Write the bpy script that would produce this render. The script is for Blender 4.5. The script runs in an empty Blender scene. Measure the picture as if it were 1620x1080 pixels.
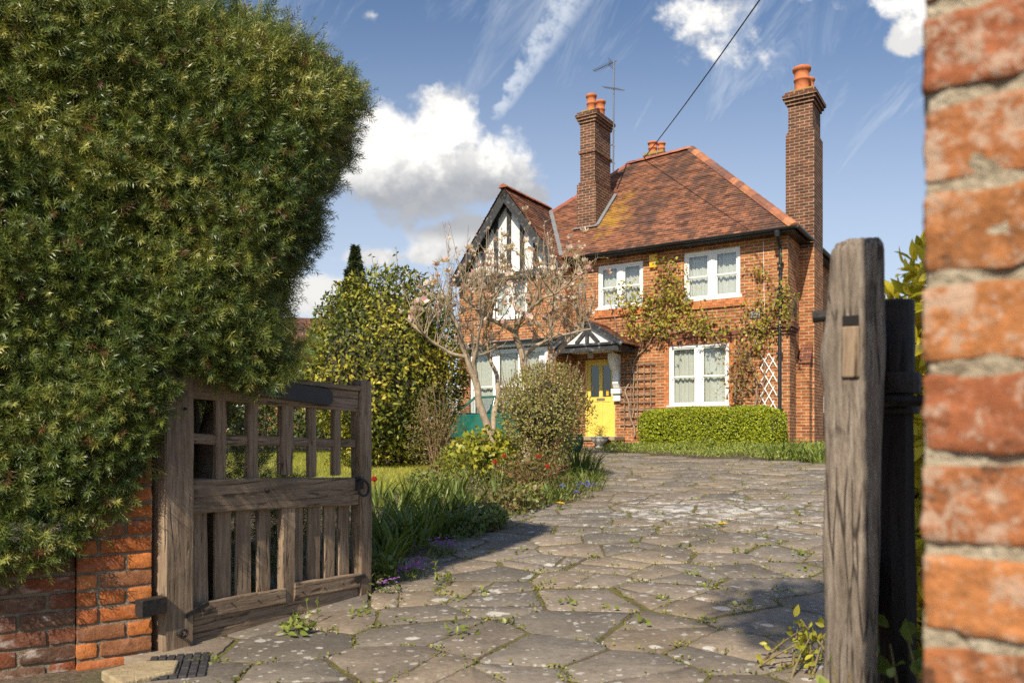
import bpy, math, random
import numpy as np
from mathutils import Vector, Matrix

R = math.radians
rng = np.random.default_rng(7)
random.seed(7)
S = bpy.context.scene
COL = S.collection

# ------------------------------------------------------------------ camera
cam_data = bpy.data.cameras.new('camera')
cam = bpy.data.objects.new('camera', cam_data)
COL.objects.link(cam)
cam.location = (0, 0, 1.0)
cam.rotation_euler = (R(90), 0, 0)
cam_data.sensor_width = 36
cam_data.lens = 36 * 1250 / 1620
cam_data.shift_y = 150 / 1620
cam_data.clip_start = 0.02
cam_data.clip_end = 2000
cam_data.dof.use_dof = True
cam_data.dof.focus_distance = 9.0
cam_data.dof.aperture_fstop = 5.0
S.camera = cam

# ------------------------------------------------------------------ light
SUN_H = (-0.363, -0.932)                       # horizontal direction towards the sun
SUN_EL = R(41)
sun_dir = Vector((SUN_H[0] * math.cos(SUN_EL), SUN_H[1] * math.cos(SUN_EL), math.sin(SUN_EL))).normalized()
sl = bpy.data.lights.new('sun', 'SUN')
sl.energy = 4.8
sl.angle = R(0.53)
sl.color = (1.0, 0.90, 0.74)
sun = bpy.data.objects.new('sun', sl)
COL.objects.link(sun)
sun.rotation_euler = sun_dir.to_track_quat('Z', 'Y').to_euler()
S.view_settings.view_transform = 'Standard'
S.view_settings.look = 'None'
S.view_settings.gamma = 1
S.cycles.use_denoising = False
S.view_settings.exposure = 0.33


# ------------------------------------------------------------------ node helper
class NT:
    def __init__(self, tree):
        self.t = tree
        self.n = tree.nodes
        self.l = tree.links

    def node(self, typ, **kw):
        n = self.n.new(typ)
        for k, v in kw.items():
            setattr(n, k, v)
        return n

    def put(self, sock, v):
        if v is None:
            return
        if hasattr(v, 'is_linked') or isinstance(v, bpy.types.NodeSocket):
            self.l.new(v, sock)
        else:
            if isinstance(v, (tuple, list)) and sock.type == 'RGBA' and len(v) == 3:
                v = (*v, 1)
            sock.default_value = v

    def math(self, op, a, b=None, c=None, clamp=False):
        n = self.node('ShaderNodeMath', operation=op, use_clamp=clamp)
        self.put(n.inputs[0], a)
        self.put(n.inputs[1], b)
        self.put(n.inputs[2], c)
        return n.outputs[0]

    def vmath(self, op, a, b=None):
        n = self.node('ShaderNodeVectorMath', operation=op)
        self.put(n.inputs[0], a)
        self.put(n.inputs[1], b)
        return n.outputs[0]

    def mix(self, f, a, b, blend='MIX'):
        n = self.node('ShaderNodeMix', data_type='RGBA', blend_type=blend)
        self.put(n.inputs[0], f)
        self.put(n.inputs[6], a)
        self.put(n.inputs[7], b)
        return n.outputs[2]

    def noise(self, vec, scale, detail=4, rough=0.55, dist=0.0, color=False):
        n = self.node('ShaderNodeTexNoise')
        self.put(n.inputs['Vector'], vec)
        n.inputs['Scale'].default_value = scale
        n.inputs['Detail'].default_value = detail
        n.inputs['Roughness'].default_value = rough
        n.inputs['Distortion'].default_value = dist
        return n.outputs['Color' if color else 'Fac']

    def voro(self, vec, scale, feature='F1', out='Distance', rnd=1.0):
        n = self.node('ShaderNodeTexVoronoi', feature=feature)
        self.put(n.inputs['Vector'], vec)
        n.inputs['Scale'].default_value = scale
        n.inputs['Randomness'].default_value = rnd
        return n.outputs[out]

    def ramp(self, f, lo, hi, a=0.0, b=1.0, smooth=True):
        n = self.node('ShaderNodeMapRange', interpolation_type='SMOOTHSTEP' if smooth else 'LINEAR')
        self.put(n.inputs[0], f)
        n.inputs[1].default_value = lo
        n.inputs[2].default_value = hi
        n.inputs[3].default_value = a
        n.inputs[4].default_value = b
        return n.outputs[0]

    def scale(self, vec, s):
        n = self.node('ShaderNodeMapping')
        self.put(n.inputs['Vector'], vec)
        n.inputs['Scale'].default_value = s
        return n.outputs[0]

    def comb(self, x, y, z):
        n = self.node('ShaderNodeCombineXYZ')
        self.put(n.inputs[0], x)
        self.put(n.inputs[1], y)
        self.put(n.inputs[2], z)
        return n.outputs[0]

    def sep(self, v):
        n = self.node('ShaderNodeSeparateXYZ')
        self.put(n.inputs[0], v)
        return n.outputs

    def bump(self, h, strength=0.5, dist=0.01, normal=None):
        n = self.node('ShaderNodeBump')
        n.inputs['Strength'].default_value = strength
        n.inputs['Distance'].default_value = dist
        self.put(n.inputs['Height'], h)
        if normal is not None:
            self.put(n.inputs['Normal'], normal)
        return n.outputs[0]


def new_mat(name):
    m = bpy.data.materials.new(name)
    m.use_nodes = True
    t = NT(m.node_tree)
    p = m.node_tree.nodes['Principled BSDF']
    out = m.node_tree.nodes['Material Output']
    return m, t, p, out


def simple_mat(name, color, rough=0.6, metal=0.0, var=0.0, vscale=6, bump=0.0, bscale=60, spec=0.5):
    m, t, p, o = new_mat(name)
    tc = t.node('ShaderNodeTexCoord').outputs['Object']
    if var:
        n = t.noise(tc, vscale, 5, 0.6)
        f = t.ramp(n, 0.3, 0.7, 1 - var, 1 + var, False)
        c = t.vmath('MULTIPLY', (*color,), t.comb(f, f, f))
        t.put(p.inputs['Base Color'], c)
    else:
        p.inputs['Base Color'].default_value = (*color, 1)
    p.inputs['Roughness'].default_value = rough
    p.inputs['Metallic'].default_value = metal
    p.inputs['Specular IOR Level'].default_value = spec
    if bump:
        t.put(p.inputs['Normal'], t.bump(t.noise(tc, bscale, 4), bump, 0.01))
    return m


# ------------------------------------------------------------------ world
def make_world():
    w = bpy.data.worlds.new('World')
    S.world = w
    w.use_nodes = True
    t = NT(w.node_tree)
    bg = w.node_tree.nodes['Background']
    sky = t.node('ShaderNodeTexSky', sky_type='NISHITA')
    sky.sun_disc = False
    sky.sun_elevation = SUN_EL
    sky.sun_rotation = math.atan2(SUN_H[0], SUN_H[1])
    sky.air_density = 1.0
    sky.dust_density = 1.0
    sky.ozone_density = 2.0
    d = t.node('ShaderNodeTexCoord').outputs['Generated']
    s = t.sep(d)
    y = t.math('MAXIMUM', s[1], 0.05)
    qx = t.math('DIVIDE', s[0], y)              # direction slopes: sideways and up
    qz = t.math('DIVIDE', s[2], y)
    q = t.comb(qx, qz, 0.0)
    front = t.ramp(s[1], 0.1, 0.3)
    wob = t.vmath('ADD', q, t.vmath('MULTIPLY', t.vmath('SUBTRACT', t.noise(q, 9, 3, 0.5, color=True), (0.5, 0.5, 0.5)), (0.05, 0.05, 0)))
    fb = t.noise(q, 10, 9, 0.62)
    fine = t.math('SUBTRACT', fb, 0.5)
    blobs = [(668, 268, 165, 84), (700, 185, 62, 76), (600, 235, 105, 86), (765, 280, 105, 64), (825, 303, 55, 32),
             (735, 375, 75, 34), (700, 395, 60, 24), (590, 405, 60, 22), (1140, 25, 92, 50), (1180, 8, 70, 40),
             (1430, 60, 42, 36), (1450, 10, 60, 30), (582, 20, 30, 17), (480, 470, 90, 40), (1480, 520, 160, 26), (560, 470, 200, 26)]
    dens = None
    topness = None
    for (cx, cy, rx, ry) in blobs:
        c = ((cx - 810) / 1250, (690 - cy) / 1250, 0)
        v = t.vmath('MULTIPLY', t.vmath('SUBTRACT', wob, c), (1250 / rx, 1250 / ry, 0))
        r = t.node('ShaderNodeVectorMath', operation='LENGTH')
        t.put(r.inputs[0], v)
        e = t.math('SUBTRACT', 1.0, r.outputs['Value'])
        k = 0.34 if cy < 60 else (0.75 if cy > 440 else 1.0)
        e = t.math('MULTIPLY', e, k) if k != 1.0 else e
        e = t.math('MAXIMUM', e, -1.5)
        dens = e if dens is None else t.math('SMOOTH_MAX', dens, e, 0.18)
    f = t.math('ADD', dens, t.math('MULTIPLY', fine, 2.3))
    cover = t.ramp(f, -0.04, 0.42)
    # self shading of the cumulus: compare the density a little way towards the light with the density here
    up = t.vmath('ADD', q, (-0.018, 0.05, 0))
    fb2 = t.noise(up, 10, 9, 0.62)
    relief = t.ramp(t.math('SUBTRACT', fb, fb2), -0.14, 0.12)
    base = t.ramp(t.math('ADD', qz, t.math('MULTIPLY', fine, 0.10)), 0.29, 0.37)
    base = t.math('MAXIMUM', base, t.math('MULTIPLY', t.ramp(qz, 0.27, 0.24), 0.6))
    lum = t.math('MULTIPLY', t.ramp(relief, 0, 1, 0.62, 1.0), t.ramp(base, 0, 1, 0.22, 1.0))
    cloud = t.mix(lum, (2.3, 2.5, 2.9), (8.3, 8.1, 7.7))
    # cirrus: a broad diagonal trail and faint combed streaks
    ca, sa = math.cos(R(-60)), math.sin(R(-60))
    rx_ = t.math('ADD', t.math('MULTIPLY', qx, ca), t.math('MULTIPLY', qz, -sa))
    rz_ = t.math('ADD', t.math('MULTIPLY', qx, sa), t.math('MULTIPLY', qz, ca))
    # trail axis from (900,0) to (775,205)
    p0 = ((775 - 810) / 1250, (690 - 205) / 1250)
    p1 = ((900 - 810) / 1250, (690 - 0) / 1250)
    L = math.hypot(p1[0] - p0[0], p1[1] - p0[1])
    ax, az = (p1[0] - p0[0]) / L, (p1[1] - p0[1]) / L
    al = t.math('ADD', t.math('MULTIPLY', t.math('SUBTRACT', qx, p0[0]), ax), t.math('MULTIPLY', t.math('SUBTRACT', qz, p0[1]), az))
    ac = t.math('ADD', t.math('MULTIPLY', t.math('SUBTRACT', qx, p0[0]), az), t.math('MULTIPLY', t.math('SUBTRACT', qz, p0[1]), -ax))
    wid = t.ramp(al, 0.0, 0.2, 0.008, 0.034, False)
    wn = t.noise(t.comb(t.math('MULTIPLY', al, 30), t.math('MULTIPLY', ac, 30), 0), 1.6, 6, 0.6)
    tr = t.math('SUBTRACT', 1.0, t.math('ABSOLUTE', t.math('DIVIDE', t.math('ADD', ac, t.math('MULTIPLY', t.math('SUBTRACT', wn, 0.5), 0.03)), wid)))
    trail = t.math('MULTIPLY', t.ramp(tr, -0.15, 0.8), t.ramp(wn, 0.2, 0.65))
    trail = t.math('MULTIPLY', trail, t.ramp(al, -0.01, 0.04))
    trail = t.math('MULTIPLY', trail, 0.75)
    st = t.noise(t.comb(t.math('MULTIPLY', rx_, 1.5), t.math('MULTIPLY', rz_, 6.5), 0), 1.9, 9, 0.68, 1.2)
    st2 = t.noise(q, 2.2, 3, 0.5)
    wisps = t.math('MULTIPLY', t.ramp(st, 0.42, 0.78), t.ramp(st2, 0.3, 0.6))
    wisps = t.math('MULTIPLY', wisps, 0.5)
    cir = t.math('MAXIMUM', trail, wisps)
    # thin veil towards the horizon
    veil = t.ramp(qz, 0.6, 0.05, 0.0, 0.62)
    cir = t.math('MULTIPLY', t.math('MAXIMUM', cir, veil), front)
    cover = t.math('MULTIPLY', cover, front)
    # away from the photographed part of the sky, broken cloud of the same kind
    hue = t.vmath('MULTIPLY', sky.outputs[0], (0.84, 0.90, 0.96))
    c1 = t.mix(cir, hue, (5.9, 6.3, 6.9))
    c2 = t.mix(cover, c1, cloud)
    t.put(bg.inputs['Color'], c2)
    bg.inputs['Strength'].default_value = 0.108
    w.cycles.sampling_method = 'MANUAL'
    w.cycles.sample_map_resolution = 512


make_world()


# ------------------------------------------------------------------ maths helpers
def hash3(i):
    i = i.astype(np.int64)
    h = (i[..., 0] * 374761393 + i[..., 1] * 668265263 + i[..., 2] * 2147483647 + 1013904223)
    h = (h ^ (h >> 13)) * 1274126177
    h = h & 0x7fffffff
    h = (h ^ (h >> 16)) & 0xffff
    return h / 65535.0


def vnoise(p):
    i = np.floor(p).astype(np.int64)
    f = p - i
    f = f * f * (3 - 2 * f)
    r = 0
    for dx in (0, 1):
        for dy in (0, 1):
            for dz in (0, 1):
                wgt = (f[..., 0] if dx else 1 - f[..., 0]) * (f[..., 1] if dy else 1 - f[..., 1]) * (f[..., 2] if dz else 1 - f[..., 2])
                r = r + wgt * hash3(i + np.array([dx, dy, dz]))
    return r * 2 - 1


def fbm(p, oct=3):
    a, r, s = 1.0, 0, 1.0
    for k in range(oct):
        r = r + a * vnoise(p * s + 17.3 * k)
        a *= 0.5
        s *= 2.03
    return r


def unit(v):
    return v / np.maximum(np.linalg.norm(v, axis=-1, keepdims=True), 1e-9)


def gz(x, y):
    """height of the ground: the drive rises gently towards the house"""
    w = 0.539 * np.asarray(x, float) + 0.842 * np.asarray(y, float)
    t = np.clip((w - 2.6) / 14.9, 0, 1)
    return 0.72 * (0.6 * t + 0.4 * t * t * (3 - 2 * t))


def at(px, py, Y):
    return np.array([(px - 810) / 1250 * Y, Y, 1 - (py - 690) / 1250 * Y])


def G(px, py):
    """point of the ground where the sight line through a place of the picture meets it"""
    lo, hi = 1.0, 60.0
    for _ in range(60):
        m = (lo + hi) / 2
        p = at(px, py, m)
        if p[2] > gz(p[0], p[1]):
            lo = m
        else:
            hi = m
    p = at(px, py, lo)
    p[2] = gz(p[0], p[1])
    return p


TH = R(32.6)
HD = np.array([math.cos(TH), -math.sin(TH), 0])
HP = np.array([math.sin(TH), math.cos(TH), 0])


def P(px, py, w):
    """place of the picture -> (u, z) on the upright house plane w"""
    t = (px - 810) / 1250
    Y = w / (0.5388 * t + 0.8425)
    return Y * (0.8425 * t - 0.5388), 1 - (py - 690) / 1250 * Y


def inside(poly, x, y):
    r = np.zeros(np.shape(x), bool)
    n = len(poly)
    for i in range(n):
        x1, y1 = poly[i][0], poly[i][1]
        x2, y2 = poly[(i + 1) % n][0], poly[(i + 1) % n][1]
        c = ((y1 > y) != (y2 > y)) & (x < (x2 - x1) * (y - y1) / ((y2 - y1) if abs(y2 - y1) > 1e-12 else 1e-12) + x1)
        r ^= c
    return r


# ------------------------------------------------------------------ objects
def tag(o, label=None, cat=None, group=None, kind=None):
    if label:
        o['label'] = label
    if cat:
        o['category'] = cat
    if group:
        o['group'] = group
    if kind:
        o['kind'] = kind
    return o


def empty(name, loc=(0, 0, 0), rz=0.0, label=None, cat=None, group=None):
    o = bpy.data.objects.new(name, None)
    o.empty_display_size = 0.2
    COL.objects.link(o)
    o.location = loc
    o.rotation_euler = (0, 0, rz)
    return tag(o, label, cat, group)


def link(name, me, mats, parent=None, loc=(0, 0, 0)):
    o = bpy.data.objects.new(name, me)
    for m in (mats if isinstance(mats, (list, tuple)) else [mats]):
        me.materials.append(m)
    COL.objects.link(o)
    o.location = loc
    if parent is not None:
        o.parent = parent
    return o


def np_mesh(name, V, F, mats, parent=None, col=None, loc=(0, 0, 0), smooth=False):
    """V (n,3), F (m,k) with one polygon size, or a list of such arrays"""
    Fs = F if isinstance(F, list) else [F]
    Fs = [f for f in Fs if len(f)]
    me = bpy.data.meshes.new(name)
    V = np.asarray(V, np.float32)
    me.vertices.add(len(V))
    me.vertices.foreach_set('co', V.ravel())
    loops = np.concatenate([f.ravel() for f in Fs]).astype(np.int32)
    me.loops.add(len(loops))
    me.loops.foreach_set('vertex_index', loops)
    starts, off = [], 0
    for f in Fs:
        starts.append(off + np.arange(len(f)) * f.shape[1])
        off += f.size
    starts = np.concatenate(starts).astype(np.int32)
    me.polygons.add(len(starts))
    me.polygons.foreach_set('loop_start', starts)
    if smooth:
        me.polygons.foreach_set('use_smooth', np.ones(len(starts), bool))
    if col is not None:
        c = np.ones((len(V), 4), np.float32)
        c[:, :3] = col
        a = me.color_attributes.new('col', 'FLOAT_COLOR', 'POINT')
        a.data.foreach_set('color', c.ravel())
    me.update(calc_edges=True)
    me.validate()
    return link(name, me, mats, parent, loc)


class MB:
    """collects shapes for one mesh object"""
    def __init__(self, off=(0, 0, 0)):
        self.v, self.f, self.m, self.c, self.uv = [], [], [], [], {}
        self.off = np.array(off, float)

    def add(self, V, F, mat=0, col=(1, 1, 1), uvs=None):
        b = len(self.v)
        self.v.extend([tuple(np.asarray(p, float) - self.off) for p in V])
        self.c.extend([col] * len(V))
        for k, f in enumerate(F):
            if uvs is not None:
                self.uv[len(self.f)] = uvs[k]
            self.f.append([b + int(i) for i in f])
            self.m.append(mat)

    def box(self, a, b, mat=0, col=(1, 1, 1)):
        x0, y0, z0 = a
        x1, y1, z1 = b
        V = [(x0, y0, z0), (x1, y0, z0), (x1, y1, z0), (x0, y1, z0), (x0, y0, z1), (x1, y0, z1), (x1, y1, z1), (x0, y1, z1)]
        F = [(0, 3, 2, 1), (4, 5, 6, 7), (0, 1, 5, 4), (1, 2, 6, 5), (2, 3, 7, 6), (3, 0, 4, 7)]
        self.add(V, F, mat, col)

    def prism(self, poly, ext, mat=0, col=(1, 1, 1)):
        """poly: list of 3d points (planar), ext: extrusion vector"""
        n = len(poly)
        poly = [np.array(p, float) for p in poly]
        V = poly + [p + np.array(ext, float) for p in poly]
        F = [list(range(n))[::-1], list(range(n, 2 * n))] + [(i, (i + 1) % n, n + (i + 1) % n, n + i) for i in range(n)]
        self.add(V, F, mat, col)

    def bar(self, p, q, wd, th, up=(0, 0, 1), mat=0):
        """straight bar from p to q; wd across, th along up"""
        p, q = np.array(p, float), np.array(q, float)
        d = unit(q - p)
        s = unit(np.cross(d, np.array(up, float)))
        u = np.cross(s, d)
        V = [c + a * s * wd / 2 + b * u * th / 2 for c in (p, q) for a, b in ((-1, -1), (1, -1), (1, 1), (-1, 1))]
        F = [(0, 3, 2, 1), (4, 5, 6, 7), (0, 1, 5, 4), (1, 2, 6, 5), (2, 3, 7, 6), (3, 0, 4, 7)]
        self.add(V, F, mat)

    def tube(self, path, rad, sides=8, mat=0, cap=True):
        V, F = tube_arrays(np.array(path, float), rad, sides)
        F = [tuple(f) for f in F]
        n = len(path)
        if cap:
            F.append(tuple(range(sides))[::-1])
            F.append(tuple(range((n - 1) * sides, n * sides)))
        self.add(V, F, mat)

    def lathe(self, c, prof, sides=20, mat=0):
        c = np.array(c, float)
        V, F = [], []
        for (r, z) in prof:
            for k in range(sides):
                a = 2 * math.pi * k / sides
                V.append(c + np.array([r * math.cos(a), r * math.sin(a), z]))
        for i in range(len(prof) - 1):
            for k in range(sides):
                k2 = (k + 1) % sides
                F.append((i * sides + k, i * sides + k2, (i + 1) * sides + k2, (i + 1) * sides + k))
        self.add(V, F, mat)

    def build(self, name, mats, parent=None, loc=(0, 0, 0), smooth=False, bevel=0, attr=False):
        me = bpy.data.meshes.new(name)
        me.from_pydata(self.v, [], self.f)
        for i, p in enumerate(me.polygons):
            p.material_index = self.m[i]
            p.use_smooth = smooth
        if attr:
            a = me.color_attributes.new('col', 'FLOAT_COLOR', 'POINT')
            a.data.foreach_set('color', np.array([(*c, 1) for c in self.c], np.float32).ravel())
        if self.uv:
            ul = me.uv_layers.new(name='UVMap')
            for i, p in enumerate(me.polygons):
                if i in self.uv:
                    for k, li in enumerate(p.loop_indices):
                        ul.data[li].uv = self.uv[i][k]
        me.update()
        o = link(name, me, mats, parent, loc)
        if bevel:
            b = o.modifiers.new('bevel', 'BEVEL')
            b.width = bevel
            b.segments = 2
            b.limit_method = 'ANGLE'
        return o


def tube_arrays(path, rad, sides=6):
    n = len(path)
    rad = np.broadcast_to(np.asarray(rad, float), (n,))
    tan = np.gradient(path, axis=0)
    tan = unit(tan)
    ref = np.array([0.31, 0.77, 0.55])
    a = unit(np.cross(tan, ref))
    b = np.cross(tan, a)
    ang = np.arange(sides) * 2 * math.pi / sides
    V = path[:, None, :] + rad[:, None, None] * (np.cos(ang)[None, :, None] * a[:, None, :] + np.sin(ang)[None, :, None] * b[:, None, :])
    V = V.reshape(-1, 3)
    i = np.arange(n - 1)[:, None] * sides
    k = np.arange(sides)[None, :]
    k2 = (k + 1) % sides
    F = np.stack([i + k, i + k2, i + sides + k2, i + sides + k], -1).reshape(-1, 4)
    return V, F


class Cloud:
    """collects many small pieces (leaves, twigs) for one mesh"""
    def __init__(self):
        self.V, self.C, self.F3, self.F4, self.n = [], [], [], [], 0

    def add(self, V, F, C):
        F = np.asarray(F)
        V = np.asarray(V)
        self.V.append(V)
        C = np.broadcast_to(np.asarray(C, float), (len(V), 3))
        self.C.append(C)
        (self.F3 if F.shape[1] == 3 else self.F4).append(F + self.n)
        self.n += len(V)

    def scatter(self, tv, tf, Rm, T, C):
        """copies of a template: Rm (N,3,3) already scaled, T (N,3), C (N,3)"""
        N, k = len(T), len(tv)
        V = np.einsum('nij,kj->nki', Rm, tv) + T[:, None, :]
        F = tf[None] + (np.arange(N) * k)[:, None, None]
        self.add(V.reshape(-1, 3), F.reshape(-1, tf.shape[1]), np.repeat(C, k, 0))

    def tube(self, path, rad, sides, c):
        V, F = tube_arrays(np.asarray(path, float), rad, sides)
        self.add(V, F, c)

    def build(self, name, mats, parent=None, loc=(0, 0, 0), smooth=False):
        V = np.concatenate(self.V) - np.asarray(loc) if parent is None else np.concatenate(self.V)
        F = []
        if self.F3:
            F.append(np.concatenate(self.F3))
        if self.F4:
            F.append(np.concatenate(self.F4))
        return np_mesh(name, V, F, mats, parent, np.concatenate(self.C), loc if parent is None else (0, 0, 0), smooth)


def frames(axis, normal, size):
    """rotation matrices with local y along axis and local z near normal, scaled"""
    y = unit(axis)
    x = unit(np.cross(y, normal))
    z = np.cross(x, y)
    M = np.stack([x, y, z], -1)
    return M * np.asarray(size)[:, None, None]


def leaf_tmpl(wd=0.5, fold=0.12, curl=0.1):
    tv = np.array([(0, 0, 0), (-wd / 2, 0.45, fold), (0, 0.5, 0), (wd / 2, 0.45, fold), (0, 1, -curl)], float)
    tf = np.array([(0, 2, 1), (0, 3, 2), (1, 2, 4), (2, 3, 4)])
    return tv, tf


def fine_leaf(wd=0.4, curl=0.2):
    """a smoother leaf for plants close to the lens"""
    ys = np.array([0, 0.18, 0.4, 0.65, 0.85, 1.0])
    hw = np.array([0.02, 0.34, 0.5, 0.42, 0.2, 0.0]) * wd
    tv, tf = [], []
    for y, h in zip(ys, hw):
        z = -curl * y * y
        tv += [(-h, y, z + h * 0.35), (0, y, z), (h, y, z + h * 0.35)]
    for i in range(len(ys) - 1):
        a = i * 3
        tf += [(a, a + 1, a + 4, a + 3), (a + 1, a + 2, a + 5, a + 4)]
    return np.array(tv, float), np.array(tf)


LEAF = leaf_tmpl(0.5)
NARROW = leaf_tmpl(0.28, 0.06, 0.15)
ROUND = leaf_tmpl(0.75, 0.1, 0.1)


def rand_dirs(n):
    return unit(rng.normal(size=(n, 3)))


class Lumps:
    def __init__(self, k=7, f=(2, 6), seed=0):
        r = np.random.default_rng(seed)
        self.k = unit(r.normal(size=(k, 3))) * r.uniform(f[0], f[1], (k, 1))
        self.p = r.uniform(0, 6.28, k)

    def __call__(self, v):
        return np.sin(v @ self.k.T + self.p).mean(-1) * 1.6


def pick(cols, n, val):
    """colours along a list by a 0..1 value"""
    cols = np.array(cols, float)
    t = np.clip(val, 0, 0.999) * (len(cols) - 1)
    i = t.astype(int)
    f = (t - i)[:, None]
    return cols[i] * (1 - f) + cols[i + 1] * f


def leaf_cols(cols, n, jitter=0.18):
    c = pick(cols, n, rng.random(n))
    return c * rng.uniform(1 - jitter, 1 + jitter, (n, 1))


def bush_points(center, radii, n, amp=0.16, shell=0.4, seed=0, zcut=None, lf=(2, 6)):
    d = rand_dirs(n)
    lump = Lumps(9, lf, seed)
    rr = 1 + amp * lump(d)
    dep = rng.random(n) ** 1.6 * shell
    k = (rr * (1 - dep))[:, None]
    p = center + d * radii * k
    nrm = unit(d / radii)
    if zcut is not None:
        ok = p[:, 2] > zcut
        p, nrm = p[ok], nrm[ok]
    return p, nrm


def leaves_on(cl, p, nrm, size, cols, tmpl=LEAF, out=0.5, droop=0.0, colval=None, jitter=0.18, up=0.0):
    n = len(p)
    ax = unit(rand_dirs(n) + nrm * out + np.array([0, 0, up - droop]))
    nn = unit(nrm + rand_dirs(n) * 0.8 + np.array([0, 0, 0.35]))
    sz = rng.uniform(size[0], size[1], n)
    c = leaf_cols(cols, n, jitter) if colval is None else pick(cols, n, colval) * rng.uniform(1 - jitter, 1 + jitter, (n, 1))
    cl.scatter(tmpl[0], tmpl[1], frames(ax, nn, sz), p, c)


# ------------------------------------------------------------------ materials
def leaf_mat(name, trans=0.3, rough=0.5, spec=0.35):
    m, t, p, out = new_mat(name)
    a = t.node('ShaderNodeAttribute', attribute_name='col')
    t.put(p.inputs['Base Color'], a.outputs['Color'])
    p.inputs['Roughness'].default_value = rough
    p.inputs['Specular IOR Level'].default_value = spec
    tr = t.node('ShaderNodeBsdfTranslucent')
    t.put(tr.inputs['Color'], t.vmath('MULTIPLY', a.outputs['Color'], (1.25, 1.25, 0.6)))
    mx = t.node('ShaderNodeMixShader')
    mx.inputs[0].default_value = trans
    t.put(mx.inputs[1], p.outputs[0])
    t.put(mx.inputs[2], tr.outputs[0])
    t.put(out.inputs['Surface'], mx.outputs[0])
    return m


def attr_mat(name, rough=0.8, nscale=8, var=0.25, bump=0.4, bscale=40, bdist=0.01):
    m, t, p, out = new_mat(name)
    a = t.node('ShaderNodeAttribute', attribute_name='col').outputs['Color']
    tc = t.node('ShaderNodeTexCoord').outputs['Object']
    f = t.ramp(t.noise(tc, nscale, 6, 0.65), 0.3, 0.7, 1 - var, 1 + var, False)
    t.put(p.inputs['Base Color'], t.vmath('MULTIPLY', a, t.comb(f, f, f)))
    p.inputs['Roughness'].default_value = rough
    t.put(p.inputs['Normal'], t.bump(t.noise(tc, bscale, 5), bump, bdist))
    return m


M_LEAF = leaf_mat('leaf', 0.25, 0.4)
M_GLOSSY_LEAF = leaf_mat('glossy_leaf', 0.2, 0.42, 0.3)
M_YEW = leaf_mat('yew_leaf', 0.12, 0.38, 0.45)
M_PETAL = leaf_mat('petal', 0.35, 0.6, 0.2)
M_BARK = attr_mat('bark', 0.9, 14, 0.35, 0.7, 60, 0.01)


def brick_mat(name, c1, c2, mortar, tint=(0.55, 0.5, 0.5), dirt=0.35, bw=0.225, rh=0.075, ms=0.011, stain=None):
    m, t, p, out = new_mat(name)
    tc = t.node('ShaderNodeTexCoord')
    o = t.sep(tc.outputs['Object'])
    n = t.sep(tc.outputs['Normal'])
    side = t.math('GREATER_THAN', t.math('ABSOLUTE', n[0]), 0.6)
    hx = t.math('ADD', t.math('MULTIPLY', o[0], t.math('SUBTRACT', 1.0, side)), t.math('MULTIPLY', t.math('ADD', o[1], 0.06), side))
    v = t.comb(hx, o[2], 0.0)
    wv = t.vmath('ADD', v, t.vmath('MULTIPLY', t.vmath('SUBTRACT', t.noise(tc.outputs['Object'], 5, 2, color=True), (0.5, 0.5, 0.5)), (0.012, 0.012, 0)))
    b = t.node('ShaderNodeTexBrick')
    t.put(b.inputs['Vector'], wv)
    b.inputs['Color1'].default_value = (*c1, 1)
    b.inputs['Color2'].default_value = (*c2, 1)
    b.inputs['Mortar'].default_value = (*mortar, 1)
    b.inputs['Scale'].default_value = 1.0
    b.inputs['Mortar Size'].default_value = ms
    b.inputs['Mortar Smooth'].default_value = 0.25
    b.inputs['Bias'].default_value = -0.1
    b.inputs['Brick Width'].default_value = bw
    b.inputs['Row Height'].default_value = rh
    big = t.noise(tc.outputs['Object'], 0.9, 5, 0.6)
    col = t.mix(t.ramp(big, 0.42, 0.75, 0, dirt), b.outputs['Color'], tint, 'MULTIPLY')
    cell = t.voro(t.scale(v, (1 / bw, 1 / rh, 1)), 1.0, out='Color', rnd=0.3)
    cs = t.sep(cell)
    fv = t.math('ADD', 0.72, t.math('MULTIPLY', cs[0], 0.55))
    col = t.vmath('MULTIPLY', col, t.comb(fv, fv, fv))
    sm = t.ramp(t.noise(tc.outputs['Object'], 40, 3), 0.3, 0.7, 0.85, 1.15, False)
    col = t.vmath('MULTIPLY', col, t.comb(sm, sm, sm))
    if stain:
        col = t.mix(t.ramp(o[2], stain[1], stain[2], 0, 0.75), col, stain[0])
    t.put(p.inputs['Base Color'], col)
    p.inputs['Roughness'].default_value = 0.9
    p.inputs['Specular IOR Level'].default_value = 0.2
    hgt = t.math('ADD', t.math('SUBTRACT', 1.0, b.outputs['Fac']), t.math('MULTIPLY', t.noise(tc.outputs['Object'], 70, 3), 0.35))
    t.put(p.inputs['Normal'], t.bump(hgt, 0.6, 0.012))
    return m


M_BRICK = brick_mat('house_brick', (0.40, 0.138, 0.040), (0.25, 0.074, 0.026), (0.44, 0.33, 0.21))
M_BRICK_ORANGE = brick_mat('rubbed_orange_brick', (0.52, 0.17, 0.05), (0.45, 0.12, 0.035), (0.5, 0.3, 0.17), bw=0.11, rh=0.075, ms=0.007)
M_BRICK_DARK = brick_mat('dark_plinth_brick', (0.2, 0.065, 0.035), (0.13, 0.045, 0.03), (0.28, 0.18, 0.12), ms=0.008)
M_BRICK_SOOT = brick_mat('sooty_chimney_brick', (0.15, 0.06, 0.034), (0.085, 0.043, 0.03), (0.33, 0.23, 0.15), dirt=0.6)


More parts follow.
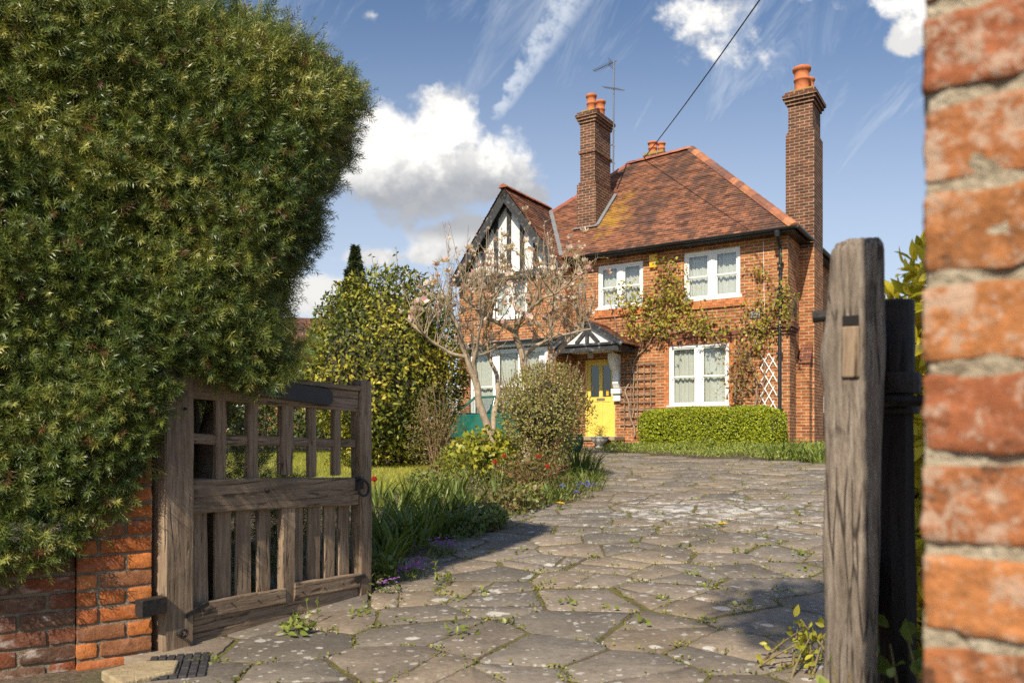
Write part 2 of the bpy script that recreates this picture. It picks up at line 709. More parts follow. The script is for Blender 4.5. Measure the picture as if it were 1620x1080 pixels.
def roof_mat():
    m, t, p, out = new_mat('clay_roof_tile')
    tc = t.node('ShaderNodeTexCoord')
    uv = tc.outputs['UV']
    o = tc.outputs['Object']
    b = t.node('ShaderNodeTexBrick')
    t.put(b.inputs['Vector'], uv)
    b.inputs['Color1'].default_value = (0.29, 0.125, 0.068, 1)
    b.inputs['Color2'].default_value = (0.15, 0.07, 0.048, 1)
    b.inputs['Mortar'].default_value = (0.06, 0.035, 0.025, 1)
    b.inputs['Scale'].default_value = 1.0
    b.inputs['Mortar Size'].default_value = 0.006
    b.inputs['Mortar Smooth'].default_value = 0.4
    b.inputs['Brick Width'].default_value = 0.165
    b.inputs['Row Height'].default_value = 0.1
    cell = t.sep(t.voro(t.scale(uv, (1 / 0.165, 10, 1)), 1.0, out='Color', rnd=0.3))
    f = t.math('ADD', 0.6, t.math('MULTIPLY', cs_ := cell[0], 0.8))
    col = t.vmath('MULTIPLY', b.outputs['Color'], t.comb(f, f, f))
    orange = t.math('GREATER_THAN', cell[1], 0.8)
    col = t.mix(t.math('MULTIPLY', orange, 0.45), col, (0.38, 0.15, 0.065))
    # weathered dark algae in streaky patches
    sv = t.vmath('ADD', t.scale(uv, (0.75, 0.34, 1)), (0.37, 0.2, 0))
    st = t.noise(sv, 0.75, 7, 0.68, 0.3)
    col = t.mix(t.ramp(st, 0.47, 0.6, 0, 0.74), col, (0.075, 0.05, 0.042))
    # yellow lichen, thickest below the chimney stack
    os_ = t.sep(o)
    dx = t.math('DIVIDE', t.math('SUBTRACT', os_[0], -0.45), 0.8)
    dy = t.math('DIVIDE', t.math('SUBTRACT', os_[1], 0.95), 1.3)
    near = t.math('SUBTRACT', 1.0, t.math('ADD', t.math('MULTIPLY', dx, dx), t.math('MULTIPLY', dy, dy)), clamp=True)
    ln = t.noise(o, 3.2, 6, 0.7)
    lic = t.ramp(t.math('ADD', ln, t.math('MULTIPLY', near, 0.26)), 0.58, 0.84, 0, 0.8)
    col = t.mix(lic, col, (0.42, 0.235, 0.03))
    t.put(p.inputs['Base Color'], col)
    p.inputs['Roughness'].default_value = 0.88
    p.inputs['Specular IOR Level'].default_value = 0.25
    h = t.math('ADD', t.math('MULTIPLY', cell[2], 0.7), t.math('SUBTRACT', 1.0, b.outputs['Fac']))
    h = t.math('ADD', h, t.math('MULTIPLY', t.noise(uv, 60, 3), 0.3))
    t.put(p.inputs['Normal'], t.bump(h, 0.6, 0.015))
    return m


M_ROOF = roof_mat()


def var_mat(name, cols, rough=0.8, scale=5, bump=0.3, bscale=50, spec=0.3, per_object=False):
    m, t, p, out = new_mat(name)
    tc = t.node('ShaderNodeTexCoord').outputs['Object']
    n = t.noise(tc, scale, 6, 0.65)
    cr = t.node('ShaderNodeValToRGB')
    el = cr.color_ramp.elements
    while len(el) < len(cols):
        el.new(0.5)
    for i, c in enumerate(cols):
        el[i].position = 0.28 + 0.44 * i / (len(cols) - 1)
        el[i].color = (*c, 1)
    t.put(cr.inputs[0], n)
    t.put(p.inputs['Base Color'], cr.outputs[0])
    p.inputs['Roughness'].default_value = rough
    p.inputs['Specular IOR Level'].default_value = spec
    if bump:
        t.put(p.inputs['Normal'], t.bump(t.noise(tc, bscale, 5), bump, 0.01))
    return m


M_RIDGE = attr_mat('ridge_tile', 0.85, 9, 0.3, 0.4, 40)
M_POT = var_mat('terracotta_pot', [(0.42, 0.12, 0.04), (0.55, 0.18, 0.07), (0.34, 0.1, 0.04)], 0.8, 6)
M_WHITE = simple_mat('white_gloss_paint', (0.80, 0.79, 0.75), 0.4, var=0.05, vscale=3)
M_RENDER = var_mat('white_roughcast_render', [(0.62, 0.60, 0.55), (0.80, 0.78, 0.73), (0.74, 0.72, 0.67)], 0.95, 4, 0.9, 35)
M_TIMBER = var_mat('flaking_black_timber', [(0.02, 0.02, 0.022), (0.035, 0.034, 0.034), (0.05, 0.05, 0.05), (0.34, 0.33, 0.32)], 0.7, 9, 0.5, 30)
M_BLACK = simple_mat('black_gutter_paint', (0.018, 0.019, 0.02), 0.35)
M_LEAD = var_mat('grey_lead', [(0.16, 0.165, 0.17), (0.24, 0.245, 0.25)], 0.6, 6, 0.2)
M_YELLOW = simple_mat('yellow_door_paint', (0.78, 0.58, 0.11), 0.45, var=0.1)
M_YELLOW_BOX = simple_mat('yellow_alarm_plastic', (0.78, 0.42, 0.02), 0.4)
M_DARK = simple_mat('interior_shade', (0.03, 0.028, 0.026), 0.9)
M_BRASS = simple_mat('brass', (0.45, 0.36, 0.2), 0.35, 0.8)
M_STONE_STEP = var_mat('worn_sandstone', [(0.30, 0.23, 0.15), (0.42, 0.33, 0.22)], 0.9, 6)
M_CONCRETE = var_mat('pale_cast_stone', [(0.36, 0.34, 0.30), (0.50, 0.47, 0.42)], 0.9, 8, 0.5)
M_GALV = simple_mat('galvanised_steel', (0.25, 0.26, 0.27), 0.45, 0.7)
M_IRON = var_mat('blackened_iron', [(0.012, 0.012, 0.013), (0.03, 0.027, 0.025), (0.06, 0.035, 0.022)], 0.6, 14, 0.4, 60)


def curtain_mat():
    m, t, p, out = new_mat('net_curtain')
    p.inputs['Base Color'].default_value = (0.78, 0.78, 0.69, 1)
    p.inputs['Roughness'].default_value = 0.9
    tr = t.node('ShaderNodeBsdfTranslucent')
    tr.inputs['Color'].default_value = (0.5, 0.5, 0.45, 1)
    mx = t.node('ShaderNodeMixShader')
    mx.inputs[0].default_value = 0.3
    t.put(mx.inputs[1], p.outputs[0])
    t.put(mx.inputs[2], tr.outputs[0])
    t.put(out.inputs['Surface'], mx.outputs[0])
    return m


M_CURTAIN = curtain_mat()


def glass_mat(name, tint=(0.9, 0.93, 0.92), refl=0.12):
    m, t, p, out = new_mat(name)
    tr = t.node('ShaderNodeBsdfTransparent')
    tr.inputs['Color'].default_value = (*tint, 1)
    gl = t.node('ShaderNodeBsdfGlossy')
    gl.inputs['Roughness'].default_value = 0.02
    tc = t.node('ShaderNodeTexCoord').outputs['Object']
    t.put(gl.inputs['Normal'], t.bump(t.noise(tc, 1.3, 2), 0.06, 0.02))
    lw = t.node('ShaderNodeLayerWeight')
    mx = t.node('ShaderNodeMixShader')
    t.put(mx.inputs[0], t.math('ADD', t.math('MULTIPLY', t.math('POWER', lw.outputs['Facing'], 4.0), 0.7), refl, clamp=True))
    t.put(mx.inputs[1], tr.outputs[0])
    t.put(mx.inputs[2], gl.outputs[0])
    t.put(out.inputs['Surface'], mx.outputs[0])
    return m


M_GLASS = glass_mat('window_glass')


def wood_mat(name, axis, base=((0.09, 0.058, 0.036), (0.27, 0.19, 0.125), (0.47, 0.36, 0.25)), fine=1.0, green=0.12, depth=0.006):
    m, t, p, out = new_mat(name)
    tc = t.node('ShaderNodeTexCoord').outputs['Object']
    inf = t.node('ShaderNodeObjectInfo').outputs['Random']
    off = t.comb(t.math('MULTIPLY', inf, 7.0), t.math('MULTIPLY', inf, 3.0), t.math('MULTIPLY', inf, 11.0))
    v = t.vmath('ADD', tc, off)
    sc = {'x': (3, 46, 46), 'z': (46, 46, 3)}[axis]
    sc = tuple(s * fine for s in sc)
    vv = t.vmath('ADD', v, t.vmath('MULTIPLY', t.vmath('SUBTRACT', t.noise(v, 3.5, 2, color=True), (0.5, 0.5, 0.5)), (0.018, 0.018, 0.018)))
    g = t.noise(t.scale(vv, sc), 1.0, 6, 0.7, 0.15)
    g2 = t.noise(t.scale(vv, tuple(s * 3.1 for s in sc)), 1.0, 4, 0.7)
    cr = t.node('ShaderNodeValToRGB')
    el = cr.color_ramp.elements
    el.new(0.5)
    for i, (pos, c) in enumerate(zip((0.3, 0.5, 0.74), base)):
        el[i].position = pos
        el[i].color = (*c, 1)
    t.put(cr.inputs[0], t.math('ADD', t.math('MULTIPLY', g, 0.7), t.math('MULTIPLY', g2, 0.3)))
    big = t.noise(v, 3.0, 4, 0.6)
    fb = t.ramp(big, 0.3, 0.7, 0.72, 1.25, False)
    col = t.vmath('MULTIPLY', cr.outputs[0], t.comb(fb, fb, fb))
    crack = t.voro(t.scale(vv, tuple(s * 0.45 for s in sc)), 1.0, 'DISTANCE_TO_EDGE')
    ck = t.ramp(crack, 0.0, 0.07, 1, 0)
    ck = t.math('MULTIPLY', ck, t.ramp(t.noise(v, 6, 3), 0.48, 0.62))
    col = t.mix(t.math('MULTIPLY', ck, 0.75), col, (0.018, 0.013, 0.01))
    gr = t.ramp(t.noise(v, 9, 4), 0.55, 0.8, 0, green)
    col = t.mix(gr, col, (0.16, 0.16, 0.07))
    t.put(p.inputs['Base Color'], col)
    p.inputs['Roughness'].default_value = 0.85
    p.inputs['Specular IOR Level'].default_value = 0.25
    h = t.math('SUBTRACT', t.math('ADD', g, t.math('MULTIPLY', g2, 0.4)), t.math('MULTIPLY', ck, 0.9))
    t.put(p.inputs['Normal'], t.bump(h, 0.9, depth))
    return m


M_WOOD_X = wood_mat('weathered_oak_rail', 'x')
M_WOOD_Z = wood_mat('weathered_oak_upright', 'z')
M_WOOD_POST = wood_mat('silvered_oak_post', 'z', ((0.06, 0.045, 0.034), (0.25, 0.20, 0.155), (0.46, 0.40, 0.33)), 2.6, 0.05, 0.010)
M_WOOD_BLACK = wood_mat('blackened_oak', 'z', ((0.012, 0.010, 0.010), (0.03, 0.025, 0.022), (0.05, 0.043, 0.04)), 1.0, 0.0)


# ------------------------------------------------------------------ ground
def ground_mat():
    m, t, p, out = new_mat('garden_soil')
    tc = t.node('ShaderNodeTexCoord').outputs['Object']
    n = t.noise(tc, 2.5, 8, 0.7)
    f = t.noise(tc, 45, 5, 0.7)
    c = t.mix(t.ramp(f, 0.3, 0.7), (0.06, 0.042, 0.026), (0.19, 0.135, 0.085))
    c = t.mix(t.ramp(n, 0.45, 0.65, 0, 0.55), c, (0.09, 0.10, 0.03))
    t.put(p.inputs['Base Color'], c)
    p.inputs['Roughness'].default_value = 0.95
    t.put(p.inputs['Normal'], t.bump(f, 0.8, 0.02))
    return m


def sheet(name, xs, ys, dz, mat, keep=None):
    X, Y = np.meshgrid(xs, ys, indexing='ij')
    Z = gz(X, Y) + dz
    V = np.stack([X, Y, Z], -1).reshape(-1, 3)
    nx, ny = len(xs), len(ys)
    i, j = np.meshgrid(np.arange(nx - 1), np.arange(ny - 1), indexing='ij')
    a = (i * ny + j).ravel()
    F = np.stack([a, a + ny, a + ny + 1, a + 1], -1)
    if keep is not None:
        c = V[F].mean(1)
        F = F[keep(c[:, 0], c[:, 1])]
        used = np.unique(F)
        mp = np.full(len(V), -1)
        mp[used] = np.arange(len(used))
        V, F = V[used], mp[F]
    return np_mesh(name, V, F, mat)


M_SOIL = ground_mat()
gx = np.concatenate([np.linspace(-400, -20, 14), np.linspace(-18, 18, 73), np.linspace(20, 400, 14)])
gy = np.concatenate([np.linspace(-60, -2, 12), np.linspace(-1.5, 30, 127), np.linspace(34, 900, 18)])
tag(sheet('ground', gx, gy, -0.03, M_SOIL), kind='structure')

# outline of the paved drive (world), left edge along the flower bed
bed_px = [(585, 948), (640, 918), (700, 890), (765, 852), (835, 815), (890, 800), (945, 778), (962, 762), (955, 742), (938, 722), (928, 712)]
bed_edge = [G(*q)[:2] for q in bed_px]
front_edge = [G(948, 715)[:2], G(1100, 724)[:2], G(1312, 733)[:2]]
step_edge = [(-9.9 * HD + 18.75 * HP)[:2], (-8.8 * HD + 18.75 * HP)[:2]]
drive_poly = [(-1.35, 3.1), (-1.55, 3.9), (-0.95, 4.95)] + bed_edge + step_edge + front_edge + [(9.5, 15.5), (5.5, 7.0), (2.2, 1.2), (1.0, 0.9), (-0.2, 1.6)]


def joint_mat():
    m, t, p, out = new_mat('mossy_joint_soil')
    tc = t.node('ShaderNodeTexCoord').outputs['Object']
    f = t.noise(tc, 60, 6, 0.7)
    n = t.noise(tc, 4, 5, 0.6)
    c = t.mix(t.ramp(f, 0.3, 0.7), (0.05, 0.036, 0.022), (0.20, 0.145, 0.09))
    c = t.mix(t.ramp(n, 0.36, 0.56, 0, 0.85), c, (0.17, 0.15, 0.03))
    t.put(p.inputs['Base Color'], c)
    p.inputs['Roughness'].default_value = 0.95
    t.put(p.inputs['Normal'], t.bump(f, 1.0, 0.02))
    return m


def paving_mat():
    m, t, p, out = new_mat('york_stone_paving')
    a = t.node('ShaderNodeAttribute', attribute_name='col').outputs['Color']
    tc = t.node('ShaderNodeTexCoord').outputs['Object']
    n1 = t.noise(tc, 2.2, 6, 0.65)
    n2 = t.noise(tc, 28, 6, 0.7)
    f = t.math('MULTIPLY', t.ramp(n1, 0.3, 0.7, 0.75, 1.25, False), t.ramp(n2, 0.25, 0.75, 0.72, 1.28, False))
    col = t.vmath('MULTIPLY', a, t.comb(f, f, f))
    # fine dark and light speckle of the stone
    sp = t.noise(tc, 160, 3, 0.8)
    col = t.mix(t.ramp(sp, 0.62, 0.75, 0, 0.5), col, (0.42, 0.36, 0.29))
    # round pale lichen spots
    wv = t.vmath('ADD', tc, t.vmath('MULTIPLY', t.vmath('SUBTRACT', t.noise(tc, 22, 3, color=True), (0.5, 0.5, 0.5)), (0.055, 0.055, 0.0)))
    for sc, r, k, th in ((3.2, 0.24, 0.9, 0.45), (9.0, 0.34, 0.85, 0.55), (26.0, 0.45, 0.6, 0.5)):
        vn = t.node('ShaderNodeTexVoronoi')
        t.put(vn.inputs['Vector'], wv)
        vn.inputs['Scale'].default_value = sc
        cc = t.sep(vn.outputs['Color'])
        rad = t.math('MULTIPLY', cc[1], r)
        spot = t.math('MULTIPLY', t.ramp(t.math('SUBTRACT', rad, vn.outputs['Distance']), 0.0, 0.06, 0, k), t.math('GREATER_THAN', cc[0], th))
        spot = t.math('MULTIPLY', spot, t.ramp(n2, 0.25, 0.5, 0.45, 1))
        col = t.mix(spot, col, (0.52, 0.49, 0.43))
    # worn whitish crust further up the drive
    os_ = t.sep(tc)
    dx = t.math('DIVIDE', t.math('SUBTRACT', os_[0], 2.1), 1.9)
    dy = t.math('DIVIDE', t.math('SUBTRACT', os_[1], 8.0), 1.6)
    near = t.math('SUBTRACT', 1.0, t.math('ADD', t.math('MULTIPLY', dx, dx), t.math('MULTIPLY', dy, dy)), clamp=True)
    cr = t.noise(tc, 6.5, 7, 0.75)
    col = t.mix(t.ramp(t.math('ADD', cr, t.math('MULTIPLY', near, 0.13)), 0.6, 0.7, 0, 0.8), col, (0.56, 0.53, 0.48))
    moss = t.noise(tc, 5.3, 6, 0.7)
    col = t.mix(t.ramp(moss, 0.58, 0.75, 0, 0.35), col, (0.10, 0.09, 0.035))
    t.put(p.inputs['Base Color'], col)
    p.inputs['Roughness'].default_value = 0.82
    p.inputs['Specular IOR Level'].default_value = 0.3
    t.put(p.inputs['Normal'], t.bump(t.math('ADD', t.math('MULTIPLY', n1, 0.15), n2), 0.75, 0.010))
    return m


def clip(poly, nx, ny, d):
    """keep nx*x+ny*y <= d"""
    out = []
    k = len(poly)
    for i in range(k):
        a, b = poly[i], poly[(i + 1) % k]
        da, db = nx * a[0] + ny * a[1] - d, nx * b[0] + ny * b[1] - d
        if da <= 0:
            out.append(a)
        if (da < 0 < db) or (db < 0 < da):
            t = da / (da - db)
            out.append((a[0] + t * (b[0] - a[0]), a[1] + t * (b[1] - a[1])))
    return out


joint_pts = []


def build_drive():
    g = sheet('drive_joints', np.linspace(-3, 10.5, 136), np.linspace(0.5, 22, 216), -0.006, joint_mat(),
              lambda x, y: inside(drive_poly, x, y))
    tag(g, kind='structure')
    r = np.random.default_rng(21)
    seeds = []
    arr = np.zeros((0, 2))
    for _ in range(20000):
        x, y = r.uniform(-2.6, 10.5), r.uniform(0.3, 21.5)
        if len(arr) and (np.hypot(arr[:, 0] - x, arr[:, 1] - y) < 0.31 + 0.20 * r.random()).any():
            continue
        arr = np.vstack([arr, [x, y]])
    ok = np.any([inside(drive_poly, arr[:, 0] + a, arr[:, 1] + b) for a, b in ((0, 0), (.28, 0), (0, .2), (0, -.2))], axis=0)
    cells = []

    def split(poly, depth):
        q = np.array(poly)
        area = 0.5 * abs(np.dot(q[:, 0], np.roll(q[:, 1], -1)) - np.dot(q[:, 1], np.roll(q[:, 0], -1)))
        if area < r.uniform(0.10, 0.36) or depth > 1:
            cells.append(poly)
            return
        c = q.mean(0)
        ev = np.linalg.eigh(np.cov((q - c).T))[1][:, 1]
        an = math.atan2(ev[1], ev[0]) + r.normal(0, 0.3)
        c = c + r.normal(0, 0.06, 2)
        nx, ny = math.cos(an), math.sin(an)
        d = nx * c[0] + ny * c[1]
        g = 0.005 + 0.010 * r.random() ** 1.5
        for s in (1, -1):
            h = clip(poly, s * nx, s * ny, s * d - g)
            if len(h) >= 3:
                split(h, depth + 1)

    for i in np.nonzero(ok)[0]:
        x, y = arr[i]
        poly = [(x - 1, y - 1), (x + 1, y - 1), (x + 1, y + 1), (x - 1, y + 1)]
        dd = np.hypot(arr[:, 0] - x, arr[:, 1] - y)
        for j in np.argsort(dd)[1:18]:
            L = dd[j]
            nx, ny = (arr[j] - arr[i]) / L
            gap = 0.006 + 0.017 * (((min(i, j) * 7919 + max(i, j) * 104729) % 997) / 997) ** 1.8
            poly = clip(poly, nx, ny, nx * x + ny * y + L / 2 - gap)
            if len(poly) < 3:
                break
        if len(poly) >= 3:
            split(poly, 0)
    mb_v, mb_f3, mb_f4, mb_c, nv = [], [], [], [], 0
    for poly in cells:
        q = np.array(poly)
        keep = np.linalg.norm(q - np.roll(q, 1, 0), axis=1) > 0.025
        q = q[keep]
        if len(q) < 3:
            continue
        area = 0.5 * abs(np.dot(q[:, 0], np.roll(q[:, 1], -1)) - np.dot(q[:, 1], np.roll(q[:, 0], -1)))
        if area < 0.012:
            continue
        # nibbled corners and slightly wavering edges
        ring = []
        k = len(q)
        for a in range(k):
            p0, p1, p2 = q[a - 1], q[a], q[(a + 1) % k]
            l1, l2 = np.linalg.norm(p0 - p1), np.linalg.norm(p2 - p1)
            c1, c2 = min(r.uniform(0.004, 0.022), l1 * 0.3), min(r.uniform(0.004, 0.022), l2 * 0.3)
            ring.append(p1 + (p0 - p1) / max(l1, 1e-6) * c1)
            e = p1 + (p2 - p1) / max(l2, 1e-6) * c2
            ring.append(e)
            m = max(0, int(l2 / 0.06) - 1)
            nrm = np.array([-(p2 - p1)[1], (p2 - p1)[0]]) / max(l2, 1e-6)
            for b in range(m):
                tt = 0.12 + 0.76 * (b + 1) / (m + 1)
                ring.append(p1 + (p2 - p1) * tt + nrm * r.normal(0, 0.0042))
        ring = np.array(ring)
        ce = ring.mean(0)
        for b in range(k):
            for tt in r.random(3):
                joint_pts.append(q[b] + (q[(b + 1) % k] - q[b]) * tt + (q[b] - ce) * 0.02)
        n = len(ring)
        tilt = r.normal(0, 0.0018, 2)
        dz = 0.001 + r.normal(0, 0.0022)
        def zt(pp):
            return gz(pp[:, 0], pp[:, 1]) + dz + (pp - ce) @ tilt
        def inset(pp, d):
            v = ce - pp
            return pp + v / np.maximum(np.linalg.norm(v, axis=1, keepdims=True), 1e-6) * d
        r0 = np.column_stack([ring, zt(ring) - 0.05])
        r1 = np.column_stack([ring, zt(ring) - 0.0035])
        i2 = inset(ring, 0.004)
        r2 = np.column_stack([i2, zt(i2) - 0.001])
        c0 = np.array([[ce[0], ce[1], zt(ce[None])[0]]])
        V = np.concatenate([r0, r1, r2, c0])
        base = np.array([[0.225, 0.193, 0.158], [0.205, 0.182, 0.155], [0.24, 0.20, 0.156], [0.18, 0.162, 0.14], [0.255, 0.21, 0.158]])[r.integers(0, 5)] * r.uniform(0.76, 1.10) * np.array([1.05, 0.985, 0.91])
        idx = np.arange(n)
        nx_ = (idx + 1) % n
        mb_f4.append(np.stack([idx, nx_, n + nx_, n + idx], -1) + nv)
        mb_f4.append(np.stack([n + idx, n + nx_, 2 * n + nx_, 2 * n + idx], -1) + nv)
        mb_f3.append(np.stack([2 * n + idx, 2 * n + nx_, np.full(n, 3 * n)], -1) + nv)
        mb_v.append(V)
        mb_c.append(np.repeat(base[None], len(V), 0))
        nv += len(V)
    o = np_mesh('driveway', np.concatenate(mb_v), [np.concatenate(mb_f3), np.concatenate(mb_f4)], paving_mat(), col=np.concatenate(mb_c))
    tag(o, kind='structure')


build_drive()


def lawn_mat():
    m, t, p, out = new_mat('lawn_turf')
    tc = t.node('ShaderNodeTexCoord').outputs['Object']
    f = t.noise(tc, 35, 5, 0.7)
    n = t.noise(tc, 1.5, 4)
    c = t.mix(t.ramp(f, 0.3, 0.7), (0.11, 0.14, 0.025), (0.26, 0.26, 0.05))
    c = t.mix(t.ramp(n, 0.4, 0.7, 0, 0.5), c, (0.30, 0.25, 0.06))
    t.put(p.inputs['Base Color'], c)
    p.inputs['Roughness'].default_value = 0.9
    t.put(p.inputs['Normal'], t.bump(f, 1, 0.03))
    return m


lawn_poly = [G(430, 790)[:2], G(560, 792)[:2], G(640, 776)[:2], G(700, 765)[:2], G(745, 742)[:2], G(740, 722)[:2], G(560, 712)[:2], G(300, 712)[:2], G(200, 760)[:2]]
tag(sheet('lawn', np.linspace(-12, 2, 90), np.linspace(6, 24, 110), -0.02, lawn_mat(), lambda x, y: inside(lawn_poly, x, y)), kind='structure')

# ------------------------------------------------------------------ the house
HZ = 0.70                                       # ground level at the house
HU, HW = -9.0, 19.0
OFF = (HU, HW, HZ)
hloc = HU * HD + HW * HP
house = empty('brick_house', (hloc[0], hloc[1], HZ), -TH,
              'red brick house with clay tiled roof, tall chimneys, black and white gable and yellow door', 'house')
W0, W1 = 18.96, 18.57                           # planes of the main front and of the gabled wing's front
UL, UJ, UR = -13.70, -10.16, -4.50              # left end, inner corner, right end
ZE = 5.72                                       # eaves


def hmb():
    return MB(OFF)


def wall_front(mb, u0, u1, z0, z1, w, holes, mat=0, depth=0.12):
    """front faces of a wall with rectangular openings and their reveals"""
    us = sorted({u0, u1, *[h[0] for h in holes], *[h[1] for h in holes]})
    zs = sorted({z0, z1, *[h[2] for h in holes], *[h[3] for h in holes]})
    for a, b in zip(us[:-1], us[1:]):
        for c, d in zip(zs[:-1], zs[1:]):
            mu, mz = (a + b) / 2, (c + d) / 2
            if any(h[0] < mu < h[1] and h[2] < mz < h[3] for h in holes):
                continue
            mb.add([(a, w, c), (b, w, c), (b, w, d), (a, w, d)], [(0, 1, 2, 3)], mat)
    for (a, b, c, d) in holes:
        e = w + depth
        mb.add([(a, w, c), (a, e, c), (a, e, d), (a, w, d)], [(0, 1, 2, 3)], mat)
        mb.add([(b, w, c), (b, w, d), (b, e, d), (b, e, c)], [(0, 1, 2, 3)], mat)
        mb.add([(a, w, d), (a, e, d), (b, e, d), (b, w, d)], [(0, 1, 2, 3)], mat)
        mb.add([(a, w, c), (b, w, c), (b, e, c), (a, e, c)], [(0, 1, 2, 3)], mat)


def rect(xl, yl, xr, yb_l, w):
    """opening from the picture: left x, top y at the left, right x, bottom y at the left"""
    u0, zt = P(xl, yl, w)
    u1, _ = P(xr, 0, w)
    _, zb = P(xl, yb_l, w)
    return (u0, u1, zb, zt)


win_ur = rect(1082, 401, 1171, 476, W0)
win_ul = rect(946, 421, 1017, 489, W0)
win_lr = rect(1058, 547, 1153, 643, W0)
door_h = rect(926, 570, 973, 689, W0)
door_h = (door_h[0], door_h[1], HZ + 0.30, door_h[3])
win_wing = rect(779, 436, 834, 505, W1)

front = hmb()
wall_front(front, UJ, UR, HZ - 0.3, ZE, W0, [win_ur, win_ul, win_lr, door_h])
# right side wall, back wall, left side wall
DW = 26.0
front.add([(UR, W0, HZ - 0.3), (UR, DW, HZ - 0.3), (UR, DW, ZE), (UR, W0, ZE)], [(0, 1, 2, 3)])
front.add([(UR, DW, HZ - 0.3), (UL, DW, HZ - 0.3), (UL, DW, ZE), (UR, DW, ZE)], [(0, 1, 2, 3)])
# corner pier that stands a little proud below the string course
front.build('main_wall', M_BRICK, house)
pier = hmb()
pier.box((UR - 0.30, W0 - 0.045, HZ - 0.3), (UR + 0.05, W0 + 0.45, 3.38))
pier.build('corner_pier', M_BRICK, house)
cap = hmb()
for k, (e, z0, z1) in enumerate(((0.03, 3.38, 3.455), (0.065, 3.455, 3.53), (0.10, 3.53, 3.60), (0.06, 3.60, 3.66))):
    cap.box((UR - 0.30 - e, W0 - 0.045 - e, z0), (UR + 0.05 + e, W0 + 0.45 + e, z1))
cap.build('corbelled_pier_cap', M_BRICK_DARK, house)
wing = hmb()
gab_u = (UL + UJ) / 2
wall_front(wing, UL, UJ, HZ - 0.3, 5.6, W1, [win_wing])
wing.add([(UJ, W1, HZ - 0.3), (UJ, W0, HZ - 0.3), (UJ, W0, 5.6), (UJ, W1, 5.6)], [(0, 1, 2, 3)])
wing.add([(UL, DW, HZ - 0.3), (UL, W1, HZ - 0.3), (UL, W1, 5.6), (UL, DW, 5.6)], [(0, 1, 2, 3)])
wing.build('wing_wall', M_BRICK, house)

# string courses
sc_ = hmb()
zs0 = P(1100, 531, W0)[1]
for e, a, b in ((0.02, zs0 - 0.10, zs0 - 0.03), (0.045, zs0 - 0.03, zs0 + 0.03), (0.03, zs0 + 0.03, zs0 + 0.09)):
    sc_.box((-8.35, W0 - e, a), (UR - 0.31, W0 + 0.01, b))
u = -8.3
while u < UR - 0.4:                              # a dentil row under the string course
    sc_.box((u, W0 - 0.03, zs0 - 0.17), (u + 0.11, W0 + 0.01, zs0 - 0.102))
    u += 0.22
sc_.build('string_course', M_BRICK_DARK, house)
sb = hmb()
zsb = win_ur[2]
sb.box((win_ur[0] - 0.12, W0 - 0.05, zsb - 0.24), (win_ur[1] + 0.12, W0 + 0.01, zsb - 0.04))
sb.build('brick_apron', M_BRICK_ORANGE, house)
sb = hmb()
zsb = win_ul[2]
sb.box((win_ul[0] - 0.10, W0 - 0.05, zsb - 0.24), (win_ul[1] + 0.10, W0 + 0.01, zsb - 0.04))
sb.build('brick_apron', M_BRICK_ORANGE, house)
ar = hmb()                                       # rubbed brick arch over the ground-floor window
a0, a1, zt = win_lr[0], win_lr[1], win_lr[3]
cu = (a0 + a1) / 2
hw = (a1 - a0) / 2 + 0.10
pts_lo, pts_hi = [], []
for k in range(13):
    f = -1 + 2 * k / 12
    pts_lo.append((cu + f * hw, W0 - 0.006, zt - 0.0 + 0.07 * (1 - f * f)))
    pts_hi.append((cu + f * (hw + 0.05), W0 - 0.006, zt + 0.24 + 0.07 * (1 - f * f)))
ar.prism(pts_lo + pts_hi[::-1], (0, 0.02, 0))
for s in (-1, 1):                                # orange jamb bricks
    x = a0 - 0.115 if s < 0 else a1 + 0.003
    ar.box((x, W0 - 0.005, win_lr[2]), (x + 0.112, W0 + 0.005, zt - 0.004))
ar.build('window_arch', M_BRICK_ORANGE, house)
sl_ = hmb()
sl_.box((a0 - 0.06, W0 - 0.06, win_lr[2] - 0.075), (a1 + 0.06, W0 + 0.1, win_lr[2] - 0.002))
sl_.build('window_sill', M_STONE_STEP, house)


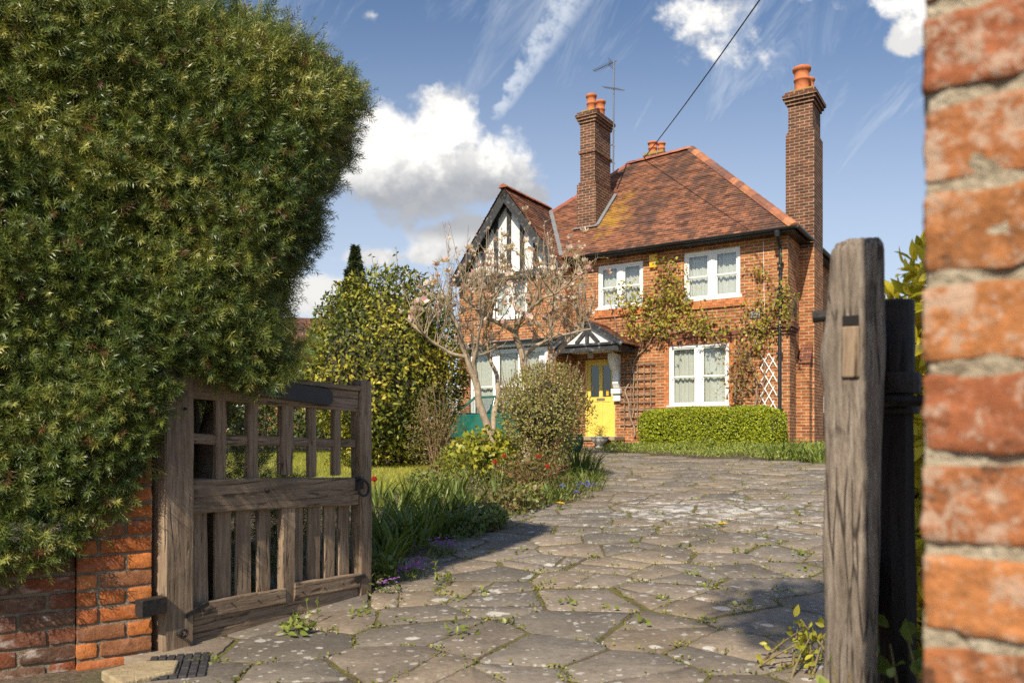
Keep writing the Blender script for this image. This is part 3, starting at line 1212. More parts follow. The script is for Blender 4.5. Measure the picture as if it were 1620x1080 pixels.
def window(name, r, w, lights=2, rec=0.05, arch=0.0, curtains=True):
    """a pair of sliding sashes in a white frame; panes and net curtains are sub-parts"""
    u0, u1, z0, z1 = r
    f = hmb()
    y0 = w + rec
    th = 0.07
    jw = 0.07
    mull = 0.15
    f.box((u0, y0 - 0.02, z0), (u0 + jw, y0 + th, z1))
    f.box((u1 - jw, y0 - 0.02, z0), (u1, y0 + th, z1))
    f.box((u0 + jw, y0 - 0.018, z1 - jw), (u1 - jw, y0 + th, z1 - 0.001))
    f.box((u0 - 0.05, w - 0.035, z0 - 0.055), (u1 + 0.05, y0 + th, z0 + 0.03))
    n = lights
    wd = (u1 - u0 - 2 * jw - mull * (n - 1)) / n
    panes = hmb()
    cur = hmb()
    for k in range(n):
        a = u0 + jw + k * (wd + mull)
        b = a + wd
        if k:
            f.box((a - mull, y0 - 0.016, z0 + 0.03), (a, y0 + th, z1 - jw))
            f.box((a - mull / 2 - 0.02, y0 - 0.03, z0 + 0.031), (a - mull / 2 + 0.02, y0 - 0.017, z1 - jw - 0.001))
        zb, zt_ = z0 + 0.03, z1 - jw
        zm = (zb + zt_) / 2
        s = 0.045
        for (c, d, yy) in ((zb, zm + 0.02, y0 + 0.03), (zm - 0.02, zt_, y0 + 0.005)):
            f.box((a, yy, c), (a + s, yy + 0.024, d))
            f.box((b - s, yy, c), (b, yy + 0.024, d))
            f.box((a + s, yy, d - s * 0.8), (b - s, yy + 0.024, d - 0.001))
            f.box((a + s, yy, c + 0.001), (b - s, yy + 0.024, c + s * (1.5 if c == zb else 0.8)))
            panes.add([(a + s, yy + 0.012, c + s * 0.5), (b - s, yy + 0.012, c + s * 0.5), (b - s, yy + 0.012, d - s * 0.5), (a + s, yy + 0.012, d - s * 0.5)], [(0, 1, 2, 3)])
            for hx in (a - 0.0, b - 0.03):        # little sash horns
                if c != zb:
                    f.box((hx + 0.002, yy, c - 0.05), (hx + 0.028, yy + 0.022, c))
        if curtains:
            m = 44
            ph = rng.uniform(0, 6)
            V, F = [], []
            for q in range(m + 1):
                x = a - 0.05 + (wd + 0.10) * q / m
                yy = y0 + 0.14 + 0.020 * math.sin(q * 0.75 + ph + 1.3 * math.sin(q * 0.21 + ph)) + 0.012 * math.sin(q * 1.9 + 1.7 * ph + math.sin(q * 0.4))
                V += [(x, yy + 0.012 * math.sin(q * 0.8), zb - 0.05), (x, yy, zt_ + 0.04)]
            for q in range(m):
                F.append((2 * q, 2 * q + 2, 2 * q + 3, 2 * q + 1))
            cur.add(V, F)
    fo = f.build(name, M_WHITE, house)
    panes.build('pane', M_GLASS, fo)
    if curtains:
        cur.build('net_curtain', M_CURTAIN, fo, smooth=True)
    return fo


window('window', win_ur, W0)
window('window', win_ul, W0)
window('window', win_lr, W0)
window('window', win_wing, W1, 2)

# white infill under the brick arch
wa = hmb()
pts = [(a0 + 0.0, W0 + 0.03, zt + 0.002)]
for k in range(13):
    f_ = -1 + 2 * k / 12
    pts.append((cu + f_ * (a1 - a0) / 2, W0 + 0.03, zt + 0.003 + 0.066 * (1 - f_ * f_)))
wa.prism(pts[1:], (0, -0.025, 0))
wa.build('arched_head_board', M_WHITE, house)

# box bay with a lead roof on the wing
BW = 18.12
bay = rect(744, 556, 866, 660, BW)
bay = (bay[0], bay[1], 1.42, bay[3])
bw_ = hmb()
bw_.box((bay[0] - 0.30, BW - 0.02, HZ - 0.3), (bay[0] - 0.02, W1, bay[3] + 0.05))
bw_.box((bay[1] + 0.02, BW - 0.02, HZ - 0.3), (bay[1] + 0.25, W1, bay[3] + 0.05))
bw_.box((bay[0] - 0.019, BW, HZ - 0.3), (bay[1] + 0.019, W1, bay[2] - 0.06))
bw_.build('bay_wall', M_BRICK, house)
window('bay_window', bay, BW, 3)
br = hmb()
br.box((bay[0] - 0.42, BW - 0.16, bay[3] + 0.052), (bay[1] + 0.36, W1, bay[3] + 0.16), 0)
br.build('bay_fascia', M_WHITE, house)
br = hmb()
br.prism([(bay[0] - 0.45, BW - 0.20, bay[3] + 0.162), (bay[0] - 0.45, W1 + 0.002, bay[3] + 0.162), (bay[0] - 0.45, W1 + 0.002, bay[3] + 0.30), (bay[0] - 0.45, BW - 0.20, bay[3] + 0.20)], (bay[1] - bay[0] + 0.84, 0, 0))
br.build('bay_roof', M_LEAD, house)
br = hmb()
br.tube([(bay[0] - 0.46, BW - 0.235, bay[3] + 0.15), (bay[1] + 0.40, BW - 0.235, bay[3] + 0.15)], 0.045, 8)
br.build('bay_gutter', M_BLACK, house)

# ---- roofs: real stepped courses of tiles
def tiled(mb, bl, brr, tr, tl, course=0.1):
    bl, brr, tr, tl = [np.array(p, float) for p in (bl, brr, tr, tl)]
    nrm = unit(np.cross(brr - bl, tl - bl))
    ulen = np.linalg.norm((tl + tr) / 2 - (bl + brr) / 2)
    e = unit(brr - bl)
    n = max(2, int(round(ulen / course)))
    for k in range(n):
        a, b = k / n, min(1.0, (k + 1.35) / n)
        pa0, pa1 = bl + (tl - bl) * a, brr + (tr - brr) * a
        pb0, pb1 = bl + (tl - bl) * b, brr + (tr - brr) * b
        L = np.linalg.norm(pa1 - pa0)
        seg = max(1, int(L / 0.5))
        V, F, U = [], [], []
        lift = []
        for s in range(seg + 1):
            f = s / seg
            lw = pa0 + (pa1 - pa0) * f + nrm * (0.026 + 0.006 * math.sin(s * 2.1 + k * 1.7) + 0.004 * math.sin(k * 5.1 + s))
            hi = pb0 + (pb1 - pb0) * f + nrm * 0.006
            V += [lw - nrm * 0.03, lw, hi]
        for s in range(seg):
            i = 3 * s
            F += [(i, i + 3, i + 4, i + 1), (i + 1, i + 4, i + 5, i + 2)]
            x0, x1 = np.dot(V[i + 1] - bl, e), np.dot(V[i + 4] - bl, e)
            sh = (k % 2) * 0.0825
            v0 = k * 0.1
            U += [[(x0, v0 + 0.012), (x1, v0 + 0.012), (x1, v0 + 0.016), (x0, v0 + 0.016)],
                  [(x0, v0 + 0.012), (x1, v0 + 0.012), (np.dot(V[i + 5] - bl, e), v0 + 0.092), (np.dot(V[i + 2] - bl, e), v0 + 0.092)]]
        mb.add(V, F, 0, (1, 1, 1), U)


OV = 0.36
EUR, EUL, EW = UR + 0.25, -13.86, W0 - OV        # eaves line
KH = 3.79
ZR = ZE + 0.06 + KH * 0.97
EZ = ZE + 0.06
EB = EW + 2 * KH
rl, rr = EUL + KH, EUR - KH                      # ridge ends
rf = hmb()
tiled(rf, (EUL, EW, EZ), (EUR, EW, EZ), (rr, EW + KH, ZR), (rl, EW + KH, ZR - 0.10))
tiled(rf, (EUR, EW, EZ), (EUR, EB, EZ), (rr, EW + KH + 0.001, ZR), (rr, EW + KH, ZR))
tiled(rf, (EUR, EB, EZ), (EUL, EB, EZ), (rl, EW + KH, ZR - 0.10), (rr, EW + KH, ZR))
tiled(rf, (EUL, EB, EZ), (EUL, EW, EZ), (rl, EW + KH, ZR - 0.10), (rl, EW + KH + 0.001, ZR - 0.10))
roof = rf.build('roof', M_ROOF, house)

# wing roof
GW = W1 - 0.37
ga = (gab_u, GW, 7.86)
hwid = 1.80
zle = 5.50
wr_ = hmb()
wend = 21.6
tiled(wr_, (gab_u + hwid, GW, zle), (gab_u + hwid, wend, zle), (gab_u, wend, 7.86), (gab_u, GW, 7.86))
tiled(wr_, (gab_u - hwid, wend, zle), (gab_u - hwid, GW, zle), (gab_u, GW, 7.86), (gab_u, wend, 7.86))
wr_.build('wing_roof', M_ROOF, house)


def ridge_line(mb, p, q, size=0.14, seg=0.32, cols=None, drop=0.05):
    p, q = np.array(p, float), np.array(q, float)
    L = np.linalg.norm(q - p)
    n = max(1, int(L / seg))
    d = (q - p) / L
    s = unit(np.cross(d, (0, 0, 1)))
    up = np.cross(s, d)
    for k in range(n):
        a, b = p + d * (L * k / n), p + d * (L * (k + 1) / n - 0.006)
        V = []
        for c, g in ((a, 1.05), (b, 0.97)):
            for ang in np.linspace(-1, 1, 6):
                V.append(c + s * size * g * math.sin(ang * 1.25) + up * (size * g * math.cos(ang * 1.25) - drop - size * 0.35))
        F = [(i, i + 1, i + 7, i + 6) for i in range(5)] + [(0, 1, 2, 3, 4, 5)[::-1], (6, 7, 8, 9, 10, 11)]
        c = cols[rng.integers(0, len(cols))] if cols else (0.4, 0.13, 0.06)
        mb.add(V, F, 0, tuple(np.array(c) * rng.uniform(0.85, 1.15)))


RC = [(0.31, 0.10, 0.055), (0.28, 0.088, 0.052), (0.35, 0.12, 0.06)]
HC = [(0.38, 0.15, 0.07), (0.44, 0.18, 0.08), (0.17, 0.08, 0.055), (0.34, 0.13, 0.065), (0.22, 0.09, 0.055)]
rd = hmb()
ridge_line(rd, (rl, EW + KH, ZR - 0.08), (rr, EW + KH, ZR + 0.02), 0.15, 0.32, RC)
ridge_line(rd, (rr, EW + KH, ZR), (EUR, EW, EZ + 0.03), 0.16, 0.34, HC)
ridge_line(rd, (rr, EW + KH, ZR), (EUR, EB, EZ + 0.03), 0.16, 0.34, HC)
ridge_line(rd, (rl, EW + KH, ZR - 0.1), (EUL, EW, EZ + 0.03), 0.15, 0.34, RC)
ridge_line(rd, (rl, EW + KH, ZR - 0.1), (EUL, EB, EZ + 0.03), 0.15, 0.34, RC)
ridge_line(rd, (gab_u, GW - 0.03, 7.90), (gab_u, 20.72, 7.90), 0.14, 0.32, RC)
rd.build('ridge_tiles', M_RIDGE, house, attr=True)

vl = hmb()                                       # lead valley between the two roofs
vz = lambda w: EZ + 0.97 * (w - EW)
def valley_pt(z):
    du = (7.86 - z) / ((7.86 - zle) / hwid)
    return np.array((gab_u + du, EW + (z - EZ) / 0.97, z + 0.05))
vl.bar(valley_pt(7.8), valley_pt(5.82), 0.16, 0.03)
vl.build('valley_gutter', M_LEAD, house)

# eaves: soffit, gutter, downpipe
ev = hmb()
ev.box((UJ + 0.05, EW + 0.03, ZE - 0.03), (EUR - 0.03, W0 + 0.05, ZE + 0.02))
ev.box((UR - 0.02, W0 + 0.05, ZE - 0.029), (EUR - 0.03, DW + 0.2, ZE + 0.02))
ev.build('soffit', M_BLACK, house)
gt = hmb()
def gutter(mb, p, q, r=0.062):
    p, q = np.array(p, float), np.array(q, float)
    d = unit(q - p)
    s = unit(np.cross(d, (0, 0, 1)))
    V, F = [], []
    for c in (p, q):
        for k in range(9):
            a = math.pi * k / 8
            V.append(c + s * r * math.cos(a) + np.array((0, 0, -r * math.sin(a))))
        for k in range(9):
            a = math.pi * (8 - k) / 8
            V.append(c + s * r * 0.86 * math.cos(a) + np.array((0, 0, -r * 0.86 * math.sin(a))))
    n = 18
    F = [(i, (i + 1) % n, n + (i + 1) % n, n + i) for i in range(n)] + [tuple(range(n))[::-1], tuple(range(n, 2 * n))]
    mb.add(V, F)
gutter(gt, (-10.05, EW - 0.03, EZ - 0.0), (EUR + 0.05, EW - 0.03, EZ + 0.0))
gutter(gt, (EUR + 0.05, EW - 0.08, EZ), (EUR + 0.05, 20.08, EZ))
gutter(gt, (EUR + 0.05, 21.12, EZ), (EUR + 0.05, EB, EZ))
gt.build('gutter', M_BLACK, house)
up_ = P(1235, 500, W0 - 0.06)[0]
dp = hmb()
dp.tube([(up_, EW - 0.03, EZ - 0.05), (up_, EW - 0.03, EZ - 0.14), (up_, W0 - 0.09, EZ - 0.42), (up_, W0 - 0.09, 3.7), (up_, W0 - 0.15, 3.55), (up_, W0 - 0.15, HZ + 0.1)], 0.04, 10)
dp.lathe((up_, EW - 0.03, EZ - 0.2), [(0.0, 0), (0.055, 0), (0.07, 0.1), (0.07, 0.14), (0.0, 0.14)], 10)
for z in (1.6, 2.9, 4.2, 5.0):
    y = W0 - (0.15 if z < 3.6 else 0.09)
    dp.box((up_ - 0.07, y - 0.05, z), (up_ + 0.07, y + 0.05, z + 0.05))
dp.build('downpipe', M_BLACK, house)
cbl = hmb()
uc = P(1208, 500, W0)[0]
cbl.tube([(uc, W0 - 0.012, ZE - 0.1), (uc + 0.01, W0 - 0.012, 4.6), (uc + 0.03, W0 - 0.012, 3.9)], 0.006, 5)
cbl.build('wall_cable', M_WHITE, house)

# ---- gable: roughcast panels with black timbers and barge boards
sl_g = (7.86 - zle) / hwid
zb_ = 5.46
gp = hmb()
hb = (7.86 - 0.16 - zb_) / sl_g
GF = W1 - 0.05
gp.prism([(gab_u - hb, GF, zb_), (gab_u + hb, GF, zb_), (gab_u, GF, 7.70)], (0, 0.12, 0))
gp.build('gable_panel', M_RENDER, house)
tb = hmb()
for k in range(-3, 4):
    x = gab_u + k * 0.43
    zt_ = 7.70 - abs(k * 0.43) * sl_g - 0.05
    if zt_ > zb_ + 0.15:
        tb.box((x - 0.065, GF - 0.045, zb_ + 0.10), (x + 0.065, GF + 0.01, zt_))
tb.box((gab_u - hb - 0.05, GF - 0.07, zb_ - 0.10), (gab_u + hb + 0.05, GF + 0.02, zb_ + 0.098))
for s in (-1, 1):                                # principal rafters on the face
    p_ = (gab_u + s * (hb + 0.02), GF - 0.032, zb_ + 0.02)
    q_ = (gab_u + s * 0.03, GF - 0.032, 7.66)
    tb.bar(p_, q_, 0.06, 0.17, up=(0, 0, 1))
tb.build('gable_timbers', M_TIMBER, house)
bg_ = hmb()
for s in (-1, 1):
    top = np.array((gab_u, GW + 0.03, 7.79))
    bot = np.array((gab_u + s * (hwid + 0.02), GW + 0.03, zle - 0.06))
    d = unit(bot - top)
    n = np.array((d[2] * s, 0, -d[0] * s)) * 1.0
    n = n if n[2] > 0 else -n
    poly = [top + n * 0.02, bot + n * 0.02, bot - n * 0.20, top - n * 0.20 - np.array((0, 0, 0.02))]
    bg_.prism(poly, (0, 0.035, 0))
    bg_.prism([bot + n * 0.0, bot - n * 0.26, bot - n * 0.26 - d * 0.30, bot - n * 0.2 - d * 0.42], (0, 0.09, 0))
bg_.build('barge_boards', M_TIMBER, house)
sf = hmb()
for s in (-1, 1):
    top = np.array((gab_u + s * 0.02, GW + 0.068, 7.74))
    bot = np.array((gab_u + s * (hwid - 0.02), GW + 0.068, zle - 0.03))
    sf.prism([top, bot, bot + np.array((0, W1 - GW - 0.14, 0)), top + np.array((0, W1 - GW - 0.14, 0))], (0, 0, -0.03))
sf.build('verge_soffit', M_TIMBER, house)


# ---- chimneys
def pot(c, r, h, parent, name='chimney_pot'):
    m = hmb()
    m.lathe(c, [(r * 0.98, -0.05), (r * 0.98, 0.03), (r * 0.88, 0.06), (r * 0.86, h * 0.45), (r * 0.98, h * 0.47), (r * 0.98, h * 0.54), (r * 0.86, h * 0.56),
                (r * 0.9, h * 0.84), (r * 1.1, h * 0.87), (r * 1.12, h * 0.96), (r * 1.05, h), (r * 0.82, h), (r * 0.8, h * 0.5)], 18)
    return m.build(name, M_POT, parent, smooth=True)


def stack(name, u0, u1, w0, w1, tiers, pots, mat=M_BRICK_SOOT):
    """tiers: (z0, z1, grow)"""
    m = hmb()
    for (z0, z1, g) in tiers:
        m.box((u0 - g, w0 - g, z0), (u1 + g, w1 + g, z1))
    o = m.build(name, mat, house)
    for (pu, pw, pz, r, h) in pots:
        pot((pu, pw, pz), r, h, o)
    hz = tiers[-1][1]
    f = hmb()                                    # mortar flaunching around the pots
    f.prism([(u0 + 0.02, w0 + 0.02, hz), (u1 - 0.02, w0 + 0.02, hz), (u1 - 0.02, w1 - 0.02, hz), (u0 + 0.02, w1 - 0.02, hz)], (0, 0, 0.07))
    f.build('flaunching', var_mat('lichened_mortar', [(0.2, 0.17, 0.1), (0.36, 0.26, 0.05), (0.25, 0.2, 0.13)], 0.95, 7), o)
    return o


cl0, cl1 = P(918, 300, 19.72)[0], P(941, 300, 19.72)[0]
cw0, cw1 = 19.72, 20.72
zt_ = P(925, 178, 19.72)[1]
zs_ = P(925, 292, 19.72)[1]
stack('left_chimney_stack', cl0, cl1, cw0, cw1,
      [(6.0, zs_, 0.07), (zs_, zs_ + 0.06, 0.035), (zs_ + 0.06, zt_ - 1.15, 0.0), (zt_ - 1.15, zt_ - 1.08, 0.04), (zt_ - 1.08, zt_ - 0.30, 0.0),
       (zt_ - 0.30, zt_ - 0.22, 0.035), (zt_ - 0.22, zt_ - 0.14, 0.075), (zt_ - 0.14, zt_ - 0.06, 0.11), (zt_ - 0.06, zt_, 0.07)],
      [((cl0 + cl1) / 2 - 0.0, cw0 + 0.24, zt_ + 0.05, 0.14, 0.50), ((cl0 + cl1) / 2 + 0.03, cw1 - 0.25, zt_ + 0.05, 0.14, 0.50)])
rc0, rc1 = P(1243, 300, 20.1)[0], -4.15
rw0, rw1 = 20.10, 21.10
zt2 = P(1262, 146, 20.1)[1]
zm2 = P(1255, 211, 20.1)[1]
rst = stack('right_chimney_stack', rc0 + 0.05, rc1 - 0.05, rw0 + 0.05, rw1 - 0.05,
            [(2.0, zm2, 0.05), (zm2, zm2 + 0.05, 0.025), (zm2 + 0.05, zt2 - 0.28, 0.0), (zt2 - 0.28, zt2 - 0.2, 0.035), (zt2 - 0.2, zt2 - 0.12, 0.08),
             (zt2 - 0.12, zt2 - 0.04, 0.12), (zt2 - 0.04, zt2 + 0.03, 0.08)],
            [((rc0 + rc1) / 2 - 0.02, rw0 + 0.30, zt2 + 0.08, 0.20, 0.62), ((rc0 + rc1) / 2 + 0.06, rw1 - 0.26, zt2 + 0.08, 0.13, 0.50)])
# red, cleaner chimney breast below the eaves, with a tumbled-in shoulder
cbk = hmb()
cbk.box((UR - 0.1, rw0 - 0.004, HZ - 0.3), (rc1 + 0.004, rw1 + 0.004, 5.55))
zsh = P(1270, 575, 19.85)[1]
cbk.box((UR - 0.1, rw0 - 0.30, HZ - 0.3), (rc1 - 0.05, rw0 - 0.005, zsh - 0.0))
cbk.build('chimney_breast', M_BRICK, house)
csl = hmb()
csl.prism([(UR + 0.052, rw0 - 0.34, zsh), (UR + 0.052, rw0 - 0.008, zsh), (UR + 0.052, rw0 - 0.008, zsh + 0.5), (UR + 0.052, rw0 - 0.31, zsh + 0.03)], (rc1 - 0.03 - UR - 0.052, 0, 0))
csl.build('sloping_shoulder', M_BRICK_DARK, house)
# small rear stack behind the ridge
u_r, w_r = P(1037, 240, 23.6)[0], 23.6
zr_ = P(1037, 246, 23.6)[1]
stack('rear_chimney_stack', u_r - 0.35, u_r + 0.35, w_r - 0.2, w_r + 0.3, [(8.0, zr_, 0.0)],
      [(u_r - 0.09, w_r, zr_ + 0.03, 0.15, 0.40), (u_r + 0.16, w_r + 0.10, zr_ + 0.03, 0.12, 0.36)])
fl = hmb()                                       # lead flashing beside the left stack
fl.bar((cl1 + 0.10, cw0 - 0.10, vz(cw0 - 0.10) + 0.05), (cl1 + 0.10, cw1 + 0.1, vz(cw1 + 0.1) + 0.05), 0.14, 0.03)
fl.bar((cl0 - 0.15, cw0 - 0.13, vz(cw0 - 0.13) + 0.05), (cl1 + 0.15, cw0 - 0.13, vz(cw0 - 0.13) + 0.05), 0.12, 0.03)
fl.build('flashing', M_LEAD, house)

# ---- door, hood, step
du0, du1, dz0, dz1 = door_h
dr = hmb()
yd = W0 + 0.06
st_ = 0.09
dr.box((du0 + 0.045, yd, dz0), (du1 - 0.045, yd + 0.03, dz0 + 0.92))
pm = dz0 + 0.92
dr.box((du0 + 0.045, yd - 0.012, pm), (du1 - 0.045, yd + 0.04, pm + 0.13))
dr.box((du0 + 0.045, yd - 0.010, dz1 - 0.15), (du1 - 0.045, yd + 0.04, dz1 - 0.045))
dr.box((du0 + 0.045, yd - 0.012, dz0), (du0 + 0.045 + st_, yd - 0.001, pm))
dr.box((du1 - 0.045 - st_, yd - 0.012, dz0), (du1 - 0.045, yd - 0.001, pm))
dmid = (du0 + du1) / 2
dr.box((dmid - 0.05, yd - 0.012, dz0), (dmid + 0.05, yd - 0.001, pm))
for x0, x1 in ((du0 + 0.045, du0 + 0.045 + st_), (dmid - 0.05, dmid + 0.05), (du1 - 0.045 - st_, du1 - 0.045)):
    dr.box((x0, yd - 0.010, pm + 0.131), (x1, yd + 0.04, dz1 - 0.151))
dr.box((du0 + 0.135, yd - 0.012, dz0), (du1 - 0.135, yd - 0.002, dz0 + 0.17))
# raised inner fields of the two lower panels
for x0, x1 in ((du0 + 0.17, dmid - 0.085), (dmid + 0.085, du1 - 0.17)):
    dr.box((x0, yd - 0.008, dz0 + 0.22), (x1, yd + 0.002, pm - 0.06))
for x0, x1 in ((du0 - 0.0, du0 + 0.044), (du1 - 0.044, du1)):
    dr.box((x0, yd - 0.05, dz0), (x1, yd + 0.05, dz1))
dr.box((du0 + 0.044, yd - 0.05, dz1 - 0.044), (du1 - 0.044, yd + 0.05, dz1))
door = dr.build('front_door', M_YELLOW, house)
gp_ = hmb()
gp_.add([(du0 + 0.1, yd + 0.015, pm + 0.1), (du1 - 0.1, yd + 0.015, pm + 0.1), (du1 - 0.1, yd + 0.015, dz1 - 0.1), (du0 + 0.1, yd + 0.015, dz1 - 0.1)], [(0, 1, 2, 3)])
gp_.build('pane', M_GLASS, door)
gp_ = hmb()
gp_.box((du0, yd + 0.5, dz0), (du1, yd + 0.52, dz1))
gp_.build('hallway_shade_panel', M_DARK, house)  # near-black panel; the dimness of the hall is put in its colour
lb = hmb()
lb.box((dmid - 0.12, yd - 0.022, pm + 0.03), (dmid + 0.12, yd - 0.012, pm + 0.10))
lb.build('letter_box', M_BRASS, door)
nt_ = hmb()
nt_.box((dmid + 0.15, yd + 0.005, pm + 0.16), (dmid + 0.22, yd + 0.010, pm + 0.32))
nt_.build('yellow_notice', M_YELLOW_BOX, door)
sp_ = hmb()
sp_.box((du0 - 0.30, 18.35, HZ - 0.2), (du1 + 0.25, W0 + 0.1, HZ + 0.20), 1)
sp_.box((du0 - 0.34, 18.31, HZ + 0.202), (du1 + 0.29, W0 + 0.12, HZ + 0.29), 0)
sp_.build('door_step', [M_STONE_STEP, M_BRICK], house)

HWF = 17.95                                      # front of the door hood
hu0, zh = P(882, 558, HWF)
hu1, zh2 = P(978, 560, HWF)
hood = hmb()
hood.box((hu0, HWF, zh - 0.02), (hu1, HWF + 0.07, zh + 0.13))
hood.box((hu0 - 0.04, HWF - 0.05, zh + 0.132), (hu1 + 0.04, HWF + 0.05, zh + 0.19))
hood.box((hu1 - 0.07, HWF + 0.071, zh - 0.02), (hu1, W0, zh + 0.13))
hood.box((hu0, HWF + 0.071, zh - 0.02), (hu0 + 0.07, W1, zh + 0.13))
hm = (hu0 + hu1) / 2
hrise = 0.52
hdo = hood.build('porch_hood', M_TIMBER, house)
hs = hmb()
hs.box((hu0 + 0.072, HWF + 0.072, zh + 0.04), (hu1 - 0.072, W0 - 0.003, zh + 0.09))
hs.build('soffit_panel', M_WHITE, hdo)
hg = hmb()
hg.prism([(hu0 + 0.05, HWF + 0.02, zh + 0.19), (hu1 - 0.05, HWF + 0.02, zh + 0.19), (hm, HWF + 0.02, zh + 0.19 + hrise - 0.04)], (0, 0.05, 0))
hg.build('gable_panel', M_RENDER, hdo)
ht = hmb()
for x, sgn in ((hm - 0.32, 1), (hm + 0.32, -1)):
    ht.bar((x, HWF - 0.0, zh + 0.20), (hm + sgn * -0.04, HWF - 0.0, zh + 0.5), 0.05, 0.09)
ht.box((hm - 0.05, HWF - 0.022, zh + 0.2), (hm + 0.05, HWF + 0.018, zh + 0.6))
for s in (-1, 1):
    ht.bar((hm + s * (hu1 - hm + 0.14), HWF - 0.06, zh + 0.13), (hm, HWF - 0.06, zh + 0.19 + hrise + 0.03), 0.04, 0.13)
ht.build('gable_timbers', M_TIMBER, hdo)
hr = hmb()
tiled(hr, (hu1 + 0.16, HWF - 0.09, zh + 0.13), (hu1 + 0.16, W0 - 0.005, zh + 0.13), (hm, W0 - 0.005, zh + 0.24 + hrise), (hm, HWF - 0.09, zh + 0.24 + hrise))
tiled(hr, (hu0 - 0.16, W0 - 0.005, zh + 0.13), (hu0 - 0.16, HWF - 0.09, zh + 0.13), (hm, HWF - 0.09, zh + 0.24 + hrise), (hm, W0 - 0.005, zh + 0.24 + hrise))
hr.build('hood_tiles', M_ROOF, hdo)
hx = hmb()
ridge_line(hx, (hm, HWF - 0.1, zh + 0.27 + hrise), (hm, W0 - 0.01, zh + 0.27 + hrise), 0.11, 0.3, RC)
hx.build('hood_ridge', M_RIDGE, hdo, attr=True)
bk = hmb()                                       # carved white console bracket right of the door
ub = P(979, 600, W0)[0]
prof = [(W0, zh - 0.02), (W0 - 0.44, zh - 0.02), (W0 - 0.46, zh - 0.14), (W0 - 0.40, zh - 0.26), (W0 - 0.33, zh - 0.38), (W0 - 0.20, zh - 0.46), (W0 - 0.15, zh - 0.62), (W0 - 0.19, zh - 0.78), (W0 - 0.12, zh - 0.9), (W0, zh - 0.92)]
bk.prism([(ub - 0.11, y, z) for y, z in prof], (0.17, 0, 0))
bk.box((ub - 0.16, W0 - 0.16, zh - 1.06), (ub + 0.11, W0 - 0.001, zh - 0.925))
bk.box((ub - 0.13, W0 - 0.10, zh - 1.25), (ub + 0.08, W0 - 0.001, zh - 1.062))
bk.build('console_bracket', M_WHITE, hdo, bevel=0.012)
bk = hmb()
ub2 = UJ + 0.02
bk.prism([(ub2 - 0.6, y - 0.38, z) for y, z in prof], (0.17, 0, 0))
bk.build('console_bracket', M_WHITE, hdo, bevel=0.012)
lt = hmb()
ul = P(934, 575, HWF + 0.6)[0]
lt.lathe((ul, HWF + 0.6, zh - 0.13), [(0.0, 0.0), (0.07, 0.01), (0.085, 0.1), (0.05, 0.15), (0.02, 0.19), (0.0, 0.19)], 14)
lt.build('porch_lamp', M_CONCRETE, hdo, smooth=True)

# ---- small things fixed to the walls
al_ = hmb()
au, az = P(1035, 414, W0)
al_.prism([(au - 0.10, W0, az - 0.16), (au + 0.10, W0, az - 0.16), (au + 0.11, W0, az + 0.17), (au - 0.11, W0, az + 0.17)], (0, -0.09, 0))
al_.build('alarm_box', M_YELLOW_BOX, house, bevel=0.012)
vb = hmb()
vu, vz_ = P(1195, 498, W0)
vb.box((vu - 0.11, W0 - 0.03, vz_ - 0.08), (vu + 0.11, W0 + 0.0, vz_ + 0.08))
for k in range(4):
    vb.box((vu - 0.10, W0 - 0.045, vz_ - 0.065 + k * 0.036), (vu + 0.10, W0 - 0.031, vz_ - 0.045 + k * 0.036))
vb.build('vent_grille', M_CONCRETE, house)
xb = hmb()
xu, xz = P(1256, 513, W0 + 0.5)
for s in (-1, 1):
    xb.box((UR, W0 + 0.62 + s * 0.05 - 0.02, 3.95 - 0.03), (UR + 0.04, W0 + 0.62 + s * 0.05 + 0.02, 4.4))
xb.box((UR, W0 + 0.5, 4.02), (UR + 0.03, W0 + 0.74, 4.07))
xb.build('iron_wall_tie', M_IRON, house)
# side windows behind the chimney and the small meter boxes
def side_window(w0, w1, z0, z1, name):
    m = hmb()
    m.box((UR + 0.002, w0, z0), (UR + 0.03, w1, z1))
    o = m.build(name, M_WHITE, house)
    m = hmb()
    mid = (z0 + z1) / 2
    for a, b in ((z0 + 0.06, mid - 0.03), (mid + 0.03, z1 - 0.06)):
        m.box((UR + 0.028, w0 + 0.06, a), (UR + 0.034, w1 - 0.06, b))
    m.build('pane', simple_mat('dim_glass', (0.05, 0.055, 0.06), 0.08), o)
    m = hmb()
    m.box((UR + 0.002, w0 - 0.08, z0 - 0.16), (UR + 0.09, w1 + 0.08, z0 - 0.005))
    m.build('sill', M_BRICK_DARK, o)
side_window(21.75, 22.75, P(1305, 488, 22)[1], P(1305, 428, 22)[1], 'side_window')
side_window(21.75, 22.75, P(1305, 650, 22)[1] - 0.1, P(1305, 585, 22)[1], 'side_window')
ss = hmb()
zz = P(1305, 535, 21.6)[1]
ss.box((UR + 0.001, 21.12, zz - 0.1), (UR + 0.05, DW, zz + 0.1))
ss.build('side_string_course', M_BRICK_DARK, house)
mx_ = hmb()
mx_.box((UR + 0.001, 22.95, 1.65), (UR + 0.12, 23.15, 2.1))
mx_.build('white_meter_box', M_WHITE, house, bevel=0.01)
sp2 = hmb()
sp2.tube([(UR + 0.06, 21.55, HZ + 0.3), (UR + 0.06, 21.55, 3.3)], 0.025, 8)
sp2.build('grey_waste_pipe', M_GALV, house)

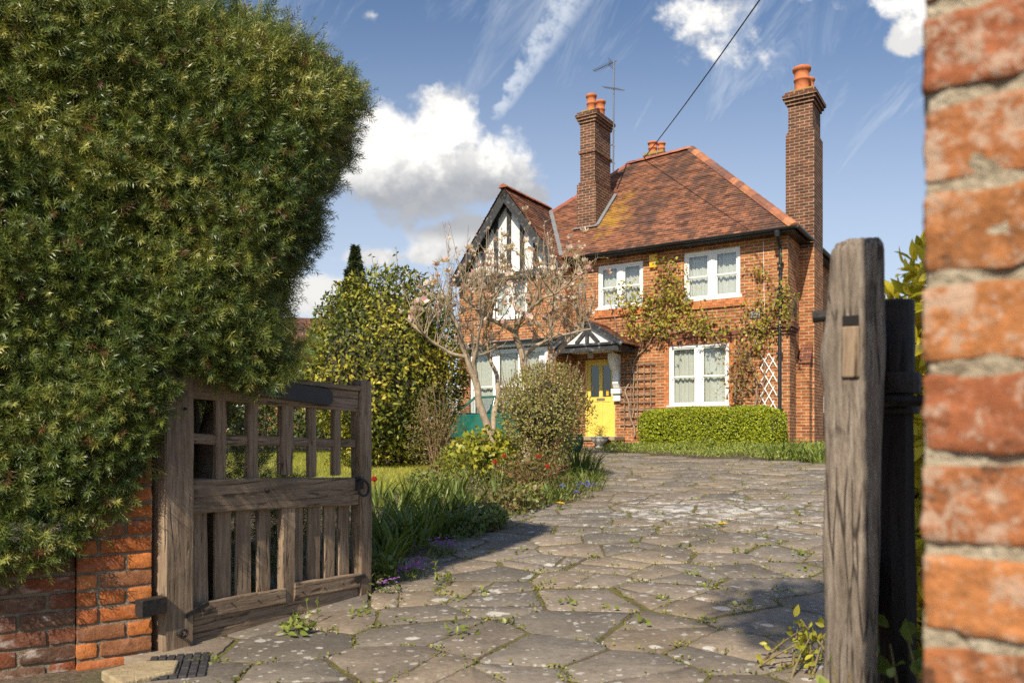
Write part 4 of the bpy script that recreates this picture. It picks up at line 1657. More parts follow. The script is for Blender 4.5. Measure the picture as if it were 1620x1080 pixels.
# ---- aerial on the left stack
aer = hmb()
ma = np.array((cl1 + 0.10, cw1 - 0.02, 0))
zA, zB = P(966, 272, cw1)[1], P(967, 98, cw1)[1]
aer.tube([ma + (0, 0, zA), ma + (0.02, 0, zB)], 0.022, 8)
def yagi(mb, c, d, L, n, half, dishy=False):
    d = unit(np.array(d, float))
    s = unit(np.cross(d, (0, 0, 1)))
    mb.tube([c - d * 0.12, c + d * L], 0.011, 6)
    for k in range(n):
        q = c + d * (L * (k + 0.5) / n)
        hl = half * (1 - 0.25 * k / n)
        mb.tube([q - s * hl, q + s * hl], 0.006, 5)
yagi(aer, ma + np.array((0, 0, zB - 0.04)), (-0.95, 0.25, 0), 0.75, 11, 0.13)
for zz_ in (-0.09, -0.03, 0.04, 0.1):
    q = ma + np.array((0.02, 0, zB - 0.04)) + np.array((-0.12, 0.03, zz_))
    aer.tube([q - np.array((0, 0.16, 0)), q + np.array((0.0, 0.16, 0))], 0.007, 5)
yagi(aer, ma + np.array((0.30, -0.1, zB - 0.93)), (-0.9, 0.2, 0.38), 0.70, 7, 0.16)
for z in (zA + 0.25, zA + 0.75, zA + 1.2):       # lashing brackets to the brickwork
    aer.tube([ma + (0, 0, z), ma + np.array((-0.14, -0.05, z))], 0.016, 5)
    aer.tube([ma + np.array((-0.02, -0.03, z + 0.05)), ma + np.array((0.05, 0.02, z - 0.05))], 0.014, 5)
aer.build('television_aerial', M_GALV, house)


# ------------------------------------------------------------------ rough bricks, low wall, pier
def cube_grid(n):
    g = np.linspace(-1, 1, n + 1)
    V, F = [], []
    for ax in range(3):
        for sgn in (-1, 1):
            b = len(V)
            for i in range(n + 1):
                for j in range(n + 1):
                    p = [0, 0, 0]
                    p[ax] = sgn
                    p[(ax + 1) % 3] = g[i]
                    p[(ax + 2) % 3] = g[j]
                    V.append(p)
            for i in range(n):
                for j in range(n):
                    a = b + i * (n + 1) + j
                    q = (a, a + n + 1, a + n + 2, a + 1)
                    F.append(q if sgn > 0 else q[::-1])
    return np.array(V, float), np.array(F)


CG = {k: cube_grid(k) for k in (3, 6, 14)}


def rough_brick(cl, c, half, M, col, n=6, rad=0.008, amp=0.003, freq=40):
    """a worn brick: rounded box with a rough skin. M: columns are the brick's axes"""
    V, F = CG[n]
    half = np.array(half)
    p = V * half
    inner = np.clip(p, -(half - rad), half - rad)
    d = p - inner
    L = np.linalg.norm(d, axis=1, keepdims=True)
    q = inner + np.where(L > 1e-9, d / np.maximum(L, 1e-9) * np.minimum(L, rad), 0)
    w = c + q @ np.array(M).T
    nrm = unit(V) @ np.array(M).T
    w = w + nrm * (fbm(w * freq, 3) * amp)[:, None]
    cl.add(w, F, col)


def near_brick_mat(name, lichen=0.5, white=0.0, bump=1.0):
    m, t, p, out = new_mat(name)
    a = t.node('ShaderNodeAttribute', attribute_name='col').outputs['Color']
    tc = t.node('ShaderNodeTexCoord').outputs['Object']
    n1 = t.noise(tc, 18, 7, 0.7)
    n2 = t.noise(tc, 90, 5, 0.7)
    f = t.math('MULTIPLY', t.ramp(n1, 0.3, 0.7, 0.62, 1.35, False), t.ramp(n2, 0.3, 0.7, 0.75, 1.25, False))
    col = t.vmath('MULTIPLY', a, t.comb(f, f, f))
    dk = t.noise(tc, 17, 8, 0.78)
    col = t.mix(t.ramp(dk, 0.53, 0.63, 0, 0.75 * lichen + 0.1), col, (0.055, 0.032, 0.02))
    l1 = t.noise(tc, 42, 8, 0.8, 0.3)
    l2 = t.noise(tc, 9, 4, 0.6)
    col = t.mix(t.ramp(t.math('ADD', l1, t.math('MULTIPLY', t.math('SUBTRACT', l2, 0.5), 0.5)), 0.50, 0.60, 0, lichen * 0.8), col, (0.46, 0.34, 0.25))
    l3 = t.noise(tc, 130, 6, 0.75)
    col = t.mix(t.ramp(l3, 0.58, 0.68, 0, lichen * 0.7), col, (0.52, 0.45, 0.38))
    if white:
        wn = t.noise(t.scale(tc, (7, 7, 14)), 1.0, 6, 0.7)
        col = t.mix(t.ramp(wn, 0.5, 0.62, 0, white), col, (0.44, 0.36, 0.31))
    t.put(p.inputs['Base Color'], col)
    p.inputs['Roughness'].default_value = 0.92
    p.inputs['Specular IOR Level'].default_value = 0.2
    t.put(p.inputs['Normal'], t.bump(t.math('ADD', n1, t.math('MULTIPLY', n2, 0.7)), bump, 0.006))
    return m


M_NEAR_BRICK = near_brick_mat('lichened_near_brick', 0.95)
M_LOW_BRICK = near_brick_mat('weathered_low_brick', 0.12, 0.85)
M_PIER_BRICK = near_brick_mat('orange_pier_brick', 0.12, 0.12)
M_MORTAR = var_mat('lime_mortar', [(0.20, 0.155, 0.10), (0.40, 0.33, 0.23), (0.54, 0.47, 0.36)], 0.95, 34, 1.0, 140)
M_MORTAR_OLD = var_mat('sandy_mortar', [(0.16, 0.125, 0.085), (0.30, 0.24, 0.17)], 0.95, 12, 1.0, 80)

EX = np.stack([HD, HP, np.array([0, 0, 1.0])], -1)


def build_right_pier():
    base = np.array([0.338, 0.65, 0.0])
    pier = empty('brick_pier', (base[0] + 0.3, base[1] + 0.05, 0), 0,
                 'tall lichen spotted orange brick gate pier close to the lens', 'gate pier')
    cl = Cloud()
    ch = 0.0735
    z = 1.0556 - 15 * ch + 0.005
    Lx, Ly, H = 0.46, 0.45, 2.32
    k = 0
    cols = [(0.34, 0.125, 0.048), (0.37, 0.14, 0.052), (0.28, 0.09, 0.04), (0.39, 0.155, 0.055), (0.31, 0.105, 0.045)]
    r = np.random.default_rng(5)
    jt = 0.0105
    while z < H:
        rows = [(0, 0.2245), (0.2245 + jt, 0.449)] if k % 2 else [(0, 0.108), (0.108 + jt, 0.34), (0.34 + jt, 0.449)]
        for (a, b) in rows:
            for (c, d) in ((0, 0.108), (0.1205, 0.33), (0.3425, 0.45)):
                if c > 0 and c < 0.3 and a > 0.05 and b < 0.4:
                    continue                        # core of the pier
                near = a == 0 and c == 0 and 0.5 < z < 1.7
                ctr = base + HD * (a + b) / 2 + HP * (c + d) / 2 + np.array([0, 0, z + (ch - jt) / 2])
                ctr = ctr - HP * r.uniform(0, 0.004) * (c == 0)
                rough_brick(cl, ctr - np.array(pier.location), ((b - a) / 2 + r.uniform(-.0015, .0015), (d - c) / 2, (ch - jt) / 2 + r.uniform(-.001, .0012)), EX,
                            np.array(cols[r.integers(0, 5)]) * r.uniform(0.85, 1.15), 14 if near else 3, 0.0045, 0.0036, 55)
        z += ch
        k += 1
    cl.build('brickwork', M_NEAR_BRICK, pier, smooth=True)
    cl = Cloud()
    V, F = cube_grid(90)
    p = V * np.array([0.2225, 0.2225, z / 2 + 0.03])
    w = base + HD * 0.2245 + HP * 0.225 + np.array([0, 0, z / 2 - 0.03]) - np.array(pier.location) + p @ EX.T
    w = w + (unit(V * np.array([1, 1, 0.01])) @ EX.T) * (fbm(w * 60, 3) * 0.005)[:, None]
    cl.add(w, F, (1, 1, 1))
    cl.build('mortar', M_MORTAR, pier, smooth=True)


build_right_pier()

GA = np.array([0.83, 0.558, 0])                  # direction of the splayed left wall
GB = np.array([-0.558, 0.83, 0])
GP = np.array([-1.66, 3.68, 0])
AX = np.stack([GA, GB, np.array([0, 0, 1.0])], -1)


def wall_run(name, label, cat, s0, s1, proud, H, ch, mat, mort, cols, seed, hole=None):
    r = np.random.default_rng(seed)
    o = empty(name, tuple(GP + GA * (s0 + s1) / 2), 0, label, cat)
    loc = np.array(o.location)
    cl = Cloud()
    z, k = -0.06, 0
    jt = 0.0115
    while z < H:
        s = s1
        first = True
        while s > s0 + 0.03:
            L = 0.2125 if (k + (0 if first else 1)) % 2 or not first and k % 2 == 0 else 0.2125
            L = 0.2125 if r.random() < 0.7 else 0.1025
            if first:
                L = 0.2125 if k % 2 else 0.1025
                first = False
            a = max(s0, s - L)
            c = GP + GA * (a + s) / 2 - GB * proud + GB * 0.05 + np.array([0, 0, z + (ch - jt) / 2])
            rough_brick(cl, c - loc - GB * r.uniform(-0.002, 0.004), ((s - a) / 2, 0.05, (ch - jt) / 2 + r.uniform(-0.001, 0.001)), AX,
                        np.array(cols[r.integers(0, len(cols))]) * r.uniform(0.8, 1.15), 6, 0.009, 0.0035, 30)
            s = a - jt
        z += ch
        k += 1
    cl.build('brickwork', mat, o, smooth=True)
    V, F = cube_grid(40)
    p = V * np.array([(s1 - s0) / 2 - 0.002, 0.11, (z + 0.06) / 2])
    w = GP + GA * (s0 + s1) / 2 - GB * proud + GB * (0.114 + 0.006) + np.array([0, 0, (z - 0.075) / 2]) - loc + p @ AX.T
    w = w - GB * (fbm(w * 50, 3) * 0.003)[:, None]
    cl = Cloud()
    cl.add(w, F, (1, 1, 1))
    cl.build('mortar', mort, o, smooth=True)
    return o


wall_run('low_brick_wall', 'low weathered brick wall with white salt bloom under the yew hedge', 'brick wall', -3.2, -0.3265, 0.0, 0.42, 0.0765,
         M_LOW_BRICK, M_MORTAR_OLD, [(0.20, 0.075, 0.04), (0.24, 0.075, 0.035), (0.15, 0.08, 0.05), (0.19, 0.09, 0.06), (0.28, 0.085, 0.035)], 3)
wall_run('gate_pier', 'short bright orange brick pier beside the hinge post of the left gate', 'gate pier', -0.325, -0.02, 0.03, 1.0, 0.0765,
         M_PIER_BRICK, M_MORTAR_OLD, [(0.42, 0.125, 0.035), (0.46, 0.15, 0.04), (0.36, 0.105, 0.035), (0.27, 0.11, 0.05)], 4)


# ------------------------------------------------------------------ timber
def timber(p, q, wd, th, side, n=14, cham=0.006, wob=0.002, taper=None, seed=0, round_top=0.0, sag=0.0):
    """a hewn piece from p to q; wd along `side`, th across; chamfered edges, slightly wavering"""
    r = np.random.default_rng(seed)
    p, q = np.array(p, float), np.array(q, float)
    d = unit(q - p)
    s = unit(np.array(side, float) - d * np.dot(side, d))
    u = np.cross(d, s)
    hx, hy = wd / 2, th / 2
    c = cham
    sec = np.array([(-hx + c, -hy), (hx - c, -hy), (hx, -hy + c), (hx, hy - c), (hx - c, hy), (-hx + c, hy), (-hx, hy - c), (-hx, -hy + c)])
    V = []
    ph = r.uniform(0, 6, 8)
    ts = np.concatenate([[0, 0.004], np.linspace(0.02, 0.98, n - 3), [0.996, 1.0]])
    for i, t in enumerate(ts):
        k = 1.0
        if i in (0, len(ts) - 1):
            k = 1 - cham / max(hx, hy)
        if round_top and t > 1 - round_top:
            e = (t - 1 + round_top) / round_top
            k *= math.sqrt(max(0.0, 1 - 0.55 * e ** 2.5))
        ctr = p + (q - p) * t + s * wob * 0.7 * math.sin(t * 4 + ph[0]) + u * wob * math.sin(t * 3 + ph[1])
        ctr = ctr + np.array([0, 0, sag * 4 * t * (t - 1)])
        for j, (a, b) in enumerate(sec):
            g = 1 + wob / max(hx, 0.01) * (math.sin(t * 13 + ph[j]) * 0.6 + r.normal(0, 0.25))
            V.append(ctr + s * a * k * g + u * b * k * g)
    F = []
    for i in range(len(ts) - 1):
        for j in range(8):
            F.append((i * 8 + j, i * 8 + (j + 1) % 8, i * 8 + 8 + (j + 1) % 8, i * 8 + 8 + j))
    F.append(tuple(range(8))[::-1])
    F.append(tuple(range((len(ts) - 1) * 8, len(ts) * 8)))
    return V, F


def tpart(name, mat, parent, *a, **k):
    m = MB()
    V, F = timber(*a, **k)
    m.add(V, F)
    return m.build(name, mat, parent)


GT0 = np.array([-1.608, 3.75])
GTD = np.array([0.519, 0.8548])
gate = empty('wooden_gate', (GT0[0], GT0[1], 0), math.atan2(GTD[1], GTD[0]),
             'open weathered oak garden gate with slats, iron ring handle and blank dark name board', 'gate')


def gs(px):
    t = (px - 810) / 1250
    return (t * 3.75 + 1.608) / (0.519 - 0.8548 * t)


def gzz(s, py):
    return 1 - (py - 690) / 1250 * (3.75 + 0.8548 * s)


def build_gate():
    X, Z = (1, 0, 0), (0, 0, 1)
    n = [100]
    def sd():
        n[0] += 1
        return n[0]
    # heel stile and meeting stile
    tpart('hanging_stile', M_WOOD_Z, gate, (-0.004, 0.0, -0.03), (-0.004, 0.005, 1.46), 0.155, 0.115, X, n=26, cham=0.008, wob=0.003, seed=sd())
    tpart('closing_stile', M_WOOD_Z, gate, (1.305, 0.0, 0.0), (1.31, 0.0, 1.345), 0.105, 0.085, X, n=22, cham=0.007, wob=0.0025, seed=sd(), round_top=0.01)
    L, Rr = 0.078, 1.248
    def rail(name, zl, zr, h, th, y, a=L, b=Rr, mat=M_WOOD_X, **k):
        return tpart(name, mat, gate, (a, y, zl), (b, y, zr), h, th, Z, n=26, seed=sd(), **k)
    rail('top_rail', 1.245, 1.215, 0.125, 0.06, -0.004, wob=0.003)
    rail('rail_capping', 1.318, 1.287, 0.028, 0.085, -0.008, cham=0.004)
    rail('lattice_rail', 0.992, 0.955, 0.052, 0.038, 0.008)
    rail('middle_rail', 0.712, 0.668, 0.165, 0.062, -0.006, wob=0.003)
    rail('bottom_rail', 0.048, 0.052, 0.135, 0.055, -0.004, wob=0.003)
    m0, m1 = gs(200 + 503 * .4815), gs(200 + 537 * .4815)
    mid = (m0 + m1) / 2
    rail('kick_board', 0.155, 0.135, 0.082, 0.030, -0.030, L + 0.002, m0 + 0.005)
    rail('kick_board', 0.152, 0.128, 0.085, 0.030, -0.030, m1 - 0.002, Rr + 0.002)
    for a, b in ((287, 320), (392, 425), (593, 617), (674, 698)):
        s0, s1 = gs(200 + a * .4815), gs(200 + b * .4815)
        tpart('lattice_bar', M_WOOD_Z, gate, ((s0 + s1) / 2, -0.002, 0.77), ((s0 + s1) / 2 + 0.004, -0.002, 1.19), s1 - s0, 0.036, X, n=12, seed=sd())
    tpart('middle_stile', M_WOOD_Z, gate, (mid, -0.003, 0.79), (mid + 0.002, -0.003, 1.185), 0.085, 0.045, X, n=12, seed=sd())
    tpart('middle_stile', M_WOOD_Z, gate, (mid, -0.010, 0.09), (mid, -0.010, 0.61), 0.092, 0.05, X, n=14, seed=sd())
    for a, b in ((218, 270), (293, 345), (362, 410), (428, 472), (540, 582), (597, 637), (650, 685), (697, 733)):
        s0, s1 = gs(200 + a * .4815), gs(200 + b * .4815)
        lean = rng.uniform(-0.006, 0.006)
        tpart('slat', M_WOOD_Z, gate, ((s0 + s1) / 2, 0.010, 0.08), ((s0 + s1) / 2 + lean, 0.010, 0.66), s1 - s0, 0.026, X, n=14, seed=sd(), wob=0.0015)
    # name board with rounded ends
    m = MB()
    a, b = gs(200 + 402 * .4815), gs(200 + 655 * .4815)
    zc0, zc1 = 1.255, 1.225
    pts = []
    hh = 0.048
    for k in range(13):
        th = math.pi / 2 + math.pi * k / 12
        pts.append((a + hh * 0.75 + 0.75 * hh * math.cos(th), -0.062, zc0 + hh * math.sin(th)))
    for k in range(13):
        th = -math.pi / 2 + math.pi * k / 12
        pts.append((b - hh * 0.75 + 0.75 * hh * math.cos(th), -0.062, zc1 + hh * math.sin(th)))
    m.prism(pts, (0, 0.022, 0))
    m.build('name_board', simple_mat('dark_brown_board', (0.028, 0.02, 0.016), 0.5, var=0.3), gate, bevel=0.004)
    # ring handle and its plate
    hx, hz = gs(561), 0.70
    m = MB()
    m.box((hx - 0.035, -0.046, hz - 0.02), (hx + 0.03, -0.038, hz + 0.055))
    m.lathe((hx, -0.05, hz + 0.035), [(0, -0.012), (0.012, -0.008), (0.014, 0), (0.012, 0.008), (0, 0.012)], 10)
    pl = m.build('handle_plate', M_IRON, gate)
    m = MB()
    ring = [(hx + 0.047 * math.sin(t), -0.066 - 0.012 * (1 - math.cos(t)) / 2, hz - 0.012 + 0.047 * math.cos(t)) for t in np.linspace(0, 2 * math.pi, 25)]
    m.tube(ring, 0.0075, 8)
    m.build('ring_handle', M_IRON, pl, smooth=True)
    # bolts, straps, eye
    m = MB()
    for (x, z, r_) in ((-0.0, 1.35, 0.012), (-0.005, 1.10, 0.008), (0.0, 1.02, 0.012)):
        m.lathe((0, 0, 0), [(0, 0)], 3) if False else None
    m = None
    for (x, y, z, r_) in ((-0.01, -0.058, 1.29, 0.016), (0.0, -0.058, 1.22, 0.013), (0.02, -0.058, 1.13, 0.008), (gs(414), -0.04, 0.715, 0.015)):
        b_ = MB()
        b_.tube([(x, y + 0.006, z), (x, y - 0.006, z), (x, y - 0.014, z)], [r_, r_, r_ * 0.55], 10)
        b_.build('bolt_head', M_IRON, gate, smooth=False)
    b_ = MB()
    ev_ = [(0.0 + 0.022 * math.sin(t), -0.075, 0.075 + 0.018 * math.cos(t)) for t in np.linspace(0, 2 * math.pi, 15)]
    b_.tube(ev_, 0.006, 6)
    b_.tube([(-0.018, -0.05, 0.075), (-0.012, -0.085, 0.078)], 0.008, 6)
    b_.build('iron_eye', M_IRON, gate)
    for (x0, z0, x1, z1) in ((0.02, 0.150, 0.16, 0.185), (1.19, 0.148, 1.29, 0.150)):
        b_ = MB()
        b_.bar((x0, -0.061 if x0 < 1 else -0.05, z0), (x1, -0.05, z1), 0.006, 0.022)
        b_.build('iron_strap', M_IRON, gate)
    # nail heads along the kick boards
    for x in (0.13, 0.30, 0.47, 0.60, 0.78, 0.95, 1.1):
        b_ = MB()
        z = 0.157 - 0.018 * x + rng.uniform(-0.01, 0.01)
        b_.tube([(x, -0.044, z), (x, -0.049, z)], [0.006, 0.004], 7)
        b_.build('nail_head', M_IRON, gate)
    b_ = MB()
    b_.box((-0.21, -0.075, 0.19), (-0.085, -0.02, 0.265))
    b_.build('hinge_socket', M_IRON, gate, bevel=0.004)


build_gate()


# right leaf of the gate, seen along its length
def build_right_gate():
    o = empty('wooden_gate', (0.69, 1.6, 0), 0, 'silvered oak stile of the right gate leaf seen edge on, with a through tenon', 'gate')
    ax = np.array([0.907, -0.42, 0])             # face of the stile towards the camera
    ay = np.array([0.42, 0.907, 0])
    n, m = 90, 12
    hw, hd, top = 0.0505, 0.058, 1.392
    zs = np.concatenate([np.linspace(-0.05, top - 0.03, n), top - 0.03 + 0.03 * np.array([0.4, 0.7, 0.9, 1.0])])
    ringp = []
    for sgn, f in ((0, np.linspace(-1, 1, m)), (1, np.linspace(-1, 1, m)), (2, np.linspace(1, -1, m)), (3, np.linspace(1, -1, m))):
        for t in f[:-1]:
            ringp.append({0: (t, -1), 1: (1, t), 2: (t, 1), 3: (-1, t)}[sgn])
    rp = np.array(ringp)
    # rounded corners
    rr_ = 0.14
    inner = np.clip(rp, -(1 - rr_), 1 - rr_)
    dd = rp - inner
    L = np.linalg.norm(dd, axis=1, keepdims=True)
    rp = inner + np.where(L > 1e-9, dd / np.maximum(L, 1e-9) * rr_, 0) * (L > 0)
    V = []
    for i, z in enumerate(zs):
        k = 1.0
        e = (z - (top - 0.03)) / 0.03
        if e > 0:
            k = math.sqrt(1 - 0.45 * e * e)
        sl = 0.018 * (z - 0.9)                    # the post leans a little
        bulge = 0.004 * math.sin(z * 7.0) + 0.003 * math.sin(z * 17 + 1) + 0.006 * math.exp(-((z - 1.16) / 0.05) ** 2) - 0.004 * math.exp(-((z - 1.10) / 0.02) ** 2)
        wx = hw * (1.02 - 0.05 * (z > 1.3) * (z - 1.3) / 0.1)
        P_ = rp * k
        x = P_[:, 0] * wx + sl + np.where(P_[:, 0] < -0.8, -bulge, 0.3 * bulge)
        y = P_[:, 1] * hd
        V.append(ax[None] * x[:, None] + ay[None] * y[:, None] + np.array([0, 0, z - (0.006 * (x[:, None] < -0.02) if e > 0 else 0)]) if False else
                 ax[None] * x[:, None] + ay[None] * y[:, None] + np.column_stack([0 * x, 0 * x, np.full(len(x), z) - (max(e, 0) * 0.012 * np.clip(-x / hw, 0, 1))]))
    V = np.concatenate(V)
    k = len(rp)
    nr = unit(np.column_stack([np.tile(rp[:, 0:1] * ax[None, 0] + rp[:, 1:2] * ay[None, 0], (1, 1)), rp[:, 0:1] * ax[1] + rp[:, 1:2] * ay[1], 0 * rp[:, :1]]))
    nr = np.tile(nr, (len(zs), 1))
    g = fbm(V * np.array([160, 160, 9.0]), 3)     # furrows along the grain
    g2 = np.minimum(0, fbm(V * np.array([70, 70, 3.0]) + 9, 2) + 0.25)
    V = V + nr * (g * 0.0013 + g2 * 0.007)[:, None]
    topm = np.clip((V[:, 2] - (top - 0.035)) / 0.03, 0, 1)
    V[:, 2] += topm * fbm(V * np.array([90, 90, 4.0]), 3) * 0.007
    i, j = np.meshgrid(np.arange(len(zs) - 1), np.arange(k), indexing='ij')
    j2 = (j + 1) % k
    F = np.stack([i * k + j, i * k + j2, (i + 1) * k + j2, (i + 1) * k + j], -1).reshape(-1, 4)
    c = V[-k:].mean(0) + np.array([0, 0, 0.004])
    V = np.vstack([V, c[None]])
    T = np.stack([(len(zs) - 1) * k + np.arange(k), (len(zs) - 1) * k + (np.arange(k) + 1) % k, np.full(k, len(V) - 1)], -1)
    np_mesh('stile', V, [F, T], M_WOOD_POST, o)
    def lb(x0, x1, y0, y1, z0, z1, name, mat, bevel=0.003):
        b = MB()
        V = [ax * x + ay * y + np.array([0, 0, z]) for z in (z0, z1) for (x, y) in ((x0, y0), (x1, y0), (x1, y1), (x0, y1))]
        b.add(V, [(0, 3, 2, 1), (4, 5, 6, 7), (0, 1, 5, 4), (1, 2, 6, 5), (2, 3, 7, 6), (3, 0, 4, 7)])
        return b.build(name, mat, o, bevel=bevel)
    lb(-0.018, 0.014, -0.066, 0.02, 1.115, 1.215, 'tenon_end', M_WOOD_Z)
    lb(-0.017, 0.013, -0.0615, -0.03, 1.217, 1.236, 'mortise_shade_block', simple_mat('mortise_shadow', (0.01, 0.008, 0.007), 0.9), 0)  # solid dark block, coloured as the shade inside the open mortise
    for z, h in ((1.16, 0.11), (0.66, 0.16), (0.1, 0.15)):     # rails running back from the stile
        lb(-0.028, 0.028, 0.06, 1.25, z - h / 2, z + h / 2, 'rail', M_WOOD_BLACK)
    b = MB()
    b.tube([ax * -0.045 + ay * -0.02 + np.array([0, 0, 1.245]), ax * -0.075 + ay * -0.02 + np.array([0, 0, 1.243])], [0.011, 0.013], 10)
    b.build('bolt_head', M_IRON, o)

    hp = empty('hinge_post', (0.850, 1.76, 0), 0, 'blackened iron bound hinge post standing between oak stile and near brick pier', 'gate post')
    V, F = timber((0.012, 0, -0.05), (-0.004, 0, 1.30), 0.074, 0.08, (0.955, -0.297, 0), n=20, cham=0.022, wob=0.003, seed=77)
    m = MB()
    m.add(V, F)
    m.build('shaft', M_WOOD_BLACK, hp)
    for r_, z0, z1 in ((0.043, 1.12, 1.30), (0.056, 1.095, 1.14), (0.052, 1.05, 1.068)):
        m = MB()
        m.lathe((0, 0, 0), [(r_ * 0.7, z0), (r_, z0), (r_ * 1.02, (z0 + z1) / 2), (r_, z1 - 0.006), (r_ * 0.94, z1), (0, z1)], 20)
        m.build('iron_collar', M_IRON, hp, smooth=False)
    m = MB()
    m.tube([(-0.065, -0.05, 1.077), (0.0, -0.062, 1.076), (0.06, -0.10, 1.074), (0.02, -0.50, 1.072), (0.0, -0.66, 1.07)][:3] + [(0.035, -0.30, 1.073), (-0.12, -0.74, 1.07)], 0.012, 10)
    m.build('pintle_rod', M_IRON, hp, smooth=True)


build_right_gate()


# ------------------------------------------------------------------ yew hedge
def sprig_tmpl(n=26, seed=0, ln=0.34, wd=0.017):
    r = np.random.default_rng(seed)
    V, F = [], []
    for k in range(n):
        y = 0.04 + 0.92 * k / n
        a = k * 2.4 + r.uniform(-0.3, 0.3)
        rad = np.array([math.cos(a), 0, math.sin(a) * 0.75])
        fwd = 0.30 + 0.75 * (k / n) ** 2 + r.uniform(-0.1, 0.1)
        d = unit(rad + np.array([0, fwd, 0]))
        L = ln * r.uniform(0.8, 1.15) * (1 - 0.35 * (k / n) ** 3)
        side = unit(np.cross(d, rad + np.array([0, 0.01, 0.3])))
        b = np.array([0, y, 0])
        i = len(V)
        V += [b, b + d * L * 0.45 + side * wd, b + d * L, b + d * L * 0.45 - side * wd]
        F.append((i, i + 1, i + 2, i + 3))
    i = len(V)                                   # the stem
    for y, w in ((0, 0.014), (0.95, 0.006)):
        V += [np.array([-w, y, 0]), np.array([w, y, 0.0])]
    F.append((i, i + 1, i + 3, i + 2))
    return np.array(V), np.array(F)


def loc2w(s, b, z):
    return GP[None] + s[:, None] * GA + b[:, None] * GB + np.column_stack([0 * s, 0 * s, z])


SMZ = np.array([0.0, 1.2, 1.30, 1.43, 1.72, 1.95, 2.18, 2.44, 2.82, 3.0, 3.12, 3.25])
SMV = np.array([0.3, 0.40, 0.54, 0.68, 0.69, 0.79, 0.88, 0.95, 1.13, 1.04, 0.80, 0.3])


def zbot(s):
    return np.interp(s, [-3.4, -0.45, -0.30, -0.12, 0.0, 0.10, 0.5, 0.7, 1.2], [0.40, 0.43, 0.52, 0.68, 0.98, 1.27, 1.25, 1.33, 2.9])


